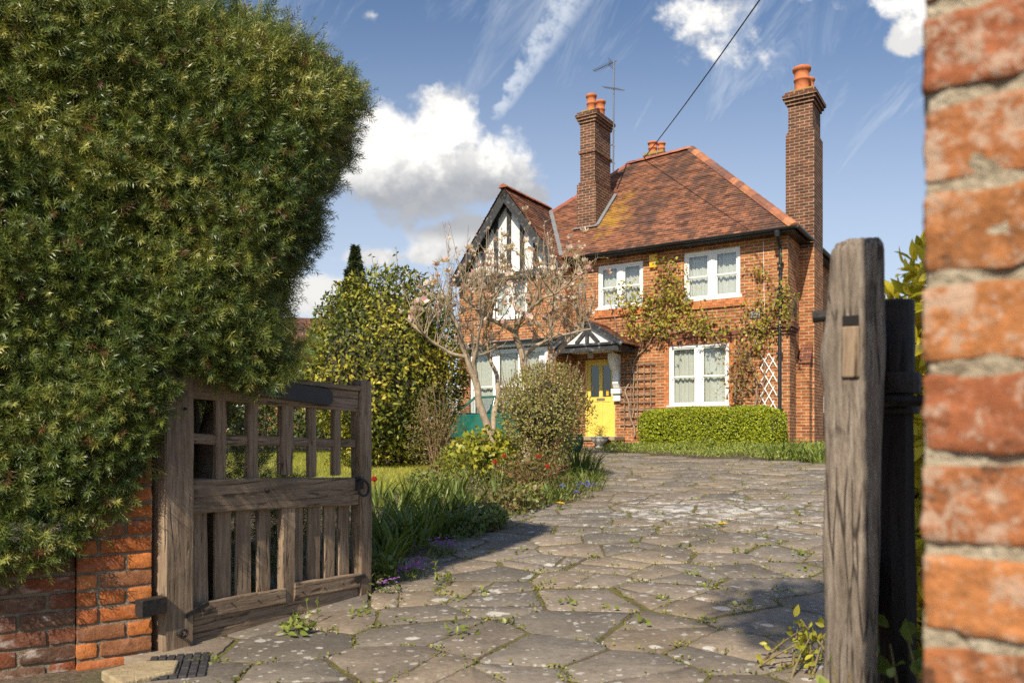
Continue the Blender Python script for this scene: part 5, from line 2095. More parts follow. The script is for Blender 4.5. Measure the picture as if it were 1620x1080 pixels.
def build_yew():
    o = empty('yew_hedge', tuple(GP + GB * 0.6), 0, 'huge dense dark green yew hedge overhanging the low brick wall and the left gate', 'hedge')
    loc = np.array(o.location)
    lump = Lumps(12, (3, 11), 4)
    lump2 = Lumps(12, (10, 22), 9)
    P_, N_ = [], []

    def add(s, b, z, n, dep):
        w = loc2w(s, b, z)
        nn = n[:, 0:1] * GA + n[:, 1:2] * GB + n[:, 2:3] * np.array([0, 0, 1.0])
        k = 0.055 * lump(w) + 0.055 * lump2(w)
        w = w + nn * (k - dep)[:, None]
        P_.append(w)
        N_.append(nn)

    def front(n, s0, s1, zlo, zhi):
        s = rng.uniform(s0, s1, n)
        z = rng.uniform(zlo, zhi, n)
        sm = np.interp(z, SMZ, SMV)
        ok = (z > zbot(s)) & (s < sm)
        s, z, sm = s[ok], z[ok], sm[ok]
        e = np.clip((s - (sm - 0.35)) / 0.35, 0, 1)          # the face rounds off towards its end
        tz = np.clip((z - 2.85) / 0.35, 0, 1)
        bz = np.clip((zbot(s) + 0.12 - z) / 0.12, 0, 1)
        b = -0.13 + 0.32 * e ** 2.2 + 0.4 * tz ** 2 + 0.06 * bz
        nv = unit(np.column_stack([e * 1.3, -np.ones_like(s), tz * 1.0 - bz * 0.6]))
        add(s, b, z, nv, rng.random(len(s)) ** 1.5 * 0.17)

    front(25000, -0.95, 1.1, 0.38, 3.25)
    front(2200, -3.3, -0.95, 0.38, 3.25)
    # the end of the hedge and its rounded back corner
    n = 7500
    z = rng.uniform(1.2, 3.2, n)
    b = rng.uniform(0.1, 1.5, n)
    s = np.interp(z, SMZ, SMV) - 0.04 - 0.30 * np.clip((b - 0.4) / 1.1, 0, 1) ** 2
    add(s, b, z, unit(np.column_stack([np.ones(n), (b - 0.7) * 0.6, 0 * z])), rng.random(n) ** 1.5 * 0.16)
    # underside above the gate, top and garden side
    n = 2800
    s = rng.uniform(-0.1, 0.75, n)
    b = rng.uniform(-0.1, 1.3, n)
    add(s, b, zbot(s) + 0.03, np.tile([0, 0, -1.0], (n, 1)), rng.random(n) * 0.12)
    n = 1500
    s = rng.uniform(-3.3, 0.75, n)
    b = rng.uniform(0.1, 1.5, n)
    add(s, b, np.full(n, 3.2), np.tile([0, 0, 1.0], (n, 1)), rng.random(n) * 0.15)
    n = 1500
    s = rng.uniform(-3.3, 0.6, n)
    z = rng.uniform(0.1, 3.2, n)
    add(s, np.full(n, 1.5), z, np.tile([0, 1.0, 0], (n, 1)), rng.random(n) * 0.15)
    # the lower growth behind the gate
    for (c, rad, n) in (((0.40, 0.98, 0.52), (0.62, 0.45, 0.62), 1700), ((1.02, 1.18, 0.33), (0.42, 0.30, 0.42), 700), ((0.15, 0.75, 1.1), (0.5, 0.4, 0.5), 700)):
        d = rand_dirs(n)
        q = np.array(c) + d * np.array(rad) * (1 - 0.4 * rng.random((n, 1)) ** 1.5)
        q = q[q[:, 2] > 0.03]
        dd = unit(q - np.array(c))
        add(q[:, 0], q[:, 1], q[:, 2], dd, np.zeros(len(q)))
    Pn, Nn = np.concatenate(P_), np.concatenate(N_)
    n = len(Pn)
    ax = unit(Nn * 0.75 + rand_dirs(n) * 0.85 + np.array([0, 0, 0.22]))
    sz = rng.uniform(0.070, 0.122, n)
    cv = 0.5 + 0.28 * Lumps(10, (4, 14), 31)(Pn) + rng.normal(0, 0.2, n)
    cols = pick([(0.042, 0.074, 0.018), (0.085, 0.126, 0.024), (0.185, 0.212, 0.038), (0.46, 0.43, 0.11)], n, cv)
    rust = rng.random(n) < 0.035
    cols[rust] = np.array([0.16, 0.075, 0.03]) * rng.uniform(0.6, 1.2, (rust.sum(), 1))
    cl = Cloud()
    which = rng.integers(0, 4, n)
    for k in range(4):
        tv, tf = sprig_tmpl(28, k)
        m = which == k
        cl.scatter(tv, tf, frames(ax[m], rand_dirs(m.sum()), sz[m]), Pn[m] - loc, cols[m])
    # long unclipped shoots along the upper corner
    for k in range(34):
        s = rng.uniform(0.3, 1.05)
        z = np.interp(s, [0.3, 0.74, 0.93, 1.02], [3.22, 3.1, 2.98, 2.75]) - rng.uniform(0, 0.1)
        if k > 20:
            z = rng.uniform(1.7, 2.9)
            s = np.interp(z, SMZ, SMV) - 0.03
        p = loc2w(np.array([s]), np.array([rng.uniform(-0.05, 0.5)]), np.array([z]))[0]
        d = unit(GA * rng.uniform(0.2, 0.9) + np.array([0, 0, rng.uniform(0.4, 1.2)]) + rng.normal(0, 0.25, 3))
        m = rng.integers(2, 4)
        L = rng.uniform(0.06, 0.085)
        pts = np.array([p + d * L * 0.8 * i for i in range(m)])
        tv, tf = sprig_tmpl(24, 5)
        cl.scatter(tv, tf, frames(np.tile(d, (m, 1)) + rng.normal(0, 0.12, (m, 3)), rand_dirs(m), np.full(m, L * 1.3)), pts - loc, np.tile([[0.07, 0.085, 0.025]], (m, 1)))
    cl.build('foliage', M_YEW, o)
    # solid core that blocks light, its dark colour standing for the hedge's inner shade
    V, F = cube_grid(26)
    s = -1.2 + V[:, 0] * 2.05
    z = 1.85 + V[:, 2] * 1.22
    b = 0.72 + V[:, 1] * 0.62
    sm = np.interp(z, SMZ, SMV) - 0.15
    zl = np.maximum(z, zbot(s) + 0.16)
    s = np.minimum(s, sm - 0.25 * np.clip((0.35 - b) / 0.25, 0, 1))
    w = loc2w(s, b, zl)
    w = w + 0.04 * np.stack([lump2(w), lump(w + 3), lump2(w + 7)], -1)
    np_mesh('dark_core', w - loc, F, simple_mat('dark_hedge_core', (0.028, 0.024, 0.013), 0.95, var=0.5, vscale=40, bump=1.0, bscale=80), o)
    t = Cloud()
    for (s0, b0, lean, r0) in ((0.18, 0.42, 0.38, 0.085), (-0.8, 0.6, 0.1, 0.1), (-1.9, 0.6, -0.1, 0.11), (0.42, 0.62, -0.25, 0.06)):
        p0 = loc2w(np.array([s0]), np.array([b0]), np.array([-0.05]))[0] - loc
        path = [p0 + GA * lean * (k / 6) ** 1.3 * 0.9 + np.array([0, 0, 0.3 * k]) + rng.normal(0, 0.015, 3) for k in range(7)]
        t.tube(path, np.linspace(r0, r0 * 0.6, 7), 9, (0.14, 0.095, 0.06))
    t.build('trunk', M_BARK, o, smooth=True)


build_yew()


M_DARK_CORE = simple_mat('shadowy_core', (0.05, 0.045, 0.02), 0.95, var=0.5, vscale=25, bump=1.0, bscale=40)  # dark colour standing for the shade inside shrubs

# ------------------------------------------------------------------ shrubs, trees, climbers
def twig_path(p, d, L, n=5, up=0.2, wob=0.15):
    pts = [np.array(p, float)]
    d = unit(np.array(d, float))
    for k in range(n - 1):
        d = unit(d + rng.normal(0, wob, 3) + np.array([0, 0, up / n]))
        pts.append(pts[-1] + d * L / (n - 1))
    return np.array(pts)


def shrub(name, label, cat, base, center, radii, n, size, cols, mat=M_LEAF, tmpl=LEAF, amp=0.16, shell=0.4, seed=0, stems=7, stemr=0.012, stemcol=(0.12, 0.08, 0.05),
          out=0.5, up=0.1, shoots=0, shootlen=(0.2, 0.5), group=None, zcut=0.02, lf=(2, 6), droop=0.0, reach=0.8, colnoise=None, core=0):
    base = np.array(base, float)
    o = empty(name, tuple(base), 0, label, cat, group)
    cl = Cloud()
    center = np.array(center, float)
    p, nr = bush_points(center, np.array(radii), n, amp, shell, seed, base[2] + zcut, lf)
    cv = None
    if colnoise:
        cv = 0.5 + 0.33 * Lumps(8, colnoise, seed + 50)(p) + rng.normal(0, 0.22, len(p))
    leaves_on(cl, p - base, nr, size, cols, tmpl, out=out, up=up, colval=cv, droop=droop)
    st = Cloud()
    for k in range(stems):
        d = rand_dirs(1)[0]
        d[2] = abs(d[2]) * 0.8 + 0.1
        tip = center + d * np.array(radii) * reach * rng.uniform(0.7, 1.0)
        b = base + np.array([*(rng.normal(0, 0.06, 2) * max(radii[0], 0.3)), -0.02])
        mid = (b + tip) / 2 + rng.normal(0, 0.06, 3) - np.array([*((tip - b)[:2] * 0.2), 0])
        t = np.linspace(0, 1, 7)[:, None]
        path = (1 - t) ** 2 * b + 2 * t * (1 - t) * mid + t * t * tip
        st.tube(path - base, np.linspace(stemr, stemr * 0.35, 7), 5, stemcol)
    for k in range(shoots):
        d = rand_dirs(1)[0]
        d[2] = abs(d[2])
        q = center + d * np.array(radii) * 0.9
        path = twig_path(q, d * 0.4 + np.array([0, 0, 1.0]), rng.uniform(*shootlen), 5, 0.3, 0.08)
        st.tube(path - base, np.linspace(0.007, 0.003, 5), 4, stemcol)
        m = 7
        ii = rng.uniform(0, 4, m)
        pts = np.array([path[int(i)] + (path[min(4, int(i) + 1)] - path[int(i)]) * (i % 1) for i in ii])
        leaves_on(cl, pts - base, unit(rand_dirs(m) + [0, 0, 0.3]), (size[0] * 0.6, size[1] * 0.8), cols, tmpl, out=0.6)
    cl.build('foliage', mat, o)
    if core:
        Vc, Fc = cube_grid(9)
        Vc = unit(Vc)
        Vc = Vc * np.array(radii) * core * (1 + amp * Lumps(9, lf, seed)(Vc))[:, None] + center - base
        Vc[:, 2] = np.maximum(Vc[:, 2], 0.03)
        np_mesh('dark_core', Vc, Fc, M_DARK_CORE, o)  # solid blob behind the leaves, inner shade painted in its colour
    if st.V:
        st.build('stems', M_BARK, o)
    return o


# big variegated evergreen beyond the lawn
b0 = np.array([-2.38, 15.2, 0]); b0[2] = gz(b0[0], b0[1])
shrub('evergreen_shrub', 'large rounded evergreen with yellow edged glossy leaves beyond the lawn', 'shrub', b0, (-2.42, 15.2, 2.28), (1.62, 1.4, 1.86), 18000, (0.07, 0.125),
      [(0.04, 0.062, 0.012), (0.10, 0.125, 0.02), (0.27, 0.26, 0.03), (0.55, 0.43, 0.05)], M_GLOSSY_LEAF, LEAF, 0.17, 0.4, 3, stems=9, stemr=0.05, shoots=46, shootlen=(0.3, 0.75), lf=(3, 8), colnoise=(2, 6), core=0.74)
b0 = np.array([-1.30, 13.6, 0]); b0[2] = gz(b0[0], b0[1])
shrub('twiggy_shrub', 'thin brown twiggy shrub with sparse olive leaves in front of the evergreen', 'shrub', b0, (-1.30, 13.6, 1.15), (0.55, 0.5, 0.85), 2300, (0.05, 0.085),
      [(0.10, 0.085, 0.03), (0.22, 0.17, 0.055), (0.27, 0.19, 0.08), (0.17, 0.17, 0.04)], M_LEAF, NARROW, 0.3, 0.75, 5, stems=34, stemr=0.010, stemcol=(0.25, 0.16, 0.09), lf=(3, 7), reach=1.05)


def conifer(base, H, rad, n, label):
    base = np.array(base, float)
    o = empty('conifer_tree', tuple(base), 0, label, 'tree')
    cl = Cloud()
    t = rng.random(n) ** 0.75
    tier = np.abs(((t * 17) % 1) - 0.3)
    a = rng.uniform(0, 6.283, n)
    rr = rad * (1 - t) ** 1.2 * (0.62 + 0.6 * tier) * (1 + 0.3 * np.sin(a * 5 + t * 40)) * rng.uniform(0.35, 1, n) ** 0.5
    p = np.column_stack([rr * np.cos(a), rr * np.sin(a), H * (0.1 + 0.9 * t) - rr * 0.35])
    nr = unit(np.column_stack([np.cos(a), np.sin(a), 0 * a + 0.2]))
    leaves_on(cl, p, nr, (0.12, 0.24), [(0.024, 0.04, 0.016), (0.04, 0.06, 0.022), (0.075, 0.09, 0.03)], NARROW, out=1.2, droop=0.5)
    cl.build('crown', M_LEAF, o)
    t_ = Cloud()
    t_.tube([(0, 0, -0.1), (0.02, 0, H * 0.5), (0, 0.02, H * 0.98)], [0.22, 0.12, 0.015], 8, (0.13, 0.09, 0.06))
    t_.build('trunk', M_BARK, o)


conifer((-5.95, 30.0, 0.72), 7.45, 3.5, 17000, 'dark pointed conifer rising behind the variegated evergreen')

# hedge along the far boundary
b0 = np.array([-7.6, 21.5, 0.72])
bh = empty('boundary_hedge', tuple(b0), 0, 'mid green boundary hedge at the far side of the garden', 'hedge')
cl = Cloud()
for k in range(13):
    c = np.array([-6.5 + 0.95 * k, 1.2 - 0.25 * k, 1.3 + 0.2 * math.sin(k * 2.1)])
    p, nr = bush_points(c, np.array([1.0, 0.8, 1.5]), 2200, 0.15, 0.35, 60 + k, 0.0)
    leaves_on(cl, p, nr, (0.09, 0.17), [(0.04, 0.06, 0.018), (0.08, 0.11, 0.028), (0.15, 0.17, 0.04)], LEAF)
cl.build('foliage', M_LEAF, bh)
st = Cloud()
for k in range(13):
    st.tube([(-6.5 + 0.95 * k, 1.2 - 0.25 * k, -0.05), (-6.45 + 0.95 * k, 1.25 - 0.25 * k, 1.8)], [0.08, 0.04], 6, (0.13, 0.09, 0.06))
st.build('stems', M_BARK, bh)

# a neighbouring house, its roof just seen between the hedge and the evergreen
nb = empty('neighbouring_house', (-12.5, 44.0, 0.72), 0.25, 'distant house with brown tiled roof between the yew hedge and the evergreen', 'house')
m = MB()
wall_front(m, -4.5, 4.5, 0, 4.9, -3.5, [(-3.2, -1.8, 3.0, 4.3), (1.6, 3.0, 3.0, 4.3), (-3.2, -1.8, 0.6, 2.0), (1.6, 3.0, 0.6, 2.0)])
m.add([(4.5, -3.5, 0), (4.5, 3.5, 0), (4.5, 3.5, 4.9), (4.5, -3.5, 4.9)], [(0, 1, 2, 3)])
m.add([(-4.5, 3.5, 0), (-4.5, -3.5, 0), (-4.5, -3.5, 4.9), (-4.5, 3.5, 4.9)], [(0, 1, 2, 3)])
m.add([(4.5, 3.5, 0), (-4.5, 3.5, 0), (-4.5, 3.5, 4.9), (4.5, 3.5, 4.9)], [(0, 1, 2, 3)])
m.build('wall', M_BRICK, nb)
m = MB()
tiled(m, (-4.9, -3.9, 4.8), (4.9, -3.9, 4.8), (2.6, 0, 6.9), (-2.6, 0, 6.9), 0.2)
tiled(m, (4.9, 3.9, 4.8), (-4.9, 3.9, 4.8), (-2.6, 0, 6.9), (2.6, 0, 6.9), 0.2)
tiled(m, (4.9, -3.9, 4.8), (4.9, 3.9, 4.8), (2.6, 0.001, 6.9), (2.6, 0, 6.9), 0.2)
tiled(m, (-4.9, 3.9, 4.8), (-4.9, -3.9, 4.8), (-2.6, 0, 6.9), (-2.6, 0.001, 6.9), 0.2)
m.build('roof', M_ROOF, nb)
for x in (-2.5, 2.3):
    for z in (0.6, 3.0):
        m = MB()
        m.box((x - 0.69, -3.42, z + 0.01), (x + 0.69, -3.38, z + 1.29))
        wo = m.build('window', M_WHITE, nb)
        m = MB()
        for q in (-0.34, 0.34):
            m.box((x + q - 0.28, -3.43, z + 0.1), (x + q + 0.28, -3.424, z + 1.2))
        m.build('pane', simple_mat('grey_glass', (0.05, 0.06, 0.07), 0.1), wo)


# ---- clipped bright hedge below the window
def clipped_hedge():
    u0, u1 = P(1016, 0, 18.25)[0], P(1243, 0, 18.25)[0]
    wa_, wb_ = 17.75, 18.75
    z1 = P(1130, 644, 18.0)[1]
    c = (u0 + u1) / 2 * HD + 18.25 * HP
    o = empty('clipped_hedge', (c[0], c[1], HZ), -TH, 'bright lime green clipped box hedge below the ground floor window', 'hedge')
    n = 26000
    hx, hy, hz = (u1 - u0) / 2, (wb_ - wa_) / 2, (z1 - HZ) / 2
    d = rand_dirs(n)
    # superellipsoid
    e = 5.0
    k = (np.abs(d[:, 0] / 1) ** e + np.abs(d[:, 1]) ** e + np.abs(d[:, 2]) ** e) ** (-1 / e)
    d = rng.uniform(-1, 1, (n, 3))
    f = rng.integers(0, 3, n)
    prob = rng.random(n)
    f = np.where(prob < 0.5, 1, np.where(prob < 0.85, 2, 0))
    sg = np.where(rng.random(n) < 0.72, -1, 1)
    d[np.arange(n), f] = np.where(f == 1, sg, np.where(f == 2, 1, np.sign(d[:, 0])))
    k = (np.abs(d) ** e).sum(1) ** (-1 / e)
    q = d * k[:, None] * np.array([hx, hy, hz])
    nr = unit(np.sign(d) * np.abs(d * k[:, None]) ** (e - 1) / np.array([hx, hy, hz]))
    lump = Lumps(12, (4, 14), 8)
    q = q + nr * (0.035 * lump(q) - 0.10 * rng.random(n) ** 1.6)[:, None]
    q[:, 2] += hz
    ok = q[:, 2] > 0.03
    cl = Cloud()
    leaves_on(cl, q[ok], nr[ok], (0.030, 0.055), [(0.17, 0.22, 0.015), (0.31, 0.355, 0.02), (0.48, 0.49, 0.04)], ROUND, out=0.5, up=0.3)
    cl.build('foliage', M_LEAF, o)
    V, F = cube_grid(10)
    kk = (np.abs(V) ** e).sum(1) ** (-1 / e)
    np_mesh('dark_core', V * kk[:, None] * np.array([hx - 0.14, hy - 0.14, hz - 0.12]) + [0, 0, hz - 0.04], F, simple_mat('box_hedge_core', (0.05, 0.045, 0.018), 0.95, var=0.4, vscale=30, bump=1, bscale=50), o)  # solid filler under the leaves, coloured dark as the hedge's inner shade


clipped_hedge()

# ---- round shrub at the point of the bed
b0 = G(862, 766)
shrub('round_shrub', 'large rounded shrub with tiny grey green leaves in front of the yellow door', 'shrub', b0, (b0[0] - 0.0, b0[1] + 0.2, b0[2] + 1.02), (0.68, 0.66, 0.66), 12500, (0.030, 0.052),
      [(0.15, 0.145, 0.035), (0.28, 0.27, 0.06), (0.42, 0.38, 0.12), (0.40, 0.28, 0.17)], M_LEAF, LEAF, 0.15, 0.55, 14, stems=44, stemr=0.010, stemcol=(0.22, 0.12, 0.07), out=0.7, up=0.4, shoots=150, shootlen=(0.10, 0.36), lf=(3, 9), reach=1.0, core=0.6)
# lower skirt of the same border
b0 = G(845, 782)
shrub('red_stemmed_shrub', 'low loose shrub with reddish stems below the rounded shrub', 'shrub', b0, (b0[0], b0[1] + 0.1, b0[2] + 0.28), (0.50, 0.4, 0.33), 1800, (0.035, 0.06),
      [(0.10, 0.11, 0.03), (0.2, 0.2, 0.05), (0.25, 0.12, 0.05)], M_LEAF, LEAF, 0.2, 0.8, 15, stems=40, stemr=0.006, stemcol=(0.25, 0.10, 0.06), out=0.7, up=0.5, reach=1.1)
b0 = G(772, 768)
shrub('rose_bush', 'loose rose bush with bright yellow green leaves before the magnolia', 'shrub', b0, (b0[0], b0[1] + 0.2, b0[2] + 0.42), (0.54, 0.45, 0.40), 1100, (0.06, 0.10),
      [(0.16, 0.19, 0.025), (0.30, 0.30, 0.03), (0.42, 0.36, 0.04)], M_LEAF, ROUND, 0.25, 0.9, 16, stems=22, stemr=0.008, stemcol=(0.13, 0.13, 0.04), out=0.4, up=0.4, reach=1.05)
b0 = G(728, 752)
shrub('leafy_perennial', 'pale green leafy perennial between the lawn and the rose bush', 'plant', b0, (b0[0], b0[1] + 0.1, b0[2] + 0.25), (0.42, 0.4, 0.28), 800, (0.06, 0.10),
      [(0.12, 0.15, 0.03), (0.22, 0.24, 0.04), (0.32, 0.30, 0.05)], M_LEAF, NARROW, 0.25, 0.8, 17, stems=14, stemr=0.006, stemcol=(0.15, 0.13, 0.05), out=0.6, up=0.6)
for k, (px, py, r_, h_) in enumerate(((612, 735, 0.75, 0.34), (660, 732, 0.70, 0.42), (708, 733, 0.55, 0.45), (560, 738, 0.7, 0.4))):
    b0 = G(px, py)
    shrub('golden_ground_shrub', 'low golden green shrub in the row along the back of the lawn', 'shrub', b0, (b0[0], b0[1] + 0.3, b0[2] + 0.06), (r_, 0.5, h_), 1700, (0.04, 0.075),
          [(0.17, 0.19, 0.025), (0.31, 0.31, 0.035), (0.42, 0.37, 0.05)], M_LEAF, LEAF, 0.2, 0.5, 20 + k, stems=5, stemr=0.006, out=0.5, up=0.4, group='low golden shrubs along the back of the lawn')


# ---- magnolia
def build_magnolia():
    base = G(800, 740)
    D = base[1]
    o = empty('magnolia_tree', tuple(base), 0, 'spreading pale barked magnolia with pink white blossom before the gabled wing', 'tree')
    wood, tw, lf, bl = Cloud(), Cloud(), Cloud(), Cloud()
    def pts(seq):
        return np.array([at(x, y, D + 0.35 + dz) for (x, y, dz) in seq]) - base
    limbs = [
        ([(800, 745, -.35), (777, 693, -.2), (759, 642, -.2), (753, 602, -.2), (737, 565, -.3), (728, 530, -.4), (716, 498, -.5), (706, 468, -.6)], 0.095, 0.03),
        ([(737, 565, -.3), (715, 560, -.4), (690, 545, -.5), (668, 528, -.7), (652, 512, -.7)], 0.045, 0.014),
        ([(753, 602, -.2), (749, 570, -.3), (757, 540, -.5), (762, 500, -.7), (758, 470, -.9)], 0.05, 0.015),
        ([(777, 693, -.2), (783, 650, 0), (790, 612, .2), (783, 585, .2), (772, 560, .3), (766, 525, .4), (776, 490, .5)], 0.065, 0.02),
        ([(830, 745, .4), (838, 660, .5), (832, 585, .5), (822, 545, .5), (812, 524, .4), (828, 503, .3), (846, 482, .2), (852, 455, .1)], 0.105, 0.03),
        ([(812, 524, .4), (790, 511, .2), (765, 500, 0), (745, 480, -.2), (730, 470, -.3)], 0.05, 0.016),
        ([(830, 560, .5), (850, 546, .5), (880, 532, .4), (908, 526, .3), (934, 520, .2)], 0.05, 0.015),
        ([(838, 745, .8), (858, 650, .9), (869, 572, 1.0), (889, 548, 1.1), (912, 528, 1.1), (928, 500, 1.1), (942, 470, 1.0)], 0.09, 0.025),
        ([(869, 572, 1.0), (873, 540, 1.2), (868, 505, 1.3), (878, 470, 1.4), (884, 440, 1.4)], 0.05, 0.014),
        ([(846, 482, .2), (862, 470, 0), (885, 462, -.2), (905, 440, -.2)], 0.03, 0.012),
        ([(765, 500, 0), (772, 475, .2), (790, 455, .3), (800, 430, .4)], 0.03, 0.012),
    ]
    def twig(p, d, L, r, lvl):
        n = 5
        path = twig_path(p, d, L, n, 0.55 if lvl else 0.3, 0.16)
        (tw if lvl else wood).tube(path, np.linspace(r, r * 0.45, n) * (0.8 if lvl else 1), 4 if lvl else 6, (0.30, 0.225, 0.13) if lvl else (0.34, 0.265, 0.17))
        if lvl < 2:
            for k in range(rng.integers(2, 5)):
                i = rng.integers(1, n)
                dd = unit(path[min(i, n - 1)] - path[i - 1])
                twig(path[i], dd + rand_dirs(1)[0] * 0.9 + np.array([0, 0, 0.35]), L * rng.uniform(0.45, 0.75), r * 0.55, lvl + 1)
        tip = path[-1]
        dt = unit(path[-1] - path[-2])
        q = rng.random()
        if q < 0.13:
            flower(tip, dt, rng.uniform(0.08, 0.125))
        elif q < 0.28:
            flower(tip, dt, rng.uniform(0.05, 0.07), bud=True)
        if rng.random() < 0.6:
            m = rng.integers(1, 4)
            leaves_on(lf, path[rng.integers(1, n, m)] + rng.normal(0, 0.015, (m, 3)), unit(rand_dirs(m) + [0, 0, .3]), (0.04, 0.085),
                      [(0.17, 0.17, 0.035), (0.30, 0.25, 0.05), (0.34, 0.24, 0.09)], NARROW, out=0.3, up=0.5)
    def flower(p, d, s, bud=False):
        m = 5 if bud else 7
        for k in range(m):
            a = 6.283 * k / m + rng.uniform(-.2, .2)
            rnd = unit(np.cross(d, [0.3, 0.5, 0.8]))
            r2 = np.cross(d, rnd)
            outv = rnd * math.cos(a) + r2 * math.sin(a)
            ax = unit(d * (1.6 if bud else 0.75) + outv * (0.25 if bud else rng.uniform(0.4, 1.1)) + (0 if bud else np.array([0, 0, -0.15])))
            c = np.array([0.82, 0.70, 0.62]) if rng.random() < 0.78 else np.array([0.66, 0.38, 0.36])
            bl.scatter(ROUND[0], ROUND[1], frames(ax[None], outv[None] + d * 0.3, np.array([s])), (p + d * s * 0.05)[None], c[None] * rng.uniform(0.85, 1.05))
    for seq, r0, r1 in limbs:
        c = pts(seq)
        # smooth the path
        t = np.linspace(0, len(c) - 1, len(c) * 4)
        sm = np.stack([np.interp(t, np.arange(len(c)), c[:, k]) for k in range(3)], -1)
        k3 = np.array([0.25, 0.5, 0.25])
        for _ in range(3):
            sm[1:-1] = sm[:-2] * .25 + sm[1:-1] * .5 + sm[2:] * .25
        sm = sm + 0.012 * np.stack([np.sin(t * 5.1), np.cos(t * 4.3), 0 * t], -1)
        wood.tube(sm, 0.85 * np.linspace(r0, r1, len(sm)) * (1 + 0.06 * np.sin(t * 7)), 10, (0.36, 0.275, 0.185))
        k0 = int(len(sm) * (0.5 if r0 > 0.06 else 0.15))
        for k in range(int(9 if r0 > 0.06 else 8)):
            i = rng.integers(k0, len(sm))
            dd = rand_dirs(1)[0]
            dd[2] = abs(dd[2]) * 0.8 + 0.15
            twig(sm[i], dd, rng.uniform(0.4, 0.85), 0.013, 0)
        for k in range(7):                       # upright water shoots
            i = rng.integers(k0, len(sm))
            path = twig_path(sm[i], [rng.normal(0, .15), rng.normal(0, .15), 1], rng.uniform(0.6, 1.4), 7, 0.3, 0.05)
            tw.tube(path, np.linspace(0.010, 0.004, 7), 4, (0.34, 0.26, 0.17))
            for q in range(7):
                j = rng.integers(2, 7)
                flower(path[j], unit(rand_dirs(1)[0] + [0, 0, 1.4]), rng.uniform(0.03, 0.06), bud=True) if rng.random() < 0.35 else None
                dd = unit(rand_dirs(1)[0] + [0, 0, 1.0])
                tw.tube(np.array([path[j], path[j] + dd * 0.12]), [0.005, 0.003], 3, (0.34, 0.26, 0.17))
    wood.build('trunk', M_BARK, o, smooth=True)
    tw.build('twigs', M_BARK, o)
    lf.build('leaves', M_LEAF, o)
    bl.build('blossoms', M_PETAL, o)


build_magnolia()


# ---- climbers on the front wall, trellises
def climber(name, label, stems, clusters, cols, size, base_px, dens=0.62):
    u0, z0 = P(base_px[0], base_px[1], W0 - 0.05)
    b = u0 * HD + (W0 - 0.12) * HP
    b[2] = HZ
    o = empty(name, tuple(b), -TH, label, 'climbing plant')
    off = np.array([u0, W0 - 0.12, HZ])
    st, cl = Cloud(), Cloud()
    for seq, r in stems:
        c = np.array([[*P(x, y, W0 - 0.06)] for x, y in seq])
        t = np.linspace(0, len(c) - 1, len(c) * 5)
        uu = np.interp(t, np.arange(len(c)), c[:, 0]) + 0.03 * np.sin(t * 5) + 0.012 * np.sin(t * 13 + 1)
        zz = np.interp(t, np.arange(len(c)), c[:, 1])
        path = np.column_stack([uu, W0 - 0.07 + 0.025 * np.sin(t * 3), zz]) - off
        st.tube(path, np.linspace(r, r * 0.4, len(path)), 6, (0.33, 0.23, 0.15))
        for k in range(int(len(path) * 1.2)):
            i = rng.integers(0, len(path))
            tp = twig_path(path[i], [rng.normal(), -0.4, rng.normal() * .6 + .5], rng.uniform(0.12, 0.4), 5, 0.1, 0.3)
            tp[:, 1] = np.minimum(tp[:, 1], 0.07)
            st.tube(tp, np.linspace(0.005, 0.002, 5), 3, (0.30, 0.18, 0.11))
    for (x, y, rx, ry, n) in clusters:
        uc_, zc = P(x, y, W0 - 0.15)
        sc = 21.0 / 1250
        a = rng.uniform(0, 6.28, int(n * dens))
        rr = np.sqrt(rng.random(len(a))) * (1 + 0.25 * np.sin(3 * a + x))
        q = np.column_stack([uc_ + rr * np.cos(a) * rx * sc * 1.1, W0 - 0.04 - rng.random(len(a)) ** 1.3 * 0.30, zc + rr * np.sin(a) * ry * sc]) - off
        leaves_on(cl, q, np.tile([0.1, -1.0, 0.3], (len(q), 1)), size, cols, ROUND, out=0.2, droop=0.2, jitter=0.25)
        for k in range(10):
            i = rng.integers(0, len(q))
            tp = twig_path(q[i], [rng.normal(), -0.5, rng.normal() * .5 + .6], rng.uniform(0.15, 0.45), 5, 0.2, 0.2)
            st.tube(tp, np.linspace(0.005, 0.002, 5), 3, (0.27, 0.2, 0.09))
            leaves_on(cl, tp[1:], unit(rand_dirs(4) + [0, -1, .3]), size, cols, ROUND)
    cl.build('foliage', M_LEAF, o)
    st.build('stems', M_BARK, o)


GREENS = [(0.13, 0.14, 0.02), (0.28, 0.27, 0.03), (0.42, 0.37, 0.05), (0.36, 0.22, 0.05)]
climber('wall_climber', 'leafy climbing rose spreading from the brown trellis between the upper windows', 
        [([(1004, 690), (998, 655), (990, 620), (1002, 590), (1008, 560), (1022, 520), (1045, 470), (1060, 420)], 0.03),
         ([(1000, 660), (1004, 620), (1000, 575), (985, 540), (972, 505), (965, 470)], 0.02),
         ([(1022, 520), (1060, 525), (1100, 520), (1130, 530), (1150, 548), (1160, 560)], 0.022),
         ([(1010, 560), (1030, 540), (1050, 500), (1060, 470)], 0.016)],
        [(1062, 437, 20, 34, 190), (1046, 475, 24, 30, 210), (1020, 500, 34, 34, 300), (1000, 480, 24, 26, 110), (1030, 525, 36, 18, 190), (1078, 505, 30, 20, 200), (1108, 512, 30, 14, 170), (985, 470, 18, 22, 60), (1130, 530, 20, 10, 70), (1072, 465, 14, 20, 70), (1085, 480, 16, 14, 50)],
        GREENS, (0.06, 0.11), (1004, 700))
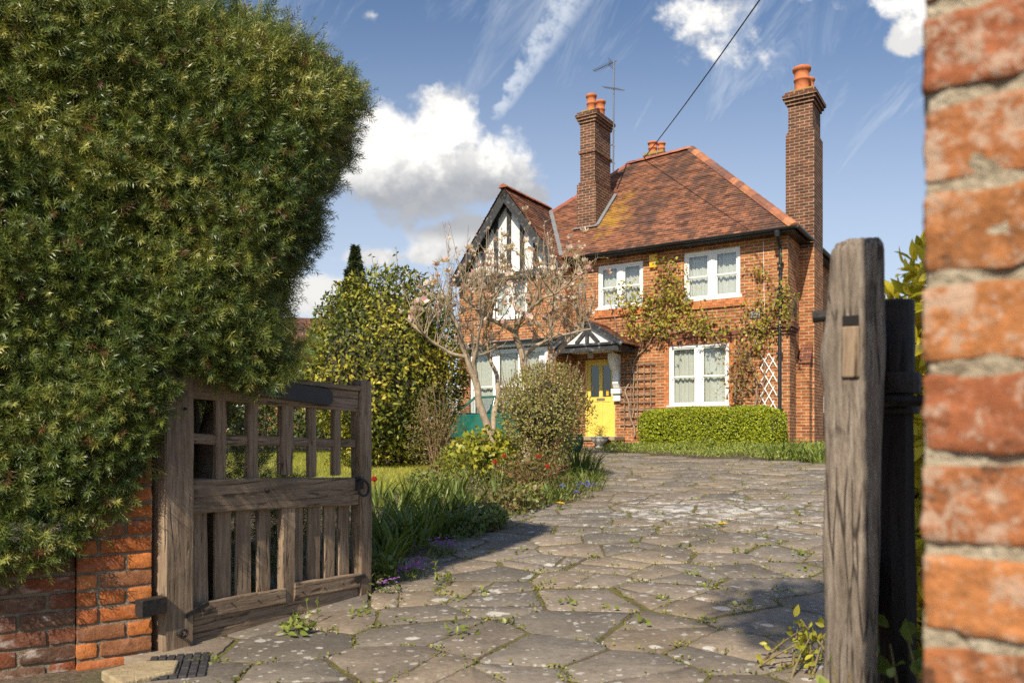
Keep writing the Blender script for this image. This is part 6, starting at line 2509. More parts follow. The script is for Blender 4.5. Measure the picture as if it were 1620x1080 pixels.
climber('wall_climber', 'sparser russet tinted climber beside the downpipe and white diamond lattice',
        [([(1192, 648), (1200, 610), (1186, 570), (1196, 530), (1222, 490), (1236, 440)], 0.026),
         ([(1160, 640), (1166, 600), (1172, 565), (1165, 545)], 0.018),
         ([(1200, 640), (1212, 600), (1205, 560), (1190, 520), (1180, 490)], 0.016),
         ([(1192, 620), (1160, 600), (1150, 570)], 0.014)],
        [(1200, 500, 22, 30, 170), (1224, 490, 22, 36, 190), (1240, 470, 12, 40, 110), (1190, 530, 22, 22, 110), (1207, 540, 18, 20, 80), (1246, 500, 8, 26, 45), (1207, 437, 7, 9, 22)],
        GREENS, (0.05, 0.095), (1192, 700))
climber('wall_climber', 'thin orange brown creeper between the ground floor window and the lattice',
        [([(1170, 640), (1176, 610), (1185, 580), (1175, 555)], 0.014), ([(1160, 636), (1164, 600), (1176, 575), (1190, 560)], 0.012)],
        [(1175, 570, 18, 18, 80), (1165, 600, 14, 28, 80), (1190, 585, 18, 22, 70), (1172, 625, 10, 14, 30)],
        [(0.28, 0.10, 0.035), (0.36, 0.18, 0.05), (0.30, 0.24, 0.06), (0.2, 0.18, 0.04)], (0.05, 0.09), (1172, 700))


def trellis(name, label, u0, u1, z0, z1, wpl, mat, diamond):
    b = (u0 + u1) / 2 * HD + wpl * HP
    o = empty(name, (b[0], b[1], z0), -TH, label, 'trellis')
    off = ((u0 + u1) / 2, wpl, z0)
    m = MB(off)
    if not diamond:
        nv, nh = 5, 9
        for k in range(nv):
            x = u0 + (u1 - u0) * (k + 0.5) / nv
            m.box((x - 0.014, wpl - 0.052, z0 + 0.1 * (k % 2)), (x + 0.014, wpl - 0.034, z1 - 0.03))
        for k in range(nh):
            z = z0 + (z1 - z0) * (k + 0.6) / nh
            m.box((u0 - 0.03, wpl - 0.074, z - 0.014), (u1 + 0.03, wpl - 0.053, z + 0.014))
    else:
        st = 0.19
        H, Wd = z1 - z0, u1 - u0
        slope = 1.75
        for sgn, yy in ((1, wpl - 0.030), (-1, wpl - 0.045)):
            c = -H / slope
            while c < Wd + H / slope:
                # line x = c + sgn*z/slope, cut to the panel
                pts = []
                for z in np.linspace(0, H, 41):
                    x = (c + z / slope) if sgn > 0 else (c + (H - z) / slope)
                    if 0 <= x <= Wd:
                        pts.append((u0 + x, yy, z0 + z))
                if len(pts) > 3:
                    m.bar(pts[0], pts[-1], 0.012, 0.024, up=(0, 0, 1)) if False else m.bar(pts[0], pts[-1], 0.024, 0.012, up=(0, 1, 0))
                c += st
    m.build('laths', mat, o)


bt0, bt1 = P(984, 0, W0)[0], P(1036, 0, W0)[0]
trellis('wall_trellis', 'brown square wooden trellis on the wall right of the yellow door', bt0, bt1, P(1010, 678, W0)[1], P(1010, 572, W0)[1], W0, M_WOOD_X, False)
bt0, bt1 = P(1204, 0, W0)[0], P(1231, 0, W0)[0]
trellis('wall_trellis', 'white diamond lattice on the wall beside the downpipe', bt0, bt1, P(1217, 648, W0)[1], P(1217, 559, W0)[1], W0, M_WHITE, True)
bt0, bt1 = P(727, 0, W1)[0], P(741, 0, W1)[0]
trellis('wall_trellis', 'white diamond lattice at the far left corner of the gabled wing', bt0 + 0.0, bt1, P(735, 665, W1)[1], P(735, 580, W1)[1], W1, M_WHITE, True)


# ------------------------------------------------------------------ border plants
def strap_leaf(cl, p, d, L, w, col, bend=0.5, seg=5):
    """an arching strap leaf"""
    d = unit(np.array(d, float))
    h = unit(np.array([d[0], d[1], 0]) + 1e-6)
    side = unit(np.cross(d, [0.01, 0.02, 1.0])) if abs(d[2]) < 0.99 else np.array([1.0, 0, 0])
    V, F = [], []
    c = np.array(p, float)
    for k in range(seg + 1):
        t = k / seg
        hw = w / 2 * (1 - t ** 2.2) * (0.75 + 0.5 * min(1, t * 3) * 0.5)
        V += [c - side * hw, c + side * hw + np.array([0, 0, w * 0.12])]
        dd = unit(d + h * bend * t * 1.4 - np.array([0, 0, bend * 1.25 * t * t]))
        c = c + dd * L / seg
    for k in range(seg):
        F.append((2 * k, 2 * k + 1, 2 * k + 3, 2 * k + 2))
    cl.add(V, np.array(F), np.array(col) * rng.uniform(0.8, 1.2))


def strap_clump(name, label, cat, base, n, L, w, cols, spread=0.12, bend=0.5, group=None, lean=0.5):
    o = empty(name, tuple(base), 0, label, cat, group)
    cl = Cloud()
    for k in range(n):
        a = rng.uniform(0, 6.283)
        r_ = spread * math.sqrt(rng.random())
        d = np.array([math.cos(a) * lean * rng.uniform(0.2, 1), math.sin(a) * lean * rng.uniform(0.2, 1), 1.0])
        t = rng.random()
        c = np.array(cols[0]) * (1 - t) + np.array(cols[1]) * t
        strap_leaf(cl, (r_ * math.cos(a), r_ * math.sin(a), -0.01), d, rng.uniform(*L), w * rng.uniform(0.7, 1.2), c, bend * rng.uniform(0.4, 1.3))
    cl.build('leaves', M_LEAF, o)
    return o


IR = [(0.09, 0.135, 0.025), (0.21, 0.245, 0.055)]
for (px, py) in ((600, 905), (628, 878), (655, 862), (690, 850), (612, 868), (640, 845), (676, 832), (715, 828), (598, 838), (632, 818), (668, 808), (702, 806), (738, 812), (602, 800), (650, 792), (690, 788), (722, 790), (592, 870)):
    b = G(px, py)
    strap_clump('iris_clump', 'tuft of broad upright strap leaves in the border behind the open oak gate', 'plant', b, 36, (0.22, 0.42), 0.034, IR, 0.14, 0.55,
                'strap leaved clumps in the border beside the drive')
for (px, py) in ((905, 778), (925, 768), (940, 760), (890, 790), (870, 792), (848, 798), (916, 750), (895, 765), (935, 775)):
    b = G(px, py)
    strap_clump('bluebell_clump', 'tuft of fine grassy bluebell leaves at the point of the border', 'plant', b, 46, (0.18, 0.34), 0.014, [(0.10, 0.16, 0.03), (0.24, 0.27, 0.06)], 0.16, 0.8,
                'grassy clumps at the point of the border')
b = G(900, 765)
strap_clump('daylily_clump', 'taller dark green grassy clump beside the rounded shrub', 'plant', G(915, 752), 120, (0.35, 0.6), 0.02, [(0.07, 0.12, 0.025), (0.18, 0.22, 0.05)], 0.3, 0.5)
for (px, py, lab) in ((790, 772, 'fresh pale green upright daffodil leaves below the rose bush'), (842, 780, 'small upright daffodil leaves between rose bush and drive')):
    strap_clump('daffodil_clump', lab, 'plant', G(px, py), 26, (0.25, 0.42), 0.022, [(0.16, 0.21, 0.06), (0.28, 0.31, 0.09)], 0.10, 0.35)

for (px, py, rx, h_, n, lab, cols) in (
        (758, 838, 0.32, 0.17, 900, 'grey green cushion of leaves overhanging the edge of the drive', [(0.08, 0.11, 0.04), (0.17, 0.20, 0.08), (0.22, 0.23, 0.09)]),
        (805, 815, 0.30, 0.22, 850, 'bronze green fleshy sedum clump at the drive edge', [(0.10, 0.12, 0.035), (0.20, 0.20, 0.06), (0.24, 0.13, 0.06)]),
        (838, 805, 0.26, 0.24, 650, 'greener leafy sedum clump furthest along the drive edge', [(0.12, 0.15, 0.035), (0.24, 0.26, 0.06), (0.26, 0.17, 0.07)]),
        (725, 850, 0.28, 0.15, 700, 'low dark cranesbill mound between strap leaves and drive', [(0.05, 0.085, 0.02), (0.11, 0.15, 0.035), (0.17, 0.19, 0.05)]),
        (786, 838, 0.12, 0.15, 260, 'single pale green rosette plant on the drive edge', [(0.16, 0.21, 0.06), (0.26, 0.30, 0.10)]),
        (680, 775, 0.35, 0.22, 800, 'soft green herb mound at the lawn edge', [(0.09, 0.13, 0.03), (0.18, 0.20, 0.05), (0.25, 0.25, 0.07)]),
        (740, 775, 0.40, 0.26, 900, 'ferny green plant in front of the leafy perennial', [(0.08, 0.12, 0.03), (0.17, 0.20, 0.05), (0.28, 0.28, 0.07)]),
        (590, 930, 0.16, 0.14, 300, 'small leafy wallflower tuft by the foot of the gate', [(0.10, 0.14, 0.03), (0.20, 0.23, 0.06)])):
    b = G(px, py)
    shrub('border_plant', lab, 'plant', b, (b[0] - 0.03, b[1] + rx * 0.6, b[2] + 0.05), (rx, rx, h_), n, (0.035, 0.065), cols, M_LEAF, NARROW if 'ferny' in lab else ROUND, 0.2, 0.6, int(px), stems=8, stemr=0.004,
          out=0.7, up=0.5, stemcol=(0.2, 0.12, 0.06))


def flowers(name, label, base, n, spread, h, col, size, petals=4, leafy=True):
    o = empty(name, tuple(base), 0, label, 'flower')
    lf, fl = Cloud(), Cloud()
    for k in range(n):
        a, r_ = rng.uniform(0, 6.28), spread * math.sqrt(rng.random())
        p = np.array([r_ * math.cos(a), r_ * math.sin(a) * 0.7, 0.0])
        p[2] = float(gz(base[0] + p[0], base[1] + p[1]) - base[2])
        tip = p + np.array([rng.normal(0, 0.02), rng.normal(0, 0.02), h * rng.uniform(0.5, 1.0)])
        lf.tube(np.array([p, (p + tip) / 2 + rng.normal(0, .006, 3), tip]), 0.002, 3, (0.14, 0.18, 0.05))
        for q in range(3):
            c = tip + rng.normal(0, 0.012, 3) * (n > 3)
            for j in range(petals):
                an = 6.283 * j / petals + rng.uniform(-.2, .2)
                d = np.array([math.cos(an), math.sin(an) * 0.8 - 0.3, 0.45])
                fl.scatter(ROUND[0], ROUND[1], frames(d[None], np.array([[0, -0.5, 1.0]]), np.array([size])), c[None], np.array([col]) * rng.uniform(0.8, 1.15))
            if n <= 3:
                break
        if leafy:
            m = 5
            leaves_on(lf, p + rng.normal(0, 0.025, (m, 3)) * [1, 1, 0] + [0, 0, h * 0.2], unit(rand_dirs(m) + [0, 0, .6]), (0.03, 0.055), [(0.10, 0.14, 0.03), (0.2, 0.23, 0.06)], NARROW, out=0.6)
    lf.build('leaves', M_LEAF, o)
    fl.build('blossoms', M_PETAL, o)


VI = (0.36, 0.13, 0.50)
flowers('violet_aubrieta', 'purple aubrieta flowers nearest the drive and the gate', G(648, 915), 13, 0.13, 0.12, VI, 0.013)
flowers('violet_aubrieta', 'bright purple flower patch under the broad strap leaves', G(698, 882), 11, 0.09, 0.15, (0.40, 0.13, 0.54), 0.015)
flowers('violet_aubrieta', 'few purple flowers low beside the gate foot', G(597, 938), 5, 0.13, 0.10, VI, 0.013)
flowers('violet_aubrieta', 'scattered purple flowers halfway between two purple patches', G(668, 905), 6, 0.08, 0.12, VI, 0.013)
flowers('bluebell_flower', 'blue violet bluebells at the point of the border', G(912, 788), 14, 0.30, 0.20, (0.16, 0.15, 0.45), 0.022)
flowers('primrose_flower', 'single yellow primrose at the drive edge', G(886, 806), 3, 0.03, 0.09, (0.72, 0.48, 0.02), 0.035, 5)
flowers('dandelion_flower', 'lone yellow dandelion growing between the paving stones', G(1144, 834), 2, 0.02, 0.05, (0.75, 0.52, 0.02), 0.03, 7)


def tulip(px, py, label, h=0.36):
    b = G(px, py)
    b = b + np.array([0, 0, 0])
    o = empty('red_tulip', tuple(b), 0, label, 'flower')
    lf, fl = Cloud(), Cloud()
    lf.tube(np.array([[0, 0, 0], [0.01, 0, h * 0.5], [0.0, 0.01, h]]), 0.004, 5, (0.16, 0.2, 0.06))
    for k in range(3):
        a = rng.uniform(0, 6.28)
        strap_leaf(lf, (0, 0, 0), (math.cos(a) * 0.4, math.sin(a) * 0.4, 1), 0.26, 0.035, (0.15, 0.2, 0.07), 0.4)
    for k in range(6):
        a = 6.283 * k / 6
        d = np.array([math.cos(a) * 0.25, math.sin(a) * 0.25, 1.0])
        n_ = np.array([math.cos(a), math.sin(a), 0.1])
        fl.scatter(ROUND[0], ROUND[1], frames(d[None], n_[None], np.array([0.066])), np.array([[math.cos(a) * 0.012, math.sin(a) * 0.012, h]]), np.array([[0.42, 0.05, 0.025]]) * rng.uniform(0.85, 1.1))
    lf.build('leaves', M_LEAF, o)
    fl.build('blossom', M_PETAL, o)


tulip(783, 785, 'red tulip lower left of a pair under the rose bush', 0.40)
tulip(798, 782, 'red tulip upper right of a pair under the rose bush', 0.46)
tulip(852, 784, 'scarlet tulip upper of two below the rounded shrub', 0.46)
tulip(866, 789, 'scarlet tulip lower of two nearest the drive', 0.36)
tulip(592, 820, 'lone red tulip beside the closing stile of the gate', 0.38)

# bed soil cover: low mixed leaves no one could count
bed_poly = [tuple(q) for q in bed_edge] + [G(900, 706)[:2], G(740, 735)[:2], G(700, 772)[:2], G(640, 782)[:2], G(560, 795)[:2], (-1.0, 5.0)]


def scatter_poly(poly, n, lift):
    q = np.array(poly)
    lo, hi = q.min(0), q.max(0)
    x = rng.uniform(lo[0], hi[0], n * 3)
    y = rng.uniform(lo[1], hi[1], n * 3)
    ok = inside(poly, x, y)
    x, y = x[ok][:n], y[ok][:n]
    return np.column_stack([x, y, gz(x, y) + lift(x, y)])


cl = Cloud()
hn = Lumps(8, (2, 6), 77)
p = scatter_poly(bed_poly, 7000, lambda x, y: np.abs(hn(np.column_stack([x, y, 0 * x]))) * 0.13 * rng.random(len(x)) + 0.01)
leaves_on(cl, p, np.tile([0, -0.3, 1.0], (len(p), 1)), (0.04, 0.085), [(0.06, 0.09, 0.02), (0.13, 0.16, 0.035), (0.24, 0.24, 0.06), (0.2, 0.13, 0.06)], NARROW, out=0.5, up=0.4)
tag(cl.build('undergrowth', M_LEAF, None), kind='stuff')

# lawn blades
gl_ = Cloud()
p = scatter_poly(lawn_poly, 42000, lambda x, y: 0 * x - 0.022)
keep = (p[:, 0] / p[:, 1] > -0.30) | (rng.random(len(p)) < 0.4)
p = p[keep]
n = len(p)
tv = np.array([(-0.06, 0, 0), (0.06, 0, 0), (0.0, 1, 0.1)])
tf = np.array([(0, 1, 2)])
gn = 0.5 + 0.3 * Lumps(8, (1, 3), 5)(p) + rng.normal(0, .2, n)
gl_.scatter(tv, tf, frames(unit(rand_dirs(n) * 0.55 + [0, 0, 1.0]), rand_dirs(n), rng.uniform(0.04, 0.085, n)), p, pick([(0.20, 0.22, 0.02), (0.36, 0.36, 0.035), (0.50, 0.44, 0.08)], n, gn))
tag(gl_.build('lawn_grass', M_LEAF, None), kind='stuff')

# strip of low plants along the foot of the house
cl = Cloud()
gc_poly = [tuple(step_edge[1])] + [tuple(G(952, 712)[:2])] + [tuple(q) for q in front_edge] + [tuple((-2.6 * HD + 17.3 * HP)[:2]), tuple((-3.6 * HD + 20.0 * HP)[:2]), tuple((-4.3 * HD + 20.0 * HP)[:2]), tuple((-4.4 * HD + 18.85 * HP)[:2]), tuple((-8.8 * HD + 18.9 * HP)[:2])]
gl2 = Lumps(8, (2, 7), 12)
q = scatter_poly(gc_poly, 15000, lambda x, y: (0.05 + 0.15 * np.abs(gl2(np.column_stack([x, y, 0 * x])))) * rng.random(len(x)) ** 0.6)
n = len(q)
leaves_on(cl, q, np.tile([0, -0.4, 1.0], (n, 1)), (0.04, 0.085), [(0.11, 0.16, 0.025), (0.22, 0.26, 0.04), (0.34, 0.36, 0.07)], NARROW, out=0.5, up=0.5)
tag(cl.build('ground_cover', M_LEAF, None), kind='stuff')
for k, (px, py) in enumerate(((1250, 728), (1268, 731), (1288, 733), (1305, 735), (1232, 728))):
    b = G(px, py)
    strap_clump('iris_clump', 'arching strap leaved clump at the foot of the chimney breast', 'plant', b + np.array([0.1, 0.35, 0]), 34, (0.3, 0.5), 0.03, [(0.10, 0.16, 0.03), (0.26, 0.30, 0.06)], 0.16, 0.8,
                'strap leaved clumps at the foot of the chimney')


# weeds of the paving joints: countless seedlings as one mass, the larger tufts one by one
cl = Cloud()
jp = np.array(joint_pts)
jn = Lumps(8, (0.8, 2.5), 41)(np.column_stack([jp, 0 * jp[:, 0]]))
keep = rng.random(len(jp)) < np.clip(0.34 + 0.4 * jn, 0.05, 0.8)
jp = jp[keep]
k = rng.integers(4, 12, len(jp))
pp = np.repeat(jp, k, 0) + rng.normal(0, 0.018, (k.sum(), 2))
p = np.column_stack([pp, gz(pp[:, 0], pp[:, 1]) + rng.uniform(-0.012, 0.012, len(pp))])
leaves_on(cl, p, np.tile([0, -0.2, 1.0], (len(p), 1)), (0.008, 0.021), [(0.12, 0.14, 0.025), (0.22, 0.22, 0.04), (0.32, 0.29, 0.06)], ROUND, out=0.3, up=0.35)
tag(cl.build('joint_moss', M_LEAF, None), kind='stuff')


def weed(px, py, n, size, label, h=0.05, cols=((0.13, 0.17, 0.03), (0.27, 0.29, 0.06)), tmpl=None, spread=0.06, stalks=0, group=None):
    b = G(px, py)
    o = empty('paving_weed', tuple(b), 0, label, 'weed', group)
    cl = Cloud()
    r_ = spread * np.sqrt(rng.random(n))
    a = rng.uniform(0, 6.28, n)
    p = np.column_stack([r_ * np.cos(a), r_ * np.sin(a), rng.random(n) * h])
    leaves_on(cl, p, unit(np.column_stack([np.cos(a), np.sin(a), 0.5 + 0 * a])), size, cols, tmpl or fine_leaf(0.4, 0.3), out=0.9, up=0.2)
    for k in range(stalks):
        path = twig_path([rng.normal(0, .02), rng.normal(0, .02), 0], [rng.normal(0, .15), rng.normal(0, .15), 1], h * 2.2, 6, 0.4, 0.08)
        cl.tube(path, 0.0025, 4, (0.17, 0.2, 0.06))
        m = 14
        ii = rng.uniform(1.5, 5, m)
        pts = np.array([path[int(i)] + (path[min(5, int(i) + 1)] - path[int(i)]) * (i % 1) for i in ii])
        leaves_on(cl, pts, unit(rand_dirs(m) + [0, 0, .2]), (size[0] * 0.5, size[1] * 0.6), cols, tmpl or fine_leaf(0.35, 0.3), out=0.9)
    cl.build('leaves', M_LEAF, o)


weed(468, 1003, 40, (0.035, 0.065), 'yellow green rosette weed with two leafy stalks in front of the gate', 0.05, stalks=3, spread=0.07)
weed(495, 985, 10, (0.02, 0.04), 'slim upright weed with narrow leaves close to the gate', 0.06, stalks=2, spread=0.03)
weed(568, 972, 16, (0.03, 0.05), 'small flat weed at the drive edge just past the gate', 0.03)
weed(700, 925, 22, (0.03, 0.06), 'upright pale weed in a joint near the purple flowers', 0.07, stalks=1, spread=0.05)
weed(738, 998, 18, (0.03, 0.05), 'low sprawling weed in a joint in mid drive', 0.025, spread=0.12)
weed(330, 1045, 16, (0.015, 0.03), 'tiny tuft beside the ribbed black gully tiles', 0.02, spread=0.05)
weed(525, 1000, 12, (0.02, 0.035), 'tiny seedling weeds between two stones in front of the gate', 0.02, spread=0.05)
for (px, py) in ((800, 985), (870, 930), (905, 960), (960, 965), (1010, 985), (1050, 950), (1095, 905), (1130, 925), (1180, 960), (1235, 935), (1260, 880), (1275, 905), (760, 935), (820, 880), (850, 905),
                 (940, 880), (1000, 860), (1085, 865), (1165, 870), (1210, 850), (1240, 800), (1160, 800), (1100, 790), (1040, 810), (1180, 770), (1250, 765), (720, 950), (690, 940), (640, 985), (1120, 985)):
    weed(px + rng.uniform(-6, 6), py + rng.uniform(-5, 5), 9, (0.018, 0.04), 'small green tuft growing in a joint of the crazy paving', 0.025, tmpl=ROUND, spread=0.05, group='small tufts in the paving joints')


# ---- yellow privet and weeds by the right gate
def near_shrub(name, label, base, center, radii, n, size, cols, seed, tm, mat, stems=26, fill=0):
    o = empty(name, tuple(base), 0, label, 'shrub')
    base = np.array(base, float)
    lf, st = Cloud(), Cloud()
    for k in range(stems):
        d = rand_dirs(1)[0]
        d[2] = abs(d[2]) * 0.9 + 0.25
        tip = np.array(center) + unit(d) * np.array(radii) * rng.uniform(0.6, 1.05)
        b = base + np.array([rng.normal(0, .08), rng.normal(0, .08), -0.02])
        mid = b * 0.45 + tip * 0.55 - np.array([(tip - b)[0] * .2, (tip - b)[1] * .2, 0])
        t = np.linspace(0, 1, 12)[:, None]
        path = (1 - t) ** 2 * b + 2 * t * (1 - t) * mid + t * t * tip - base
        st.tube(path, np.linspace(0.008, 0.002, 12), 5, (0.22, 0.17, 0.08))
        m = int(n / stems)
        ii = 11 * rng.random(m) ** 0.6
        pts = np.array([path[int(i)] + (path[min(11, int(i) + 1)] - path[int(i)]) * (i % 1) for i in ii]) + rng.normal(0, 0.03, (m, 3))
        leaves_on(lf, pts, unit(rand_dirs(m) + [0, 0, .3]), size, cols, tm, out=0.5, up=0.5)
    if fill:
        p, nr = bush_points(np.array(center), np.array(radii) * 0.95, fill, 0.2, 0.8, seed, 0.1)
        leaves_on(lf, p - base, nr, size, cols, tm, out=0.6, up=0.5)
    lf.build('foliage', mat, o)
    st.build('stems', M_BARK, o)


near_shrub('golden_privet', 'golden yellow leaved privet growing behind the right hand gate post', (1.36, 2.5, 0), (1.32, 2.45, 0.92), (0.25, 0.32, 0.74), 2600, (0.05, 0.085),
           [(0.34, 0.33, 0.02), (0.60, 0.50, 0.03), (0.76, 0.62, 0.06)], 3, fine_leaf(0.42, 0.25), M_LEAF, 40, 3400)
near_shrub('bramble_weed', 'broad leaved green weed at the foot of the blackened hinge post', (0.86, 1.62, 0), (0.84, 1.6, 0.42), (0.12, 0.10, 0.26), 190, (0.035, 0.06),
           [(0.10, 0.16, 0.03), (0.20, 0.26, 0.06)], 4, fine_leaf(0.7, 0.25), M_LEAF, 12)
near_shrub('herb_robert', 'small pale green weed in front of the silvered oak stile', (0.60, 1.45, 0), (0.60, 1.44, 0.50), (0.035, 0.03, 0.10), 40, (0.022, 0.036),
           [(0.24, 0.30, 0.07), (0.36, 0.38, 0.10)], 6, fine_leaf(0.7, 0.2), M_LEAF, 5)
near_shrub('golden_seedling', 'little yellow green seedling on the drive left of the oak stile', (1.22, 3.3, 0), (1.22, 3.3, 0.12), (0.10, 0.10, 0.14), 110, (0.03, 0.055),
           [(0.26, 0.27, 0.03), (0.46, 0.40, 0.05)], 6, fine_leaf(0.5, 0.2), M_LEAF, 10)


# ------------------------------------------------------------------ pots, car, gully tiles, cable
def lathe_mesh(name, c, prof, mat, parent, sides=28):
    m = MB()
    m.lathe(c, prof, sides)
    return m.build(name, mat, parent, smooth=True)


M_GLAZE = simple_mat('green_glaze', (0.012, 0.075, 0.045), 0.12, var=0.4, vscale=5)
b = at(907, 700, 17.2)
b[2] = gz(b[0], b[1])
o = empty('glazed_pot', tuple(b), 0, 'dark green glazed round pot at the right foot of the rounded shrub', 'plant pot')
lathe_mesh('bowl', (0, 0, 0), [(0, 0.0), (0.13, 0.0), (0.14, 0.02), (0.20, 0.14), (0.232, 0.26), (0.225, 0.34), (0.21, 0.375), (0.235, 0.39), (0.24, 0.41), (0.23, 0.42), (0.205, 0.415), (0.2, 0.36), (0, 0.35)], M_GLAZE, o)
b = (P(956, 0, 18.32)[0]) * HD + 18.05 * HP
b[2] = HZ - 0.0
o = empty('stone_urn', tuple(b), 0, 'low pale stone urn standing by the yellow door step', 'plant pot')
lathe_mesh('bowl', (0, 0, 0), [(0, 0.0), (0.11, 0.0), (0.12, 0.03), (0.08, 0.07), (0.09, 0.10), (0.17, 0.15), (0.21, 0.22), (0.20, 0.25), (0.235, 0.27), (0.24, 0.30), (0.20, 0.305), (0.19, 0.27), (0, 0.26)], M_CONCRETE, o)
shrub('potted_plant', 'small green plant growing in the pale stone urn', 'plant', b + np.array([0, 0, 0.26]), b + np.array([0, 0, 0.38]), (0.2, 0.2, 0.2), 320, (0.035, 0.07),
      [(0.13, 0.16, 0.03), (0.28, 0.28, 0.06)], M_LEAF, NARROW, 0.2, 0.8, 90, stems=9, stemr=0.004, out=0.6, up=0.5)


def build_car():
    M_CAR = simple_mat('teal_green_car_paint', (0.010, 0.125, 0.09), 0.14, var=0.25, vscale=2)
    M_CAR.node_tree.nodes['Principled BSDF'].inputs['Coat Weight'].default_value = 0.7
    M_TYRE = simple_mat('tyre_rubber', (0.02, 0.02, 0.02), 0.8)
    M_CHROME = simple_mat('chrome', (0.6, 0.6, 0.6), 0.15, 1.0)
    M_CGLASS = simple_mat('car_glass', (0.035, 0.04, 0.04), 0.06)
    M_TRIM = simple_mat('black_car_trim', (0.02, 0.02, 0.02), 0.5)
    wv = 16.75
    uf = P(716, 650, wv - 0.75)[0]
    c = uf * HD + wv * HP
    zc = float(gz(c[0], c[1]))
    o = empty('parked_car', (c[0], c[1], zc), -TH, 'small teal green car parked behind the magnolia and the rounded shrub', 'car')
    # local x runs from the windscreen end to the rear, y across (towards the house), z up; x = 0 at the foot of the windscreen
    hw = 0.76
    prof = [(-0.95, 0.28), (-1.0, 0.45), (-0.96, 0.62), (-0.75, 0.72), (-0.3, 0.80), (0.0, 0.86), (2.35, 0.90), (2.55, 0.84), (2.62, 0.6), (2.6, 0.32), (2.3, 0.24), (-0.7, 0.22)]
    m = MB()
    ns = len(prof)
    ys = [(-1.0, 0.88, 0.03), (-0.93, 0.97, 0.0), (-0.5, 1.0, 0.0), (0.5, 1.0, 0), (0.93, 0.97, 0), (1.0, 0.88, 0.03)]
    V = []
    cx, cz = 0.8, 0.55
    for (y, k, dz) in ys:
        for (x, z) in prof:
            V.append((cx + (x - cx) * (0.985 if abs(y) == 1 else 1), y * hw, cz + (z - cz) * k))
    F = []
    for i in range(len(ys) - 1):
        for j in range(ns):
            j2 = (j + 1) % ns
            F.append((i * ns + j, (i + 1) * ns + j, (i + 1) * ns + j2, i * ns + j2))
    F.append(tuple(range(ns)))
    F.append(tuple(range((len(ys) - 1) * ns, len(ys) * ns))[::-1])
    m.add(V, F)
    m.build('body', M_CAR, o, bevel=0.03)
    # cabin: pillars and roof in body colour, glass between
    sec = [(0.0, 0.86, 0.70), (0.55, 1.27, 0.56), (1.75, 1.29, 0.56), (2.33, 0.90, 0.68)]
    m = MB()
    for s in (-1, 1):
        for a, b_ in ((0, 1), (2, 3)):
            m.bar((sec[a][0], s * sec[a][2], sec[a][1]), (sec[b_][0], s * sec[b_][2], sec[b_][1]), 0.055, 0.055)
        m.bar((sec[1][0], s * 0.56, 1.27), (sec[2][0], s * 0.56, 1.29), 0.06, 0.05)
        m.bar((1.15, s * 0.705, 0.87), (1.15, s * 0.565, 1.27), 0.06, 0.04)
    m.prism([(0.52, -0.57, 1.27), (1.78, -0.57, 1.285), (1.78, 0.57, 1.285), (0.52, 0.57, 1.27)], (0, 0, 0.035))
    m.build('roof', M_CAR, o, bevel=0.012)
    m = MB()
    m.add([(0.03, -0.66, 0.88), (0.03, 0.66, 0.88), (0.53, 0.54, 1.26), (0.53, -0.54, 1.26)], [(0, 1, 2, 3)])
    m.build('windscreen', M_GLASS, o)
    m = MB()
    m.add([(2.30, -0.64, 0.92), (2.30, 0.64, 0.92), (1.77, 0.54, 1.28), (1.77, -0.54, 1.28)], [(0, 3, 2, 1)])
    m.build('rear_window', M_GLASS, o)
    for s in (-1, 1):
        for pts in ([(0.12, 0.90), (1.12, 0.90), (1.12, 1.25), (0.58, 1.25)], [(1.18, 0.90), (2.22, 0.90), (1.76, 1.26), (1.18, 1.26)]):
            m = MB()
            m.add([(x, s * (0.69 - (z - 0.88) * 0.34), z) for x, z in pts], [(0, 1, 2, 3)])
            m.build('side_window', M_GLASS, o)
    m = MB()                                      # seats and dashboard
    m.box((0.1, -0.62, 0.6), (0.35, 0.62, 0.9))
    m.build('dashboard', M_TRIM, o)
    for x in (0.85, 1.75):
        for s in (-0.33, 0.33):
            m = MB()
            m.prism([(x, s - 0.22, 0.5), (x + 0.14, s - 0.22, 0.5), (x + 0.26, s - 0.22, 1.1), (x + 0.16, s - 0.22, 1.1)], (0, 0.44, 0))
            m.build('seat', M_TRIM, o, bevel=0.03)
    for x in (-0.45, 1.85):
        for s in (-1, 1):
            m = MB()
            ring = [(x + 0.22 * math.sin(t), s * 0.70, 0.29 + 0.22 * math.cos(t)) for t in np.linspace(0, 2 * math.pi, 25)]
            m.tube(ring, 0.07, 10)
            t_ = m.build('wheel', M_TYRE, o, smooth=True)
            m = MB()
            m.tube([(x, s * 0.62, 0.29), (x, s * 0.74, 0.29), (x, s * 0.755, 0.29)], [0.17, 0.165, 0.06], 18)
            m.build('hub_cap', M_CHROME, t_)
    for s in (-0.52, 0.52):
        m = MB()
        m.tube([(-0.93, s, 0.58), (-0.99, s, 0.585), (-1.005, s, 0.586)], [0.10, 0.09, 0.03], 16)
        m.build('headlight', M_CHROME, o, smooth=True)
        m = MB()
        m.box((2.58, s - 0.08, 0.55), (2.635, s + 0.08, 0.70))
        m.build('tail_light', simple_mat('red_lens', (0.35, 0.01, 0.01), 0.2), o, bevel=0.01)
    for x in (-1.03, 2.63):
        m = MB()
        m.box((x - 0.03, -0.72, 0.36), (x + 0.03, 0.72, 0.45))
        m.build('bumper', M_CHROME, o, bevel=0.02)


build_car()

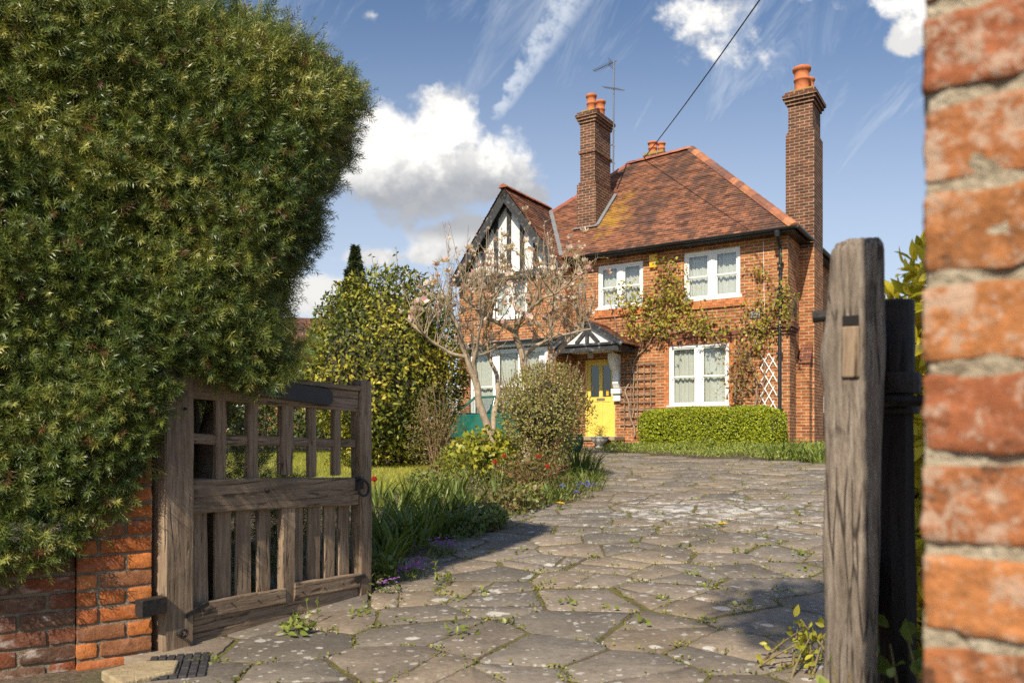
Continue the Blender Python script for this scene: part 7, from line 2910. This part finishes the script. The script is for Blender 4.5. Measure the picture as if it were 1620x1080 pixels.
# ribbed black gully tiles and a broken flagstone in the corner by the gate
b = G(272, 1062)
o = empty('gully_tile', tuple(b), R(18), 'black ribbed diamond pattern tiles let into the ground before the gate post', 'drain cover')
m = MB()
for i in range(-3, 4):
    for j in range(-2, 4):
        x, y = i * 0.036, j * 0.062
        m.prism([(x, y, -0.02), (x + 0.031, y, -0.02), (x + 0.031, y + 0.056, -0.02), (x, y + 0.056, -0.02)], (0, 0, 0.032 + 0.002 * ((i + j) % 2)))
m.build('tiles', var_mat('blue_black_clay', [(0.03, 0.03, 0.033), (0.07, 0.065, 0.065)], 0.55, 20), o, bevel=0.003)
m = MB()
m.box((-0.125, -0.14, -0.03), (0.16, 0.26, -0.001))
m.build('bedding', M_SOIL, o)
b = G(228, 1066)
o = empty('flagstone', tuple(b), R(-35), 'broken sandy flagstone corner lying beside the ribbed black tiles', 'paving stone')
m = MB()
m.prism([(-0.12, -0.12, -0.02), (0.11, -0.16, -0.02), (0.13, 0.06, -0.02), (0.0, 0.16, -0.02), (-0.13, 0.05, -0.02)], (0, 0, 0.045))
m.build('slab', var_mat('sandy_flagstone', [(0.28, 0.21, 0.12), (0.44, 0.35, 0.21)], 0.9, 14, 0.8, 60), o, bevel=0.008)

# overhead service cable
A, B = at(1016, 254, 24.2), at(1202, 0, 14.0)
d = (B - A)
m = MB()
path = []
for t in np.linspace(0, 2.6, 40):
    q = A + d * t
    q[2] += -0.10 * math.sin(min(t, 1) * math.pi) * 0.6
    path.append(q)
m.tube(path, 0.013, 6)
o = m.build('overhead_cable', simple_mat('black_cable', (0.02, 0.02, 0.022), 0.6), None)
tag(o, 'thin black overhead cable crossing the sky to the house ridge', 'cable')


# unseen tree added behind the camera so its bough shades the drive's foot
st_b = np.array([2.8, -3.6, 0.0])
o = empty('added_shade_tree', tuple(st_b), 0, 'unseen tree added behind the viewpoint whose bough shades the right foot of the drive', 'tree')
cl, tk = Cloud(), Cloud()
tk.tube([(0, 0, -0.1), (0.05, 0, 2.5), (-0.1, 0.05, 5.0), (-0.3, 0.1, 7.0)], [0.2, 0.17, 0.13, 0.06], 9, (0.2, 0.15, 0.1))
tk.tube([(-0.05, 0, 4.2), (-1.2, 0.3, 5.6), (-2.4, 0.5, 6.3), (-4.0, 0.75, 6.7)], [0.07, 0.05, 0.03, 0.012], 7, (0.2, 0.15, 0.1))
for (c, r_, n) in (((-3.98, 0.75, 6.7), (0.48, 0.55, 0.5), 700), ((-1.9, 0.3, 7.0), (0.7, 0.8, 0.7), 900), ((-0.4, 0, 7.2), (1.3, 1.3, 1.2), 1500)):
    p, nr = bush_points(np.array(c), np.array(r_), n, 0.25, 0.8, 5)
    leaves_on(cl, p, nr, (0.10, 0.17), [(0.08, 0.11, 0.025), (0.18, 0.2, 0.05)], LEAF)
cl.build('crown', M_LEAF, o)
tk.build('trunk', M_BARK, o, smooth=True)
